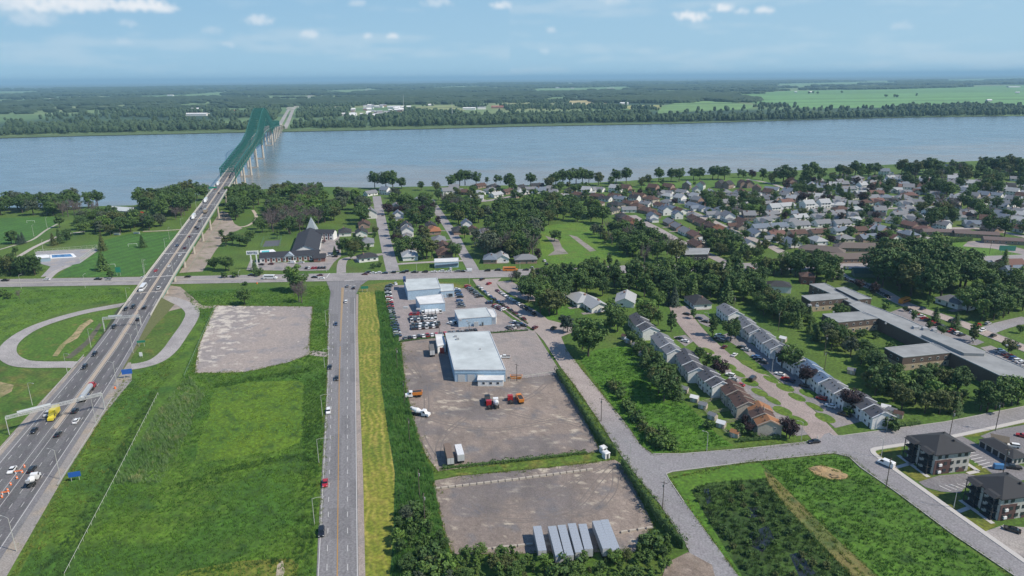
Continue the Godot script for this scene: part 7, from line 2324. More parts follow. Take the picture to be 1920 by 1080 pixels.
func build_furniture() -> void:
	gantry(hw(-262, -16.5) + Vector3(0, 0.1, 0), hw(-276, 15.5) + Vector3(0, 0.1, 0), 7.6, "large grey lattice sign gantry across the highway", [[0.12, 0.46, 1.6]])
	var l0 := at(197, 623); var r0 := at(266, 618)
	gantry(l0, Vector3(r0.x, 0.1, r0.z), 8.6, "smaller grey sign gantry where the bridge ramp starts", [[0.15, 0.5, 1.5]])
	# highway lamps
	for q in [[114, 899, 12.0, 1, "tall highway lamp beside the blue sign near the barrels"], [31, 1034, 12.0, 1, "highway lamp at the picture's lower corner"], [180, 794, 12.0, 1, "highway lamp at the foot of the large gantry"], [220, 724, 12.0, 1, "highway lamp by the orange barrel"], [127, 702, 11.0, 0, "highway lamp at the mouth of the ramp loop"], [61, 760, 11.0, 0, "highway lamp on the grass beyond the large gantry"], [171, 652, 11.0, 0, "highway lamp inside the ramp loop"], [250, 663, 11.0, 1, "highway lamp in the grass of the right ramp"], [260, 637, 11.0, 1, "highway lamp next to the green sign in the ramp grass"], [240, 570, 11.0, 0, "highway lamp beside the bridge abutment"]]:
		lamp(at(q[0], q[1]), 2.8 if q[3] else -0.3, q[2], 3.0, q[4], "highway lamps")
	var n := 0
	for z in [-470, -540, -610, -690, -770, -850]:
		for sd in [-1, 1]:
			lamp(hw(z, sd * (along(HALF, z) - 0.3), 0.9), (2.9 if sd > 0 else -0.26), 9.0, 2.2, "bridge lamp on the %s parapet, %s from the boulevard" % ["right" if sd > 0 else "left", nth(n / 2)], "lamps on the bridge")
			n += 1
	# main road lamps
	n = 0
	for q in [[590, 985], [598, 868], [605, 781], [609, 690], [612, 612]]:
		lamp(at(q[0], q[1]), 0.2, 10.0, 3.2, "road lamp on the meadow side of the main road, %s from below" % nth(n), "lamps along the main road")
		n += 1
	n = 0
	for q in [[733, 518], [782, 517], [880, 532], [975, 517], [450, 533], [330, 517], [160, 540], [272, 512], [40, 541], [612, 509]]:
		lamp(at(q[0], q[1]), PI / 2, 9.5, 2.6, "boulevard lamp number %d, %s" % [n + 1, ["before the motel forest street", "by the showroom", "at dealer's corner", "near the school bus", "before the motel", "under the bridge edge", "by the left meadow", "by the sports field", "near the picture's left edge", "at the motel drive"][n]], "lamps along the boulevard")
		n += 1
	for q in [[1325, 846, "slim street lamp on the vacant lot corner"], [1502, 826, "slim street lamp below the orange-roofed row"], [1662, 808, "slim street lamp beside the trimmed hedge"], [1652, 858, "slim street lamp on the corner lawn of the apartments"], [1788, 953, "slim street lamp between the two apartment blocks"], [1447, 700, "street lamp on the townhouse street, middle"], [1327, 612, "street lamp on the townhouse street, upper end"], [1181, 866, "street lamp at the yard gate junction"], [1554, 764, "street lamp on the townhouse street, lower end"], [993, 565, "street lamp under the big trees by dealer's street"]]:
		lamp(at(q[0], q[1]), 2.6, 8.0, 1.8, q[2], "slim street lamps")
	for q in [[1779, 824, 13, "wooden pole behind the corner apartment block"], [1866, 808, 13, "wooden pole by the brown tool shed"], [1661, 915, 12, "wooden pole on the vacant lot verge opposite the van"], [1880, 890, 11, "wooden pole beside the blue covered trailer"], [1242, 955, 11, "wooden pole at the hedge near the junction"], [1127, 790, 11, "wooden pole at the hedge of the truck yard"], [1428, 800, 10, "wooden pole at the gable of the orange-roofed row"], [1545, 668, 12, "wooden pole among the trees behind the blue roofs"], [1459, 620, 12, "wooden pole behind the east row, upper part"], [1375, 590, 12, "wooden pole by the dark wood"], [1545, 700, 12, "wooden pole behind the east row, lower part"], [787, 938, 12, "green-grey pole in the reeds, upper one"], [797, 985, 12, "green-grey pole in the reeds, lower one"], [759, 755, 11, "thin pole at the reed edge beside the orange truck"], [768, 830, 11, "thin pole at the reed edge below the mixer"], [745, 690, 11, "thin pole at the reed edge by the garage"], [969, 714, 9, "pole beside the orange skip"], [880, 635, 10, "pole between the dealer and the garage"], [824, 630, 9, "pole in the dealer's lowest row"], [1140, 500, 12, "pole at the roadside before the open field"], [1855, 476, 12, "pole on the bright lawn by the billboard"], [1571, 476, 9, "pole beside the residence court"]]:
		pole(at(q[0], q[1]), rng.randf() * 3.0, q[2], q[3])
	# signs
	var blue := mat("sign_blue_bright", Color(0.02, 0.11, 0.42), 0.5)
	var green := mat("sign_green", Color(0.02, 0.20, 0.13), 0.5)
	sign_on_posts(at(240, 709), 0.3, 4.6, 2.6, 2.2, blue, "blue road sign on two posts beside the ramp mouth")
	sign_on_posts(at(142, 902), 0.3, 4.0, 2.0, 1.8, blue, "blue road sign on two posts below the highway lamp")
	sign_on_posts(at(266, 650), 0.2, 4.2, 1.2, 2.4, green, "green road sign in the ramp grass")
	sign_on_posts(at(265, 670), 0.1, 1.6, 2.2, 0.7, mat("sign_white", Color(0.75, 0.76, 0.77)), "small white sign board on the ramp grass")
	sign_on_posts(at(223, 517), 0.2, 3.6, 4.0, 2.6, green, "green road sign at the sports field corner")
	sign_on_posts(at(684, 547), 0.1, 5.0, 1.8, 2.2, green, "green road sign at the top of the mown strip")
	sign_on_posts(at(1887, 476), -0.2, 12.0, 4.2, 2.6, mat("billboard_green", Color(0.05, 0.24, 0.17), 0.5), "wide green billboard on the bright lawn", "billboard")
	sign_on_posts(hw(-772, -3.4, 0.2), 0.26, 8.5, 2.0, 5.6, green, "green sign frame over the bridge deck")
	# orange barrels of the road works
	n = 0
	for z in range(-196, -236, -4):
		var o := thing("traffic_barrel", "orange and white traffic barrel, %s from below in the median line" % nth(n), "barrel", hw(z, rng.randf_range(-0.5, 0.5), 0.21), 0.0, "traffic barrels in the road works")
		var s := Shape.new()
		s.tube(Vector3.ZERO, Vector3(0, 1.0, 0), 0.36, 0.26, 8)
		var b := obj("drum", s, mat("barrel_orange", Color(0.75, 0.17, 0.03), 0.6), o)
		s = Shape.new()
		s.tube(Vector3(0, 0.55, 0), Vector3(0, 0.72, 0), 0.325, 0.31, 8)
		obj("stripe", s, mat("sign_white", Color(0.75, 0.76, 0.77)), b)
		n += 1
	for k in 2:
		var o := thing("barrier_board", "orange and white barrier board lying along the barrels, %s one" % ["lower", "upper"][k], "barrier", hw(-214 - 14 * k, 0.3 - k, 0.22), 0.3)
		var s := Shape.new()
		s.box(Vector3(0, 0.9, 0), Vector3(2.6, 0.5, 0.12))
		obj("board", s, mats["barrel_orange"], o)
		for q in [-0.9, 0.9]:
			s = Shape.new()
			s.box(Vector3(q, 0.45, 0), Vector3(0.12, 0.9, 0.6))
			obj("foot", s, mats["sign_white"], o)
	for q in [[216, 729, "orange traffic barrel on the grass edge by a lamp"], [482, 532, "orange traffic barrel beside the boulevard bus"]]:
		var o := thing("traffic_barrel", q[2], "barrel", at(q[0], q[1], 0.05))
		var s := Shape.new()
		s.tube(Vector3.ZERO, Vector3(0, 1.1, 0), 0.5, 0.36, 8)
		obj("drum", s, mats["barrel_orange"], o)
	# fences
	var gal := mat("fence_green", Color(0.20, 0.30, 0.22), 0.6)
	var pale := mat("fence_pale", Color(0.50, 0.54, 0.44), 0.6)
	fence(flat(297, 741), flat(213, 907), 1.4, 4.0, pale, "pale wire fence slanting through the meadow, upper run")
	fence(flat(213, 907), flat(122, 1082), 1.4, 4.0, pale, "pale wire fence slanting through the meadow, lower run")
	fence(flat(404, 577), flat(346, 710), 2.0, 4.0, gal, "green wire fence along the pale gravel lot")
	fence(flat(352, 512), flat(420, 408), 2.2, 5.0, gal, "green fence along the gravel strip under the bridge")
	fence(flat(66, 476), flat(184, 466), 3.4, 4.0, pale, "tall pale fence behind the swimming pools", true)
	fence(flat(184, 466), flat(150, 492), 3.4, 4.0, pale, "tall pale fence closing the pool terrace", true)
	fence(flat(955, 716), flat(1042, 703), 2.0, 3.0, pale, "pale wire fence between car park and truck yard")
	# rows of concrete blocks that bound the lower yard
	var cb := mat("concrete_block", Color(0.52, 0.47, 0.40), 0.9, "speck", 4.0)
	for q in [[[813, 918, 960, 901, 1112, 881], "long row of pale concrete blocks across the upper edge of the lower yard"], [[870, 1038, 940, 1028, 1000, 1022], "row of pale concrete blocks left of the silver trailers"], [[1162, 1000, 1226, 990], "row of pale concrete blocks right of the silver trailers"]]:
		var pts := plan(q[0])
		var o := thing("block_row", q[1], "blocks", v3(pts[0], 0.1))
		var proto := Shape.new()
		proto.hexa(Vector3(0, 0.3, 0), Vector3(2.3, 0.6, 0.8), Vector3(2.15, 0.6, 0.65))
		var bm := proto.mesh(cb)
		for i in pts.size() - 1:
			var d := pts[i + 1] - pts[i]
			var c := int(d.length() / 2.4)
			for k in c:
				var b := MeshInstance3D.new()
				b.name = "concrete_block"
				b.mesh = bm
				o.add_child(b, true)
				b.position = v3(pts[i] - pts[0] + d * ((k + 0.5) / c))
				b.rotation.y = atan2(-d.y, d.x) + rng.randf_range(-0.05, 0.05)
	# pools by the sports field
	var white := mat("sign_white", Color(0.75, 0.76, 0.77))
	for q in [[[97, 479, 132, 477, 137, 482, 98, 484], "large blue swimming pool on the pale terrace", "pool"], [[70, 480, 84, 479, 86, 484, 68, 485], "small blue paddling pool on the pale terrace", "pool"]]:
		var pp := plan(q[0])
		var o := thing("swimming_pool", q[1], "pool", v3(pp[0], 0.1))
		var loc := PackedVector2Array()
		for p in pp: loc.append(p - pp[0])
		var s := Shape.new()
		var big := Geometry2D.offset_polygon(loc, 2.2)[0]
		s.prism(big, 0.0, 0.3)
		obj("surround", s, white, o)
		s = Shape.new()
		s.prism(loc, 0.28, 0.36)
		obj("water", s, mat("pool_blue", Color(0.05, 0.15, 0.34), 0.1), o)
	var bh := thing("bath_house", "low white bath house at the end of the pool terrace", "building", at(83, 492))
	flat_block(bh, rel([70, 492, 95, 490, 95, 484.5, 71, 486], at(83, 492)), 3.0, mat("bath_wall", Color(0.30, 0.42, 0.50), 0.7), white)
	for q in [[219, 441, "left white team bench shelter at the far touchline"], [256, 439, "right white team bench shelter at the far touchline"]]:
		var o := thing("team_shelter", q[2], "shelter", at(q[0], q[1]))
		var s := Shape.new()
		s.side(PackedVector2Array([Vector2(-0.8, 0), Vector2(-0.8, 2.0), Vector2(0.9, 2.3), Vector2(0.9, 2.2), Vector2(-0.7, 1.9), Vector2(-0.7, 0)]), 6.0)
		obj("shell", s, white, o)
		s = Shape.new()
		s.box(Vector3(0, 0.45, -0.3), Vector3(5.4, 0.1, 0.5))
		obj("bench", s, mat("pole_wood", Color(0.13, 0.105, 0.085)), o)
	for q in [[249, 462, 0.2, "white goal frame on the sports field, far one"], [207, 501, 0.2, "white goal frame on the sports field, near one"], [58, 418, 0.2, "white goal frame on the other pitch"]]:
		var o := thing("goal_frame", q[3], "goal", at(q[0], q[1]), q[2])
		for k in [-3.6, 3.6]:
			var s := Shape.new()
			s.tube(Vector3(k, 0, 0), Vector3(k, 2.4, 0), 0.09, 0.09, 5)
			obj("post", s, white, o)
		var s2 := Shape.new()
		s2.beam(Vector3(-3.7, 2.4, 0), Vector3(3.7, 2.4, 0), 0.16, 0.16)
		obj("crossbar", s2, white, o)
	n = 0
	for q in [[64, 444], [89, 429], [82, 474], [318, 449], [270, 513]]:
		lamp(at(q[0], q[1]), 0.4, 11.0, 0.8, "sports field floodlight, %s from left" % nth([64, 82, 89, 270, 318].find(q[0])), "floodlights of the sports fields")
	# waterfront hall by the left wood
	var wo := at(235, 402)
	var wf := thing("waterfront_hall", "grey-roofed waterfront hall with red awnings behind the trees", "building", wo, 0.0)
	flat_block(wf, rel([205, 402, 250, 405, 252, 397, 212, 394], wo), 4.5, wall_mat("beige", Color(0.45, 0.41, 0.35)), mat("pale_roof", Color(0.44, 0.49, 0.49)))
	var aw := Shape.new()
	aw.hexa(v3(rel([258, 404], wo)[0], 3.2), Vector3(14, 1.6, 9), Vector3(9, 1.6, 4))
	obj("awning", aw, mat("awning_red", Color(0.55, 0.05, 0.04), 0.6), wf)
	claim(flat(232, 400), 24)
	# sheds in the back gardens of the west row
	var sheds := [[1302, 752, "white"], [1318, 765, "grey"], [1336, 785, "grey"], [1352, 800, "white"], [1378, 818, "orange"], [1178, 642, "white"], [1192, 652, "grey"], [1205, 668, "grey"], [1172, 636, "brown"], [1262, 715, "white"], [1283, 735, "grey"], [1660, 770, "white"], [1684, 782, "brown"], [1672, 776, "grey"], [1468, 640, "white"], [1596, 700, "grey"]]
	for i in sheds.size():
		var q: Array = sheds[i]
		var o := thing("garden_shed", "small %s-roofed garden shed behind the row houses, %s in line" % [q[2], nth(i)], "shed", at(q[0], q[1]), rng.randf_range(-0.9, -0.5), "garden sheds behind the row houses")
		var s := Shape.new()
		s.box(Vector3(0, 1.1, 0), Vector3(3.4, 2.2, 2.8))
		gable_ends(s, 3.4, 2.8, 2.2, 0.9)
		obj("wall", s, wall_mat("beige", Color(0.45, 0.41, 0.35)), o)
		s = Shape.new()
		gable(s, 3.4, 2.8, 2.2, 0.9, 0.25)
		obj("roof", s, {"white": mat("white_roof", Color(0.62, 0.64, 0.64)), "grey": roof_mat("grey", Color(0.14, 0.15, 0.16)), "orange": roof_mat("orange", Color(0.42, 0.20, 0.09)), "brown": roof_mat("brown", Color(0.13, 0.075, 0.06))}[q[2]], o)
		s = Shape.new()
		s.box(Vector3(0, 1.0, 1.43), Vector3(1.0, 1.9, 0.06))
		obj("door", s, mat("door_white", Color(0.6, 0.62, 0.62)), o)
		claim(flat(q[0], q[1]), 2.2)
	# garden fences between the back gardens
	var wood := mat("fence_wood", Color(0.33, 0.30, 0.25), 0.9)
	n = 0
	for q in [[1296, 745, 1345, 795], [1345, 795, 1372, 822], [1316, 757, 1350, 748], [1334, 776, 1376, 768], [1348, 796, 1400, 786], [1172, 636, 1212, 676], [1258, 706, 1296, 745]]:
		fence(flat(q[0], q[1]), flat(q[2], q[3]), 1.5, 2.4, wood, "weathered garden fence behind the west row, %s run" % nth(n), true)
		n += 1
	# parking courts of the townhouses with grass islands between
	for q in [[1352, 692, 1372, 690, 1434, 734, 1504, 792, 1524, 814, 1494, 818, 1462, 790, 1420, 752, 1388, 728], [1350, 630, 1372, 622, 1440, 664, 1500, 706, 1560, 746, 1618, 790, 1566, 803, 1540, 780, 1490, 738, 1440, 696, 1386, 652], [1300, 588, 1320, 590, 1342, 606, 1330, 614, 1312, 606], [1262, 632, 1285, 628, 1300, 640, 1285, 650]]:
		structure(sheet("parking_court", plan(q), 0.10, road_mat(), 1.6, patchy(Color(0.235, 0.22, 0.215), Color(0.205, 0.195, 0.195), Color(0.26, 0.235, 0.22), 2.0, 0.12)))
	var isl := [1328, 658, 1403, 682, 1424, 695, 1445, 712, 1472, 727, 1494, 745, 1527, 763, 1547, 784, 1367, 687, 1384, 701, 1406, 717, 1424, 736, 1449, 751, 1467, 771, 1497, 789, 1420, 672, 1516, 738]
	for i in range(0, isl.size(), 2):
		var c := flat(isl[i], isl[i + 1])
		var oval := PackedVector2Array()
		for k in 12: oval.append(c + Vector2(cos(TAU * k / 12) * (2.2 + 0.6 * (i % 3)), sin(TAU * k / 12) * 5.0).rotated(-0.32))
		structure(sheet("grass_island", oval, 0.17, grass_mat(), 1.0, patchy(Color(0.085, 0.165, 0.02), Color(0.11, 0.18, 0.03), LAWN, 3.0, 0.15)))
		claim(c, 3.0)
	for q in [[1400, 705], [1440, 745], [1480, 785], [1400, 650], [1450, 690], [1500, 725], [1550, 762], [1590, 785]]: claim(flat(q[0], q[1]), 8.0)

# ---------------------------------------------------------------- trees, hedges, grass
var tree_meshes := {}

func leaf(s: Shape, p: Vector3, out: Vector3, size: float, g: RandomNumberGenerator, tone: float) -> void:
	var k := tone * g.randf_range(0.78, 1.25)
	s.col = Color(k * g.randf_range(0.9, 1.15), k, k * g.randf_range(0.85, 1.1))
	var n := (out + Vector3(g.randf_range(-1, 1), g.randf_range(-0.6, 1.0), g.randf_range(-1, 1)) * 0.6).normalized()
	var a := n.cross(Vector3(g.randf_range(-1, 1), g.randf_range(-1, 1), g.randf_range(-1, 1))).normalized()
	var b := n.cross(a)
	var l := size * g.randf_range(0.7, 1.3)
	s.quad(p - a * l * 0.5, p + b * l * 0.36 + n * l * 0.1, p + a * l * 0.55, p - b * l * 0.36 + n * l * 0.1)

# a crown of leafy clumps in an uneven envelope: half width, bottom, top
func crown(seedling: int, half: float, y0: float, y1: float, clumps: int, each: int, size: float, top_heavy := 0.0) -> Shape:
	var g := RandomNumberGenerator.new()
	g.seed = seedling
	var s := Shape.new()
	var mid := (y0 + y1) / 2
	var tall := (y1 - y0) / 2
	for i in clumps:
		var d := Vector3(g.randfn(), g.randfn(), g.randfn()).normalized()
		var r := pow(g.randf(), 0.45) * g.randf_range(0.72, 1.0)
		var c := Vector3(d.x * half * r, d.y * tall * r, d.z * half * r)
		c.x *= 1.0 + top_heavy * d.y * 0.4
		c.z *= 1.0 + top_heavy * d.y * 0.4
		c.y += mid
		var cr := half * g.randf_range(0.20, 0.36)
		var tone := g.randf_range(0.8, 1.2)
		for k in each:
			var e := Vector3(g.randfn(), g.randfn() + 0.25, g.randfn()).normalized()
			leaf(s, c + e * cr * Vector3(1.0, 0.75, 1.0) * g.randf_range(0.6, 1.05), e, size, g, tone)
	return s

func trunk(half: float, y0: float, y1: float, r: float, seedling: int) -> Shape:
	var g := RandomNumberGenerator.new()
	g.seed = seedling
	var s := Shape.new()
	var fork := lerpf(y0, y1, 0.35)
	s.tube(Vector3(0, -0.2, 0), Vector3(0, fork, 0), r, r * 0.6, 7)
	for i in 6:
		var a := TAU * i / 6.0 + g.randf_range(-0.4, 0.4)
		var b := Vector3(0, lerpf(y0 * 0.8, fork, g.randf()), 0)
		s.tube(b, Vector3(cos(a) * half * 0.6, lerpf(y0, y1, g.randf_range(0.5, 0.85)), sin(a) * half * 0.6), r * 0.4, r * 0.1, 5, false)
	return s

func make_trees() -> void:
	var bark := mat("bark", Color(0.10, 0.08, 0.065), 0.95, "speck", 1.5)
	var tones := {"deep": Color(0.046, 0.100, 0.020), "mid": Color(0.066, 0.130, 0.024), "light": Color(0.090, 0.165, 0.030), "grey": Color(0.066, 0.092, 0.052), "purple": Color(0.028, 0.012, 0.016), "blue": Color(0.034, 0.062, 0.040), "olive": Color(0.080, 0.105, 0.026), "bright": Color(0.098, 0.185, 0.028)}
	for t in tones:
		var m := mat("leaf_" + t, tones[t], 0.75, "", 1.0, true)
		m.backlight_enabled = true
		m.backlight = (tones[t] * 0.5).linear_to_srgb()
	for v in 3:
		tree_meshes["spreading%d" % v] = [crown(200 + v, 5.4, 3.3, 13.2, 66, 38, 0.85, 0.2), trunk(5.2, 4.0, 13.0, 0.4, 10 + v), bark]
		tree_meshes["columnar%d" % v] = [crown(300 + v, 2.6, 1.2, 13.0, 46, 30, 0.75), trunk(2.2, 1.5, 13.0, 0.28, 20 + v), bark]
		tree_meshes["shrub%d" % v] = [crown(400 + v, 2.0, 0.1, 2.8, 20, 24, 0.5), trunk(1.4, 0.2, 2.0, 0.08, 30 + v), bark]
		tree_meshes["spruce%d" % v] = [spruce(500 + v), trunk(0.5, 0.5, 11.0, 0.25, 40 + v), bark]
		tree_meshes["bare%d" % v] = [bare(600 + v), trunk(4.6, 2.6, 12.0, 0.3, 50 + v), mat("grey_bark", Color(0.17, 0.14, 0.135), 0.95, "speck", 1.5)]
	for v in 6:
		var hw_: float = [5.0, 4.3, 5.6, 4.6, 5.2, 4.0][v]
		var y0: float = [2.4, 1.8, 2.9, 2.0, 1.4, 2.6][v]
		tree_meshes["broadleaf%d" % v] = [crown(100 + v, hw_, y0, [12.0, 12.6, 11.6, 12.2, 11.8, 12.8][v], [54, 46, 62, 40, 70, 44][v], 36, [0.8, 0.75, 0.85, 0.95, 0.7, 0.8][v], [0.15, -0.3, 0.3, 0.0, -0.15, 0.25][v]), trunk(hw_, y0, 12.0, 0.32, v), bark]
	for k in tree_meshes:
		var e: Array = tree_meshes[k]
		e[0] = e[0].mesh(mats["leaf_mid"])
		e[1] = e[1].mesh(e[2])

func spruce(seedling: int) -> Shape:
	var g := RandomNumberGenerator.new()
	g.seed = seedling
	var s := Shape.new()
	var tiers := 17
	for i in tiers:
		var y := 0.6 + 11.2 * i / tiers
		var r := 2.9 * (1.0 - float(i) / tiers) * g.randf_range(0.85, 1.1) + 0.15
		var n := int(7 + r * 5)
		for k in n:
			var a := TAU * (k + g.randf()) / n
			var rr := r * g.randf_range(0.75, 1.1)
			for q in 3:
				var f := 0.4 + 0.3 * q
				leaf(s, Vector3(cos(a) * rr * f, y - rr * f * 0.28, sin(a) * rr * f), Vector3(cos(a), 0.9, sin(a)).normalized(), 0.75, g, g.randf_range(0.8, 1.15))
	return s

func bare(seedling: int) -> Shape:
	var g := RandomNumberGenerator.new()
	g.seed = seedling
	var s := Shape.new()
	for i in 46:
		var a := g.randf() * TAU
		var b := Vector3(cos(a) * g.randf_range(0.2, 2.4), g.randf_range(3.0, 8.0), sin(a) * g.randf_range(0.2, 2.4))
		var e := b + Vector3(cos(a) * g.randf_range(0.8, 2.6), g.randf_range(1.0, 3.6), sin(a) * g.randf_range(0.8, 2.6))
		s.col = Color(1, 1, 1) * g.randf_range(0.8, 1.2)
		s.tube(b, e, 0.07, 0.03, 3, false)
		for k in 14:
			var p := b.lerp(e, g.randf_range(0.2, 1.0))
			var q := p + Vector3(g.randf_range(-1, 1), g.randf_range(-0.1, 1.1), g.randf_range(-1, 1)) * g.randf_range(0.5, 1.3)
			s.col = Color(1, 1, 1) * g.randf_range(0.75, 1.3)
			var w := Vector3(g.randf_range(-1, 1), 0, g.randf_range(-1, 1)).normalized() * 0.05
			s.tri(p - w, p + w, q)
			s.tri(p + Vector3(0, 0.05, 0), p - Vector3(0, 0.05, 0), q)
	return s

const TREE_KINDS := {"broadleaf": ["broadleaf_tree", "round leafy tree"], "spreading": ["spreading_tree", "tall spreading tree"], "columnar": ["columnar_tree", "narrow upright tree"], "shrub": ["shrub", "leafy shrub"], "spruce": ["conifer_tree", "dark pointed conifer"], "bare": ["bare_tree", "bare grey-brown tree"], "purple": ["purple_leaf_tree", "dark purple-leaved tree"]}

func tree(kind: String, p: Vector2, tall: float, tone: String, label: String, group: String, wide := 1.0, y := 0.0) -> void:
	var base := "broadleaf" if kind == "purple" else kind
	var e: Array = tree_meshes["%s%d" % [base, rng.randi() % (6 if base == "broadleaf" else 3)]]
	if kind != "purple" and kind != "bare" and rng.randf() < 0.5:
		tone = {"deep": ["mid", "olive", "mid", "deep"], "mid": ["light", "deep", "olive", "bright"], "light": ["mid", "bright", "light", "olive"], "grey": ["mid", "grey", "deep", "grey"], "blue": ["blue", "blue", "deep", "blue"]}[tone][rng.randi() % 4]
	var called: String = TREE_KINDS[kind][0]
	if kind == "broadleaf": called = "small_broadleaf_tree" if tall < 10.5 else ("broadleaf_tree" if tall < 15.5 else "tall_broadleaf_tree")  # broadleaf trees are named by height alone, wherever they stand
	var o := thing(called, label, "shrub" if kind == "shrub" else "tree", v3(p, y), rng.randf() * TAU, group)
	var full: float = {"broadleaf": 12.6, "spreading": 13.6, "columnar": 13.4, "shrub": 3.0, "spruce": 11.8, "bare": 11.6}[base]
	var k := tall / full
	if kind == "spruce": wide *= 1.35
	o.scale = Vector3(k * wide * rng.randf_range(0.88, 1.12), k, k * wide)
	var c := MeshInstance3D.new()
	c.name = "crown"
	c.mesh = e[0]
	c.material_override = mat("bare_twigs", Color(0.165, 0.135, 0.135), 0.95, "", 1.0, true) if kind == "bare" else mats["leaf_purple" if kind == "purple" else "leaf_" + tone]
	o.add_child(c)
	var t := MeshInstance3D.new()
	t.name = "trunk"
	t.mesh = e[1]
	o.add_child(t)

# trees listed by survey points: x, y, height in metres, kind letter, tone letter
const KL := {"r": "broadleaf", "t": "spreading", "n": "columnar", "u": "shrub", "s": "spruce", "x": "bare", "p": "purple"}
const TL := {"d": "deep", "m": "mid", "l": "light", "g": "grey", "b": "blue"}

func listed(a: Array, place: String, group: String) -> void:
	var list := []
	for i in range(0, a.size(), 4):
		list.append([a[i], a[i + 1], a[i + 2], a[i + 3]])
	list.sort_custom(func(p, q): return p[0] < q[0])
	for i in list.size():
		var e: Array = list[i]
		var code: String = e[3]
		var kind: String = KL[code[0]]
		var tone: String = TL[code[1]]
		tree(kind, flat(e[0], e[1]), e[2], tone, "%s %s, %s from left" % [TREE_KINDS[kind][1], place, nth(i)], group, rng.randf_range(0.92, 1.12))
		claim(flat(e[0], e[1]), 2.5)

# trees filling an area, kept off houses and streets
func grove(area: Array, n: int, mix: Array, low: float, high: float, gap: float, place: String, group: String, clear := 3.0) -> void:
	var poly := plan(area)
	var lo := poly[0]
	var hi := poly[0]
	for p in poly:
		lo = lo.min(p); hi = hi.max(p)
	var spots := []
	for i in n * 60:
		if spots.size() >= n: break
		var p := Vector2(rng.randf_range(lo.x, hi.x), rng.randf_range(lo.y, hi.y))
		if not Geometry2D.is_point_in_polygon(p, poly): continue
		var ok := true
		for q in spots:
			if p.distance_squared_to(q) < gap * gap:
				ok = false; break
		if not ok or is_taken(p, clear) or near_lane(p, clear): continue
		spots.append(p)
	var order := []
	for p in spots: order.append([seen(v3(p)).x, p])
	order.sort_custom(func(a, b): return a[0] < b[0])
	for i in order.size():
		var code: String = mix[rng.randi() % mix.size()]
		var kind: String = KL[code[0]]
		tree(kind, order[i][1], rng.randf_range(low, high), TL[code[1]], "%s %s, %s from left" % [TREE_KINDS[kind][1], place, nth(i)], group, rng.randf_range(0.95, 1.2))
	for p in spots: claim(p, gap * 0.3)

func hedge(line: Array, wide: float, tall: float, tone: String, label: String) -> void:
	var pts := plan(line)
	var s := Shape.new()
	var g := RandomNumberGenerator.new()
	g.seed = hash(label)
	for i in pts.size() - 1:
		var d := pts[i + 1] - pts[i]
		var n := int(d.length() * 34 * (wide + tall) / 4.0)
		var side := Vector2(-d.y, d.x).normalized()
		for k in n:
			var t := g.randf()
			var wob := 1.0 + 0.7 * n_fine.get_noise_2d(t * d.length() * 0.9, i * 50.0)
			var a := g.randf_range(0, PI)
			var p := pts[i] + d * t + side * cos(a) * wide / 2 * wob - pts[0]
			var y := (0.1 + 0.9 * sqrt(g.randf())) * tall * wob if absf(cos(a)) > 0.75 else tall * wob * g.randf_range(0.85, 1.05)
			leaf(s, v3(p, y), Vector3(side.x * cos(a), sin(a) * 0.9, side.y * cos(a)).normalized(), 0.5, g, g.randf_range(0.8, 1.2))
	var o := thing("hedge", label, "hedge", v3(pts[0], 0.0), 0.0)
	obj("foliage", s, mats["leaf_" + tone], o)
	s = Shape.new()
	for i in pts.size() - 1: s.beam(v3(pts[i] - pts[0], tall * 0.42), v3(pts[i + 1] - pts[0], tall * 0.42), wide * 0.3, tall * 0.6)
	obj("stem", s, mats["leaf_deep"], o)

func tuft(seedling: int, blades: int, tall: float, spread: float, wide: float) -> ArrayMesh:
	var g := RandomNumberGenerator.new()
	g.seed = seedling
	var s := Shape.new()
	for i in blades:
		var a := g.randf() * TAU
		var p := Vector3(cos(a), 0, sin(a)) * spread * sqrt(g.randf())
		var lean := Vector3(g.randf_range(-0.5, 0.5), 1, g.randf_range(-0.5, 0.5)) * tall * g.randf_range(0.6, 1.2)
		var w := Vector3(cos(a + 1.3), 0, sin(a + 1.3)) * wide * g.randf_range(0.6, 1.2)
		s.col = Color(1, 1, 1) * g.randf_range(0.8, 1.2)
		s.tri(p - w, p + w, p + lean)
	return s.mesh(mat("blade", Color(1.05, 1.05, 0.62), 0.9, "", 1.0, true))

func tufts(called: String, area: Array, per: float, mesh: Mesh, low: float, high: float, tint: Callable, label: String, hole: Array = []) -> void:
	var poly := plan(area)
	var holes := []
	for h in hole: holes.append(plan(h))
	var lo := poly[0]
	var hi := poly[0]
	for p in poly:
		lo = lo.min(p); hi = hi.max(p)
	var n := int((hi.x - lo.x) * (hi.y - lo.y) * per)
	var spots := []
	var g := RandomNumberGenerator.new()
	g.seed = hash(label)
	for i in n:
		var p := Vector2(g.randf_range(lo.x, hi.x), g.randf_range(lo.y, hi.y))
		if not Geometry2D.is_point_in_polygon(p, poly): continue
		var skip := false
		for h in holes:
			if Geometry2D.is_point_in_polygon(p, h): skip = true
		if skip: continue
		var k := g.randf_range(low, high) * (1.0 + 0.6 * n_mid.get_noise_2d(p.x, p.y))
		var c: Color = tint.call(p)
		var f := g.randf_range(0.85, 1.25)
		spots.append([Transform3D(Basis(Vector3.UP, g.randf() * TAU).scaled(Vector3(1, k, 1)), v3(p, 0.05)), Color(c.r * f, c.g * f, c.b * f)])
	scatter(called, mesh, spots, label, "grass")

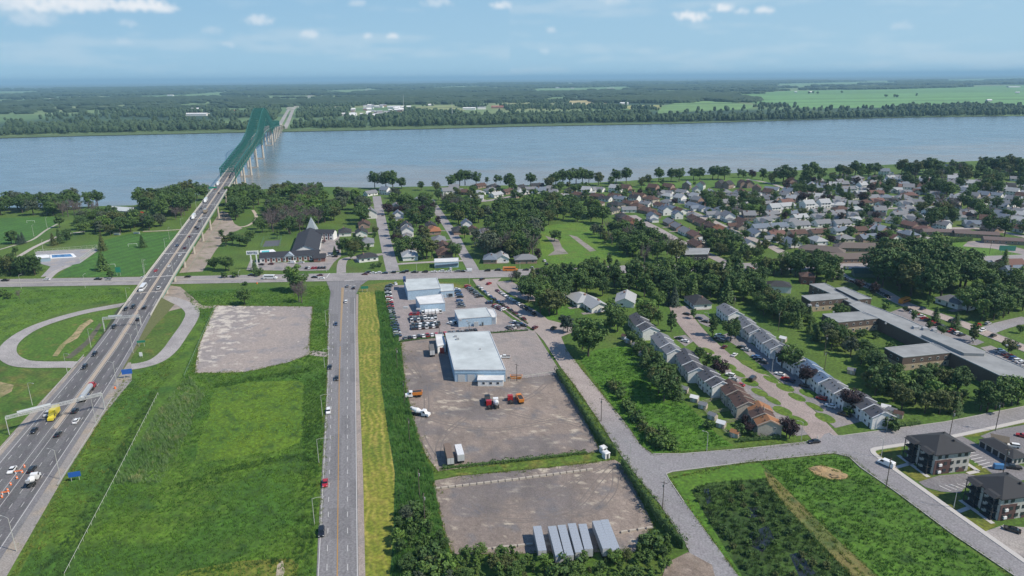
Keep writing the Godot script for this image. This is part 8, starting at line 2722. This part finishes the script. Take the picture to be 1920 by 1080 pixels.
# ragged weeds that creep over the borders of lots and roads
func weeds(mesh: Mesh, lines: Array) -> void:
	var spots := []
	var g := RandomNumberGenerator.new()
	g.seed = 404
	for l in lines:
		var pts := plan(l)
		for i in pts.size() - 1:
			var d := pts[i + 1] - pts[i]
			for k in int(d.length() * 3.2):
				var p := pts[i] + d * g.randf()
				var reach := 2.6 * maxf(0.0, 0.45 + 1.6 * n_mid.get_noise_2d(p.x * 2.2, p.y * 2.2))
				p += Vector2(g.randfn(), g.randfn()) * reach * 0.55
				var c := Color(0.06, 0.14, 0.02).lerp(Color(0.20, 0.20, 0.06), g.randf() * 0.8)
				spots.append([Transform3D(Basis(Vector3.UP, g.randf() * TAU).scaled(Vector3(1, g.randf_range(0.2, 0.6), 1)), v3(p, 0.06)), c])
	scatter("weeds", mesh, spots, "ragged weeds along the borders of lots and roads", "weeds")

func build_plants() -> void:
	make_trees()
	var river := "trees along the near river bank"
	listed([703, 354, 24, "td", 724, 356, 26, "td", 737, 357, 27, "td", 753, 354, 17, "rd", 847, 354, 20, "rm", 862, 349, 22, "td", 872, 347, 22, "td", 893, 348, 20, "rd", 913, 344, 10, "rd", 930, 345, 13, "rd", 938, 344, 12, "rd", 955, 356, 23, "td", 961, 359, 15, "rm", 995, 349, 19, "td", 1030, 354, 18, "rd", 1042, 349, 20, "td", 1055, 348, 23, "td", 1068, 347, 22, "td", 1080, 346, 23, "td", 1092, 345, 23, "td", 1104, 345, 20, "td", 1066, 355, 11, "rl", 1122, 348, 19, "td", 1145, 350, 15, "rd", 1155, 345, 21, "td", 1174, 344, 23, "td", 1203, 351, 16, "rd", 1215, 348, 16, "rm", 1235, 341, 21, "td", 1258, 341, 20, "td", 1273, 341, 20, "td", 1241, 350, 12, "rm"], "on the near river bank", river)
	listed([1300, 338, 18, "td", 1312, 338, 19, "td", 1336, 337, 20, "td", 1346, 337, 20, "td", 1358, 337, 20, "td", 1385, 333, 13, "rm", 1394, 333, 13, "rm", 1410, 334, 14, "pd", 1430, 338, 18, "rd", 1447, 345, 20, "rd", 1468, 345, 27, "td", 1482, 343, 22, "td", 1519, 340, 28, "td", 1512, 345, 20, "rd", 1540, 341, 21, "rd", 1573, 329, 17, "td", 1582, 330, 15, "rd", 1603, 330, 23, "td", 1616, 333, 21, "rm", 1628, 333, 22, "rd", 1640, 330, 20, "td", 1690, 328, 24, "td", 1700, 333, 23, "rd", 1716, 335, 26, "rd", 1743, 328, 26, "td", 1760, 330, 18, "rd", 1783, 316, 15, "rd", 1800, 325, 18, "rm", 1838, 322, 22, "rd", 1850, 322, 23, "td", 1872, 324, 25, "td", 1890, 322, 27, "td", 1908, 325, 24, "td", 1918, 330, 22, "rd", 1350, 352, 8, "rd", 1302, 347, 5, "ud"], "on the park shore, right part", river)
	var lone := [1517, 177, 1524, 176, 1533, 177, 1578, 175, 1661, 183, 1677, 183, 1681, 184, 1718, 181]
	for i in range(0, lone.size(), 2):
		var p := flat(lone[i], lone[i + 1], -3.0)
		tree("broadleaf", p, 22.0, "deep", "lone dark tree on the big green field across the river, %s from left" % nth(i / 2), "lone trees across the river", 1.2, -2.4)
	# woods left of the bridge
	grove([-60, 412, 115, 404, 132, 398, 205, 386, 190, 383, 60, 387, -60, 392], 34, ["td", "rd", "td", "rm", "tg"], 17, 22, 8.0, "in the riverside wood left of the bridge", "riverside wood left of the bridge")
	listed([118, 404, 17, "xd", 128, 406, 18, "xd", 140, 402, 18, "xd", 150, 403, 16, "xd", 172, 400, 14, "xd", 180, 398, 14, "xd"], "at the edge of the left riverside wood", "bare trees left of the bridge")
	grove([136, 443, 200, 442, 300, 434, 305, 418, 265, 414, 200, 412, 150, 418], 34, ["rd", "rd", "rm", "td", "rg"], 12, 18, 7.5, "in the belt behind the sports field", "tree belt behind the sports field")
	grove([260, 408, 300, 414, 345, 404, 386, 378, 382, 368, 330, 376, 262, 392], 24, ["td", "rd", "td"], 20, 25, 9.0, "in the high wood left of the bridge deck", "high wood left of the bridge deck")
	listed([330, 412, 15, "xd", 346, 404, 15, "xd", 340, 408, 13, "xd"], "beside the bridge deck, left side", "bare trees left of the bridge")
	listed([193, 470, 15, "sd", 268, 464, 12, "sd", 194, 507, 16, "sd", 101, 460, 12, "sd", 113, 456, 14, "sd", 125, 451, 12, "rd", 131, 449, 11, "rd", 22, 457, 13, "rd", 30, 458, 13, "rd", 38, 458, 10, "sb", 44, 456, 11, "sb", 112, 427, 13, "rd", 30, 479, 8, "rd"], "on the lawns round the sports fields", "trees of the sports grounds")
	listed([-6, 518, 17, "rd", 8, 516, 16, "sd", 20, 516, 16, "rd", 32, 514, 15, "sd", 44, 517, 16, "rd", 56, 514, 15, "sd", 66, 516, 17, "rd", 70, 508, 14, "sd", 24, 505, 14, "rd", 50, 503, 13, "rd", 36, 498, 9, "rd"], "in the dark clump at the left boulevard edge", "dark clump by the boulevard")
	listed([2, 556, 6, "ud", 18, 559, 5, "ud", 37, 560, 7, "xd"], "in the meadow at the left edge", "bushes of the left meadow")
	# right of the bridge
	grove([424, 412, 448, 414, 480, 398, 492, 384, 484, 366, 445, 370, 432, 386], 18, ["td", "rd", "tm"], 18, 24, 8.5, "in the wood right of the bridge piers", "wood right of the bridge piers")
	grove([500, 432, 530, 442, 560, 446, 610, 436, 690, 424, 690, 386, 655, 372, 560, 362, 505, 372, 500, 400], 66, ["td", "rd", "rm", "td", "rd", "tg"], 15, 21, 8.0, "in the wood behind the motel", "wood behind the motel")
	grove([500, 436, 560, 444, 600, 436, 605, 412, 560, 402, 510, 408], 24, ["xd"], 16, 20, 6.0, "in the bare patch of the motel wood", "bare patch of the motel wood")
	grove([560, 392, 600, 388, 610, 374, 570, 370], 6, ["xd"], 17, 20, 6.0, "near the river in the motel wood", "bare patch of the motel wood")
	listed([424, 462, 11, "rd", 436, 458, 12, "rd", 450, 460, 11, "rd", 462, 462, 10, "rm", 470, 452, 11, "rd", 484, 430, 13, "rm", 492, 436, 15, "rd", 402, 506, 11, "rd", 424, 508, 13, "rd", 430, 508, 12, "rd", 441, 520, 5, "ud", 420, 521, 5, "ud", 486, 517, 6, "ud", 478, 508, 9, "sd", 460, 535, 3, "ud", 520, 447, 9, "rm", 416, 447, 9, "rd"], "on the lawn left of the motel", "trees round the motel lawn")
	listed([553, 545, 19, "rm", 560, 548, 16, "rm", 561, 566, 15, "xd", 566, 568, 14, "xd", 459, 572, 12, "rd", 210, 521, 6, "ud"], "standing in the meadow before the boulevard", "meadow trees before the boulevard")
	listed([642, 476, 14, "rd", 652, 478, 15, "rd", 664, 477, 15, "rd", 672, 468, 13, "rd", 680, 473, 10, "rd", 691, 472, 8, "rd", 658, 487, 8, "rd", 700, 503, 4, "ud", 712, 500, 4, "ud", 704, 440, 9, "rd", 702, 450, 8, "rd", 628, 478, 8, "sd"], "beside the motel yard and corner house", "trees at the corner house")
	# residential, left part
	grove([738, 480, 722, 384, 800, 376, 850, 440, 864, 470, 872, 488, 800, 492], 46, ["rd", "rd", "rm", "td", "pd", "rg", "rd"], 9, 17, 7.0, "between the two straight streets", "trees between the straight streets", 3.5)
	grove([822, 376, 870, 382, 900, 384, 900, 420, 950, 440, 940, 480, 900, 492, 880, 470, 850, 425], 34, ["rd", "rd", "rm", "td", "xd", "rg"], 11, 19, 8.0, "east of the second straight street", "trees east of the second street", 3.5)
	listed([795, 408, 15, "pd", 811, 402, 13, "pd", 822, 424, 11, "pd", 745, 462, 13, "pd", 755, 396, 19, "td", 764, 394, 20, "td", 742, 372, 16, "rg", 790, 357, 13, "rd", 818, 358, 15, "rd", 822, 376, 14, "rd", 803, 384, 14, "rd", 980, 490, 7, "pd", 1009, 488, 10, "pd", 800, 486, 19, "rm", 810, 484, 17, "rd", 752, 480, 12, "rd", 970, 488, 9, "rd"], "in the gardens of the straight streets", "garden trees of the straight streets")
	grove([885, 416, 930, 398, 980, 390, 1050, 384, 1100, 392, 1128, 408, 1146, 424, 1112, 418, 1040, 420, 1010, 426, 1000, 446, 950, 442], 62, ["rd", "rm", "td", "rd", "td", "rg"], 14, 20, 7.5, "in the middle wood", "middle wood", 2.0)
	grove([900, 494, 960, 490, 1005, 478, 1014, 440, 960, 440, 915, 452], 26, ["rd", "td", "rd", "tg", "xd"], 16, 22, 8.0, "west of the open field", "trees west of the open field", 3.0)
	listed([1040, 452, 11, "rm", 1048, 453, 10, "rm", 972, 472, 7, "rd", 1193, 500, 10, "sd", 1142, 502, 13, "nd", 1197, 486, 6, "sd", 1212, 484, 7, "sd", 1114, 440, 12, "rg", 1126, 446, 13, "rg", 1134, 456, 12, "rm", 1141, 442, 16, "xd", 1150, 444, 15, "xd"], "on the open field and its edge", "trees of the open field")
	grove([1136, 460, 1160, 440, 1200, 442, 1226, 456, 1256, 470, 1276, 496, 1210, 494, 1185, 486, 1160, 474], 28, ["rd", "rm", "td", "rd", "xd"], 13, 20, 8.0, "east of the open field", "trees east of the open field", 2.0)
	# belt south of the boulevard
	grove([988, 572, 1006, 588, 1052, 590, 1076, 562, 1090, 556, 1180, 556, 1240, 566, 1300, 560, 1380, 575, 1424, 572, 1425, 545, 1395, 520, 1300, 518, 1180, 520, 1080, 522, 1012, 530, 985, 545], 74, ["rd", "rd", "td", "rm", "rd", "sd"], 13, 19, 7.5, "in the belt below the boulevard", "tree belt below the boulevard", 2.0)
	listed([960, 530, 9, "xd", 968, 528, 9, "rg", 1013, 588, 17, "rm", 1030, 592, 18, "rm", 1022, 580, 18, "rm", 1044, 590, 16, "rm"], "beside dealer's street, below the boulevard", "trees beside dealer's street")
	listed([1103, 668, 22, "rd", 1092, 655, 18, "rd", 1056, 622, 11, "rb", 1064, 624, 11, "rb", 1145, 590, 11, "rl", 1152, 612, 15, "rm", 1158, 622, 13, "rd", 1140, 620, 9, "rm", 1210, 600, 15, "rm", 1218, 606, 14, "rd", 1206, 610, 12, "rd", 1234, 610, 10, "rl", 1258, 622, 15, "nd", 1264, 574, 14, "sb", 1252, 572, 9, "sb", 1234, 578, 13, "rl", 1220, 566, 12, "rm", 1300, 598, 7, "rd", 1336, 630, 15, "nd", 1370, 640, 14, "rd", 1378, 636, 15, "nd"], "round the upper townhouses", "trees round the upper townhouses")
	grove([1180, 640, 1210, 660, 1240, 690, 1262, 712, 1236, 716, 1196, 676], 18, ["rd", "rd", "rm", "sd"], 6, 12, 5.0, "behind the upper west row", "trees behind the west row", 1.0)
	listed([1245, 752, 16, "rd", 1235, 738, 14, "rd", 1226, 724, 12, "rd", 1258, 738, 14, "nd", 1270, 748, 12, "sd"], "in the dark clump behind the west row", "trees behind the west row")
	listed([1309, 682, 10, "rd", 1324, 692, 9, "rm", 1340, 702, 11, "rm", 1349, 707, 10, "pd", 1478, 694, 14, "rd", 1490, 700, 14, "nd", 1466, 690, 10, "pd", 1510, 722, 11, "pd", 1594, 770, 11, "pd", 1604, 774, 10, "pd", 1474, 820, 9, "pd", 1480, 822, 8, "pd", 1670, 806, 6, "ud", 1664, 804, 6, "ud", 1592, 778, 4, "um", 1385, 816, 5, "ud", 1395, 800, 6, "pd", 1402, 814, 6, "pd", 1415, 822, 3, "um", 1328, 804, 4, "ud"], "among the townhouses", "trees among the townhouses")
	# ragged growth on the vacant lots
	grove([1140, 720, 1152, 720, 1185, 770, 1225, 815, 1240, 846, 1215, 836, 1190, 798, 1160, 752], 26, ["um", "ud", "ul", "um"], 2.0, 5.5, 4.0, "on the vacant lot by the side street", "shrubs of the vacant lot", 0.5)
	grove([1206, 815, 1225, 846, 1262, 842, 1240, 815], 9, ["um", "ul"], 3.5, 6.0, 4.0, "at the corner of the vacant lot", "shrubs of the vacant lot", 0.5)
	# brick complex gardens
	grove([1480, 588, 1520, 600, 1545, 620, 1590, 646, 1650, 694, 1640, 706, 1590, 676, 1540, 650, 1495, 620], 24, ["rd", "rd", "rm", "td", "rg", "sd"], 7, 13, 6.0, "between townhouses and brick complex", "trees between townhouses and brick complex", 2.0)
	grove([1420, 562, 1470, 585, 1500, 600, 1480, 612, 1440, 596, 1410, 580], 20, ["rd", "rm", "rd"], 10, 15, 6.0, "above the east row", "trees above the east row", 2.0)
	grove([1690, 716, 1750, 712, 1800, 730, 1830, 760, 1780, 786, 1700, 776, 1650, 750, 1610, 728, 1640, 716], 30, ["rd", "rd", "rm", "td", "um"], 7, 12, 6.0, "below the brick complex's lower wing", "trees below the brick complex", 1.5)
	listed([1850, 772, 14, "rd", 1866, 768, 15, "rm", 1880, 764, 15, "rd", 1896, 760, 15, "rm", 1908, 756, 14, "rd", 1838, 770, 12, "rd", 1790, 776, 10, "sd"], "beside the upper right street", "trees beside the upper right street")
	listed([1576, 636, 9, "rd", 1586, 640, 8, "ud", 1622, 628, 4, "ul", 1612, 632, 5, "ud", 1640, 634, 4, "um", 1670, 656, 5, "um", 1680, 628, 8, "pd", 1570, 600, 11, "rm", 1580, 596, 9, "rd"], "in the brick complex's courts", "trees in the brick complex's courts")
	grove([1640, 540, 1680, 556, 1740, 572, 1800, 566, 1818, 520, 1780, 502, 1700, 496, 1650, 500], 26, ["td", "td", "td", "rd"], 22, 28, 11.0, "in the tall clump by the brick complex street", "tall clump by the brick complex street", 2.0)
	grove([1800, 590, 1850, 606, 1900, 590, 1930, 580, 1930, 545, 1860, 540, 1826, 556], 24, ["rd", "rm", "td", "rl"], 12, 18, 7.5, "east of the brick complex street", "trees east of the brick complex street", 2.0)
	listed([1753, 604, 10, "sd", 1791, 616, 10, "sd", 1823, 640, 13, "nd", 1824, 644, 9, "nd", 1890, 664, 9, "rd", 1712, 602, 7, "rd", 1740, 620, 6, "rd", 1765, 628, 6, "rm", 1696, 584, 4, "rd", 1610, 545, 9, "pd", 1636, 556, 10, "pd", 1575, 524, 9, "sd", 1741, 576, 8, "rm", 1660, 580, 5, "um", 1912, 625, 6, "rd"], "along the brick complex street", "trees along the brick complex street")
	grove([1488, 530, 1530, 535, 1560, 530, 1568, 506, 1540, 504, 1488, 508], 14, ["rd", "td", "rd"], 15, 20, 8.0, "at the boulevard by the brick complex", "trees at the boulevard by the brick complex", 2.0)
	grove([1430, 520, 1480, 516, 1500, 500, 1440, 498, 1420, 506], 12, ["rd", "rm"], 11, 16, 7.0, "at the boulevard bend", "trees at the boulevard bend", 1.0)
	grove([1330, 480, 1380, 478, 1376, 458, 1340, 452, 1322, 460], 12, ["rm", "rm", "rd"], 12, 17, 7.0, "behind the dark office", "trees behind the dark office", 2.0)
	grove([1310, 500, 1350, 500, 1390, 496, 1420, 492, 1430, 480, 1390, 480], 10, ["rd", "rm"], 8, 13, 7.0, "near the dark office's car park", "trees near the dark office", 2.0)
	# residential, right part
	grove([1310, 382, 1340, 396, 1380, 410, 1430, 404, 1440, 384, 1400, 374, 1340, 372], 34, ["rd", "rd", "rm", "td", "rd"], 10, 16, 7.5, "in the wood inside the suburb", "wood inside the suburb", 3.0)
	grove([1150, 380, 1240, 400, 1330, 450, 1400, 470, 1480, 480, 1480, 440, 1380, 400, 1290, 360, 1180, 362], 44, ["rd", "rd", "rm", "ud", "pd", "sd"], 5, 10, 6.0, "in the gardens of the diagonal streets", "garden trees of the diagonal streets", 2.0)
	grove([1440, 470, 1700, 460, 1760, 446, 1700, 395, 1560, 380, 1440, 386], 70, ["rd", "rd", "rm", "ud", "pd", "rd", "sd"], 5, 12, 7.0, "in the gardens of the middle suburb", "garden trees of the middle suburb", 2.0)
	grove([1440, 384, 1700, 392, 1700, 340, 1600, 330, 1490, 346], 62, ["rd", "rd", "td", "rm", "pd", "sd"], 8, 16, 8.0, "in the suburb below the park", "trees of the suburb below the park", 2.5)
	grove([1690, 440, 1930, 450, 1930, 320, 1700, 322, 1690, 380], 120, ["rd", "td", "rd", "rm", "td", "xd", "rd"], 11, 21, 8.5, "in the leafy suburb at the far right", "trees of the leafy suburb", 2.5)
	listed([1868, 430, 11, "rl", 1846, 432, 9, "pd", 1660, 453, 12, "rl", 1650, 456, 10, "pd", 1805, 500, 9, "xd", 1880, 505, 16, "sd", 1850, 512, 10, "rd", 1870, 512, 10, "rd"], "beside the reddish motel rows", "trees by the motel rows")
	grove([840, 362, 1000, 358, 1100, 356, 1180, 364, 1100, 380, 950, 374, 850, 372], 34, ["rd", "rm", "rd", "ud"], 7, 13, 8.0, "in the river bank gardens", "trees of the river bank gardens", 2.0)
	# foreground growth
	grove([752, 1100, 748, 985, 775, 960, 812, 985, 838, 1030, 850, 1100], 30, ["rd", "rg", "um", "ud", "nm"], 3, 6.5, 3.4, "in the thicket left of the trailers", "thicket left of the trailers", 0.5)
	grove([840, 1100, 850, 1052, 930, 1046, 1000, 1040, 1080, 1046, 1160, 1036, 1215, 1012, 1262, 1030, 1262, 1066, 1230, 1100], 90, ["nm", "rm", "nl", "rl", "um", "nm"], 3, 6.5, 3.2, "in the young growth behind the trailers", "young growth behind the trailers", 0.5)
	grove([1290, 925, 1330, 915, 1430, 905, 1480, 965, 1560, 1050, 1600, 1100, 1420, 1100, 1350, 1000], 60, ["ud", "ud", "um"], 1.2, 2.6, 4.0, "in the dark marsh", "shrubs of the dark marsh", 0.2)
	hedge([1044, 700, 1072, 744, 1104, 794, 1134, 838, 1156, 856], 2.6, 3.4, "deep", "dark cedar hedge between the truck yard and the side street")
	hedge([1166, 872, 1200, 925, 1240, 985, 1282, 1030], 3.0, 3.6, "deep", "dark cedar hedge between the lower yard and the side street")
	hedge([1678, 802, 1726, 796], 2.0, 2.2, "light", "trimmed pale green hedge below the lower east row")
	hedge([1384, 829, 1462, 822], 1.8, 1.8, "deep", "low dark hedge below the orange-roofed row")
	hedge([1746, 458, 1822, 452], 4.0, 4.0, "deep", "tall clipped hedge behind the bright lawn")
	hedge([830, 880, 900, 872, 1000, 862, 1100, 850], 1.6, 1.2, "mid", "ragged green growth along the strip between the yards")
	hedge([892, 538, 925, 565, 960, 588, 990, 608], 1.2, 0.7, "light", "low green strip planting between the dealer's lot and street")
	hedge([750, 641, 800, 635, 900, 627, 990, 620], 1.4, 0.9, "deep", "low planting between the dealer's lot and the truck yard")
	# grass and reeds
	var reed := tuft(1, 12, 1.0, 0.55, 0.07)
	var grass := tuft(2, 10, 1.0, 0.5, 0.09)
	var lot1 := [405, 573, 587, 575, 582, 620, 580, 655, 583, 664, 540, 680, 460, 698, 365, 700, 372, 650, 388, 610]
	var hay := [408, 726, 470, 716, 560, 714, 571, 722, 566, 760, 570, 800, 562, 830, 520, 848, 470, 852, 430, 862, 366, 868, 372, 830, 392, 780, 396, 745]
	tufts("reeds", [703, 548, 722, 548, 736, 580, 749, 640, 759, 720, 771, 775, 786, 820, 799, 865, 812, 890, 821, 950, 840, 1024, 848, 1110, 731, 1110, 740, 985, 742, 887, 728, 800, 716, 720, 714, 613], 1.1, reed, 1.3, 2.2, patchy(Color(0.05, 0.15, 0.04), Color(0.07, 0.18, 0.05), Color(0.10, 0.21, 0.06), 2.0, 0.2), "tall green reeds between the mown strip and the yards")
	tufts("reeds", [356, 706, 384, 744, 320, 880, 300, 905, 215, 908, 250, 850, 300, 764], 0.9, reed, 0.9, 1.8, patchy(Color(0.10, 0.19, 0.10), Color(0.15, 0.24, 0.15), Color(0.30, 0.31, 0.22), 2.5, 0.2, 0.4), "grey-green reeds along the slanting meadow fence")
	tufts("reeds", [296, 740, 210, 905, 118, 1090, 70, 1090, 190, 905, 280, 735], 0.8, reed, 0.8, 1.5, patchy(Color(0.03, 0.085, 0.025), Color(0.045, 0.11, 0.03), Color(0.06, 0.12, 0.035), 2.5, 0.2), "dark green ditch growth left of the slanting fence")
	tufts("reeds", [570, 712, 612, 700, 600, 880, 590, 1000, 585, 1090, 545, 1090, 566, 900, 568, 780], 0.7, reed, 0.6, 1.3, patchy(Color(0.03, 0.09, 0.02), Color(0.045, 0.12, 0.025), Color(0.06, 0.13, 0.03), 2.5, 0.2), "dark green ditch growth along the main road")
	tufts("meadow_grass", [120, 1095, 216, 910, 330, 730, 385, 610, 345, 548, 618, 536, 611, 720, 588, 1095], 0.85, grass, 0.3, 0.75, patchy(Color(0.05, 0.135, 0.018), Color(0.08, 0.175, 0.022), Color(0.03, 0.09, 0.02), 1.6, 0.22, 0.42), "rough green meadow grass between highway and main road", [lot1, hay])
	for q in [[[330, 908, 400, 882, 480, 866, 560, 850, 566, 858, 480, 876, 400, 892, 335, 918], "curved dark ditch line below the bright meadow square"], [[345, 1076, 440, 1058, 545, 1046, 548, 1053, 440, 1066, 348, 1084], "dark ditch line near the lower meadow corner"], [[400, 722, 470, 708, 580, 690, 582, 697, 470, 716, 404, 730], "dark growth between gravel lot and meadow square"]]:
		tufts("reeds", q[0], 1.3, reed, 0.5, 1.1, patchy(Color(0.03, 0.09, 0.02), Color(0.04, 0.11, 0.025), Color(0.06, 0.13, 0.03), 2.5, 0.2), q[1])
	tufts("meadow_grass", hay, 0.5, grass, 0.2, 0.5, patchy(Color(0.14, 0.225, 0.02), Color(0.11, 0.20, 0.02), Color(0.05, 0.12, 0.02), 1.8, 0.2, 0.36), "short yellow-green grass of the mown meadow square")
	tufts("meadow_grass", [30, 1095, 112, 940, 195, 795, 240, 712, 330, 668, 372, 610, 300, 730, 190, 905, 70, 1090], 0.7, grass, 0.3, 0.7, patchy(Color(0.055, 0.13, 0.02), Color(0.08, 0.16, 0.03), Color(0.13, 0.15, 0.04), 2.0, 0.22, 0.42), "rough grass on the highway verge")
	tufts("meadow_grass", [1085, 670, 1165, 652, 1200, 654, 1260, 730, 1345, 815, 1374, 834, 1218, 850, 1172, 790], 0.7, grass, 0.4, 0.9, patchy(Color(0.06, 0.165, 0.02), Color(0.075, 0.19, 0.022), Color(0.035, 0.10, 0.02), 1.8, 0.22, 0.4), "lush grass of the vacant lot by the side street")
	tufts("meadow_grass", [1426, 867, 1565, 854, 1590, 860, 1640, 906, 1780, 1005, 1895, 1090, 1690, 1110, 1560, 1000], 0.8, grass, 0.4, 0.9, patchy(Color(0.055, 0.145, 0.02), Color(0.07, 0.165, 0.024), Color(0.028, 0.085, 0.02), 2.0, 0.25, 0.42), "lush grass of the vacant lot before the apartments", [[1515, 878, 1540, 872, 1575, 882, 1592, 896, 1560, 900, 1528, 890]])
	tufts("reeds", [1296, 920, 1330, 905, 1436, 898, 1470, 945, 1530, 1010, 1625, 1110, 1420, 1110, 1330, 980], 0.8, reed, 0.6, 1.5, patchy(Color(0.03, 0.075, 0.022), Color(0.045, 0.10, 0.025), Color(0.022, 0.05, 0.02), 2.4, 0.25, 0.4), "dark reeds of the marsh by the street corner")
	tufts("meadow_grass", [-60, 548, 238, 540, 254, 544, 234, 564, 150, 572, 60, 604, 10, 634, -60, 648], 0.35, grass, 0.3, 0.7, patchy(Color(0.075, 0.17, 0.022), Color(0.095, 0.185, 0.03), Color(0.05, 0.12, 0.02), 1.4, 0.2), "rough grass of the meadow beside the ramp loop")
	weeds(grass, [[752, 642, 760, 722, 770, 770, 784, 820, 800, 856, 822, 884, 880, 876, 1000, 862, 1108, 850, 1126, 846, 1085, 760, 1050, 702], [812, 902, 822, 950, 836, 1010, 850, 1040, 1190, 1035, 1226, 985, 1195, 925, 1168, 872], [860, 893, 1000, 880, 1112, 868, 1152, 862], [405, 573, 388, 610, 372, 650, 365, 700, 460, 698, 540, 680, 583, 664, 580, 655, 582, 620, 587, 575, 405, 573], [600, 1000, 613, 720, 616, 580], [1052, 690, 1120, 785, 1185, 882, 1240, 950, 1290, 1030], [1062, 655, 1130, 741, 1202, 836, 1224, 852, 1400, 842, 1520, 829], [1925, 1096, 1780, 998, 1677, 921, 1592, 857, 1562, 850, 1400, 867, 1253, 898, 1384, 1081], [20, 1090, 110, 930, 190, 790, 236, 708], [1440, 890, 1560, 1003, 1680, 1115], [1436, 898, 1470, 945, 1530, 1010, 1630, 1115], [1450, 905, 1540, 1000, 1650, 1112], [1510, 880, 1545, 874, 1592, 896, 1556, 902, 1512, 882]])
	# pools of open water in the marsh
	for q in [[1318, 918, 1330, 916, 1336, 940, 1326, 946], [1398, 952, 1420, 950, 1428, 968, 1404, 972], [1405, 1000, 1440, 985, 1452, 1010, 1430, 1036, 1410, 1025], [1480, 1040, 1500, 1036, 1530, 1076, 1500, 1084]]:
		structure(sheet("marsh_water", plan(q), 0.06, mat("marsh_pool", Color(0.02, 0.025, 0.03), 0.06), 0.8, even(Color(1, 1, 1))))
	# sand heaps on the vacant lot
	for q in [[1534, 880, 3.0, 1.1, "longer tan sand heap on the vacant lot"], [1572, 893, 3.8, 1.0, "broad tan sand heap on the vacant lot, nearer the street"]]:
		var s := Shape.new()
		lump(s, Vector3.ZERO, Vector3(q[2], q[3], q[2] * 0.6), int(q[0]), 8, 14)
		var o := obj("sand_heap", s, mat("sand", Color(0.42, 0.30, 0.16), 0.95, "speck", 3.0))
		o.position = at(q[0], q[1], 0.05)
		tag(o, q[4], "heap")
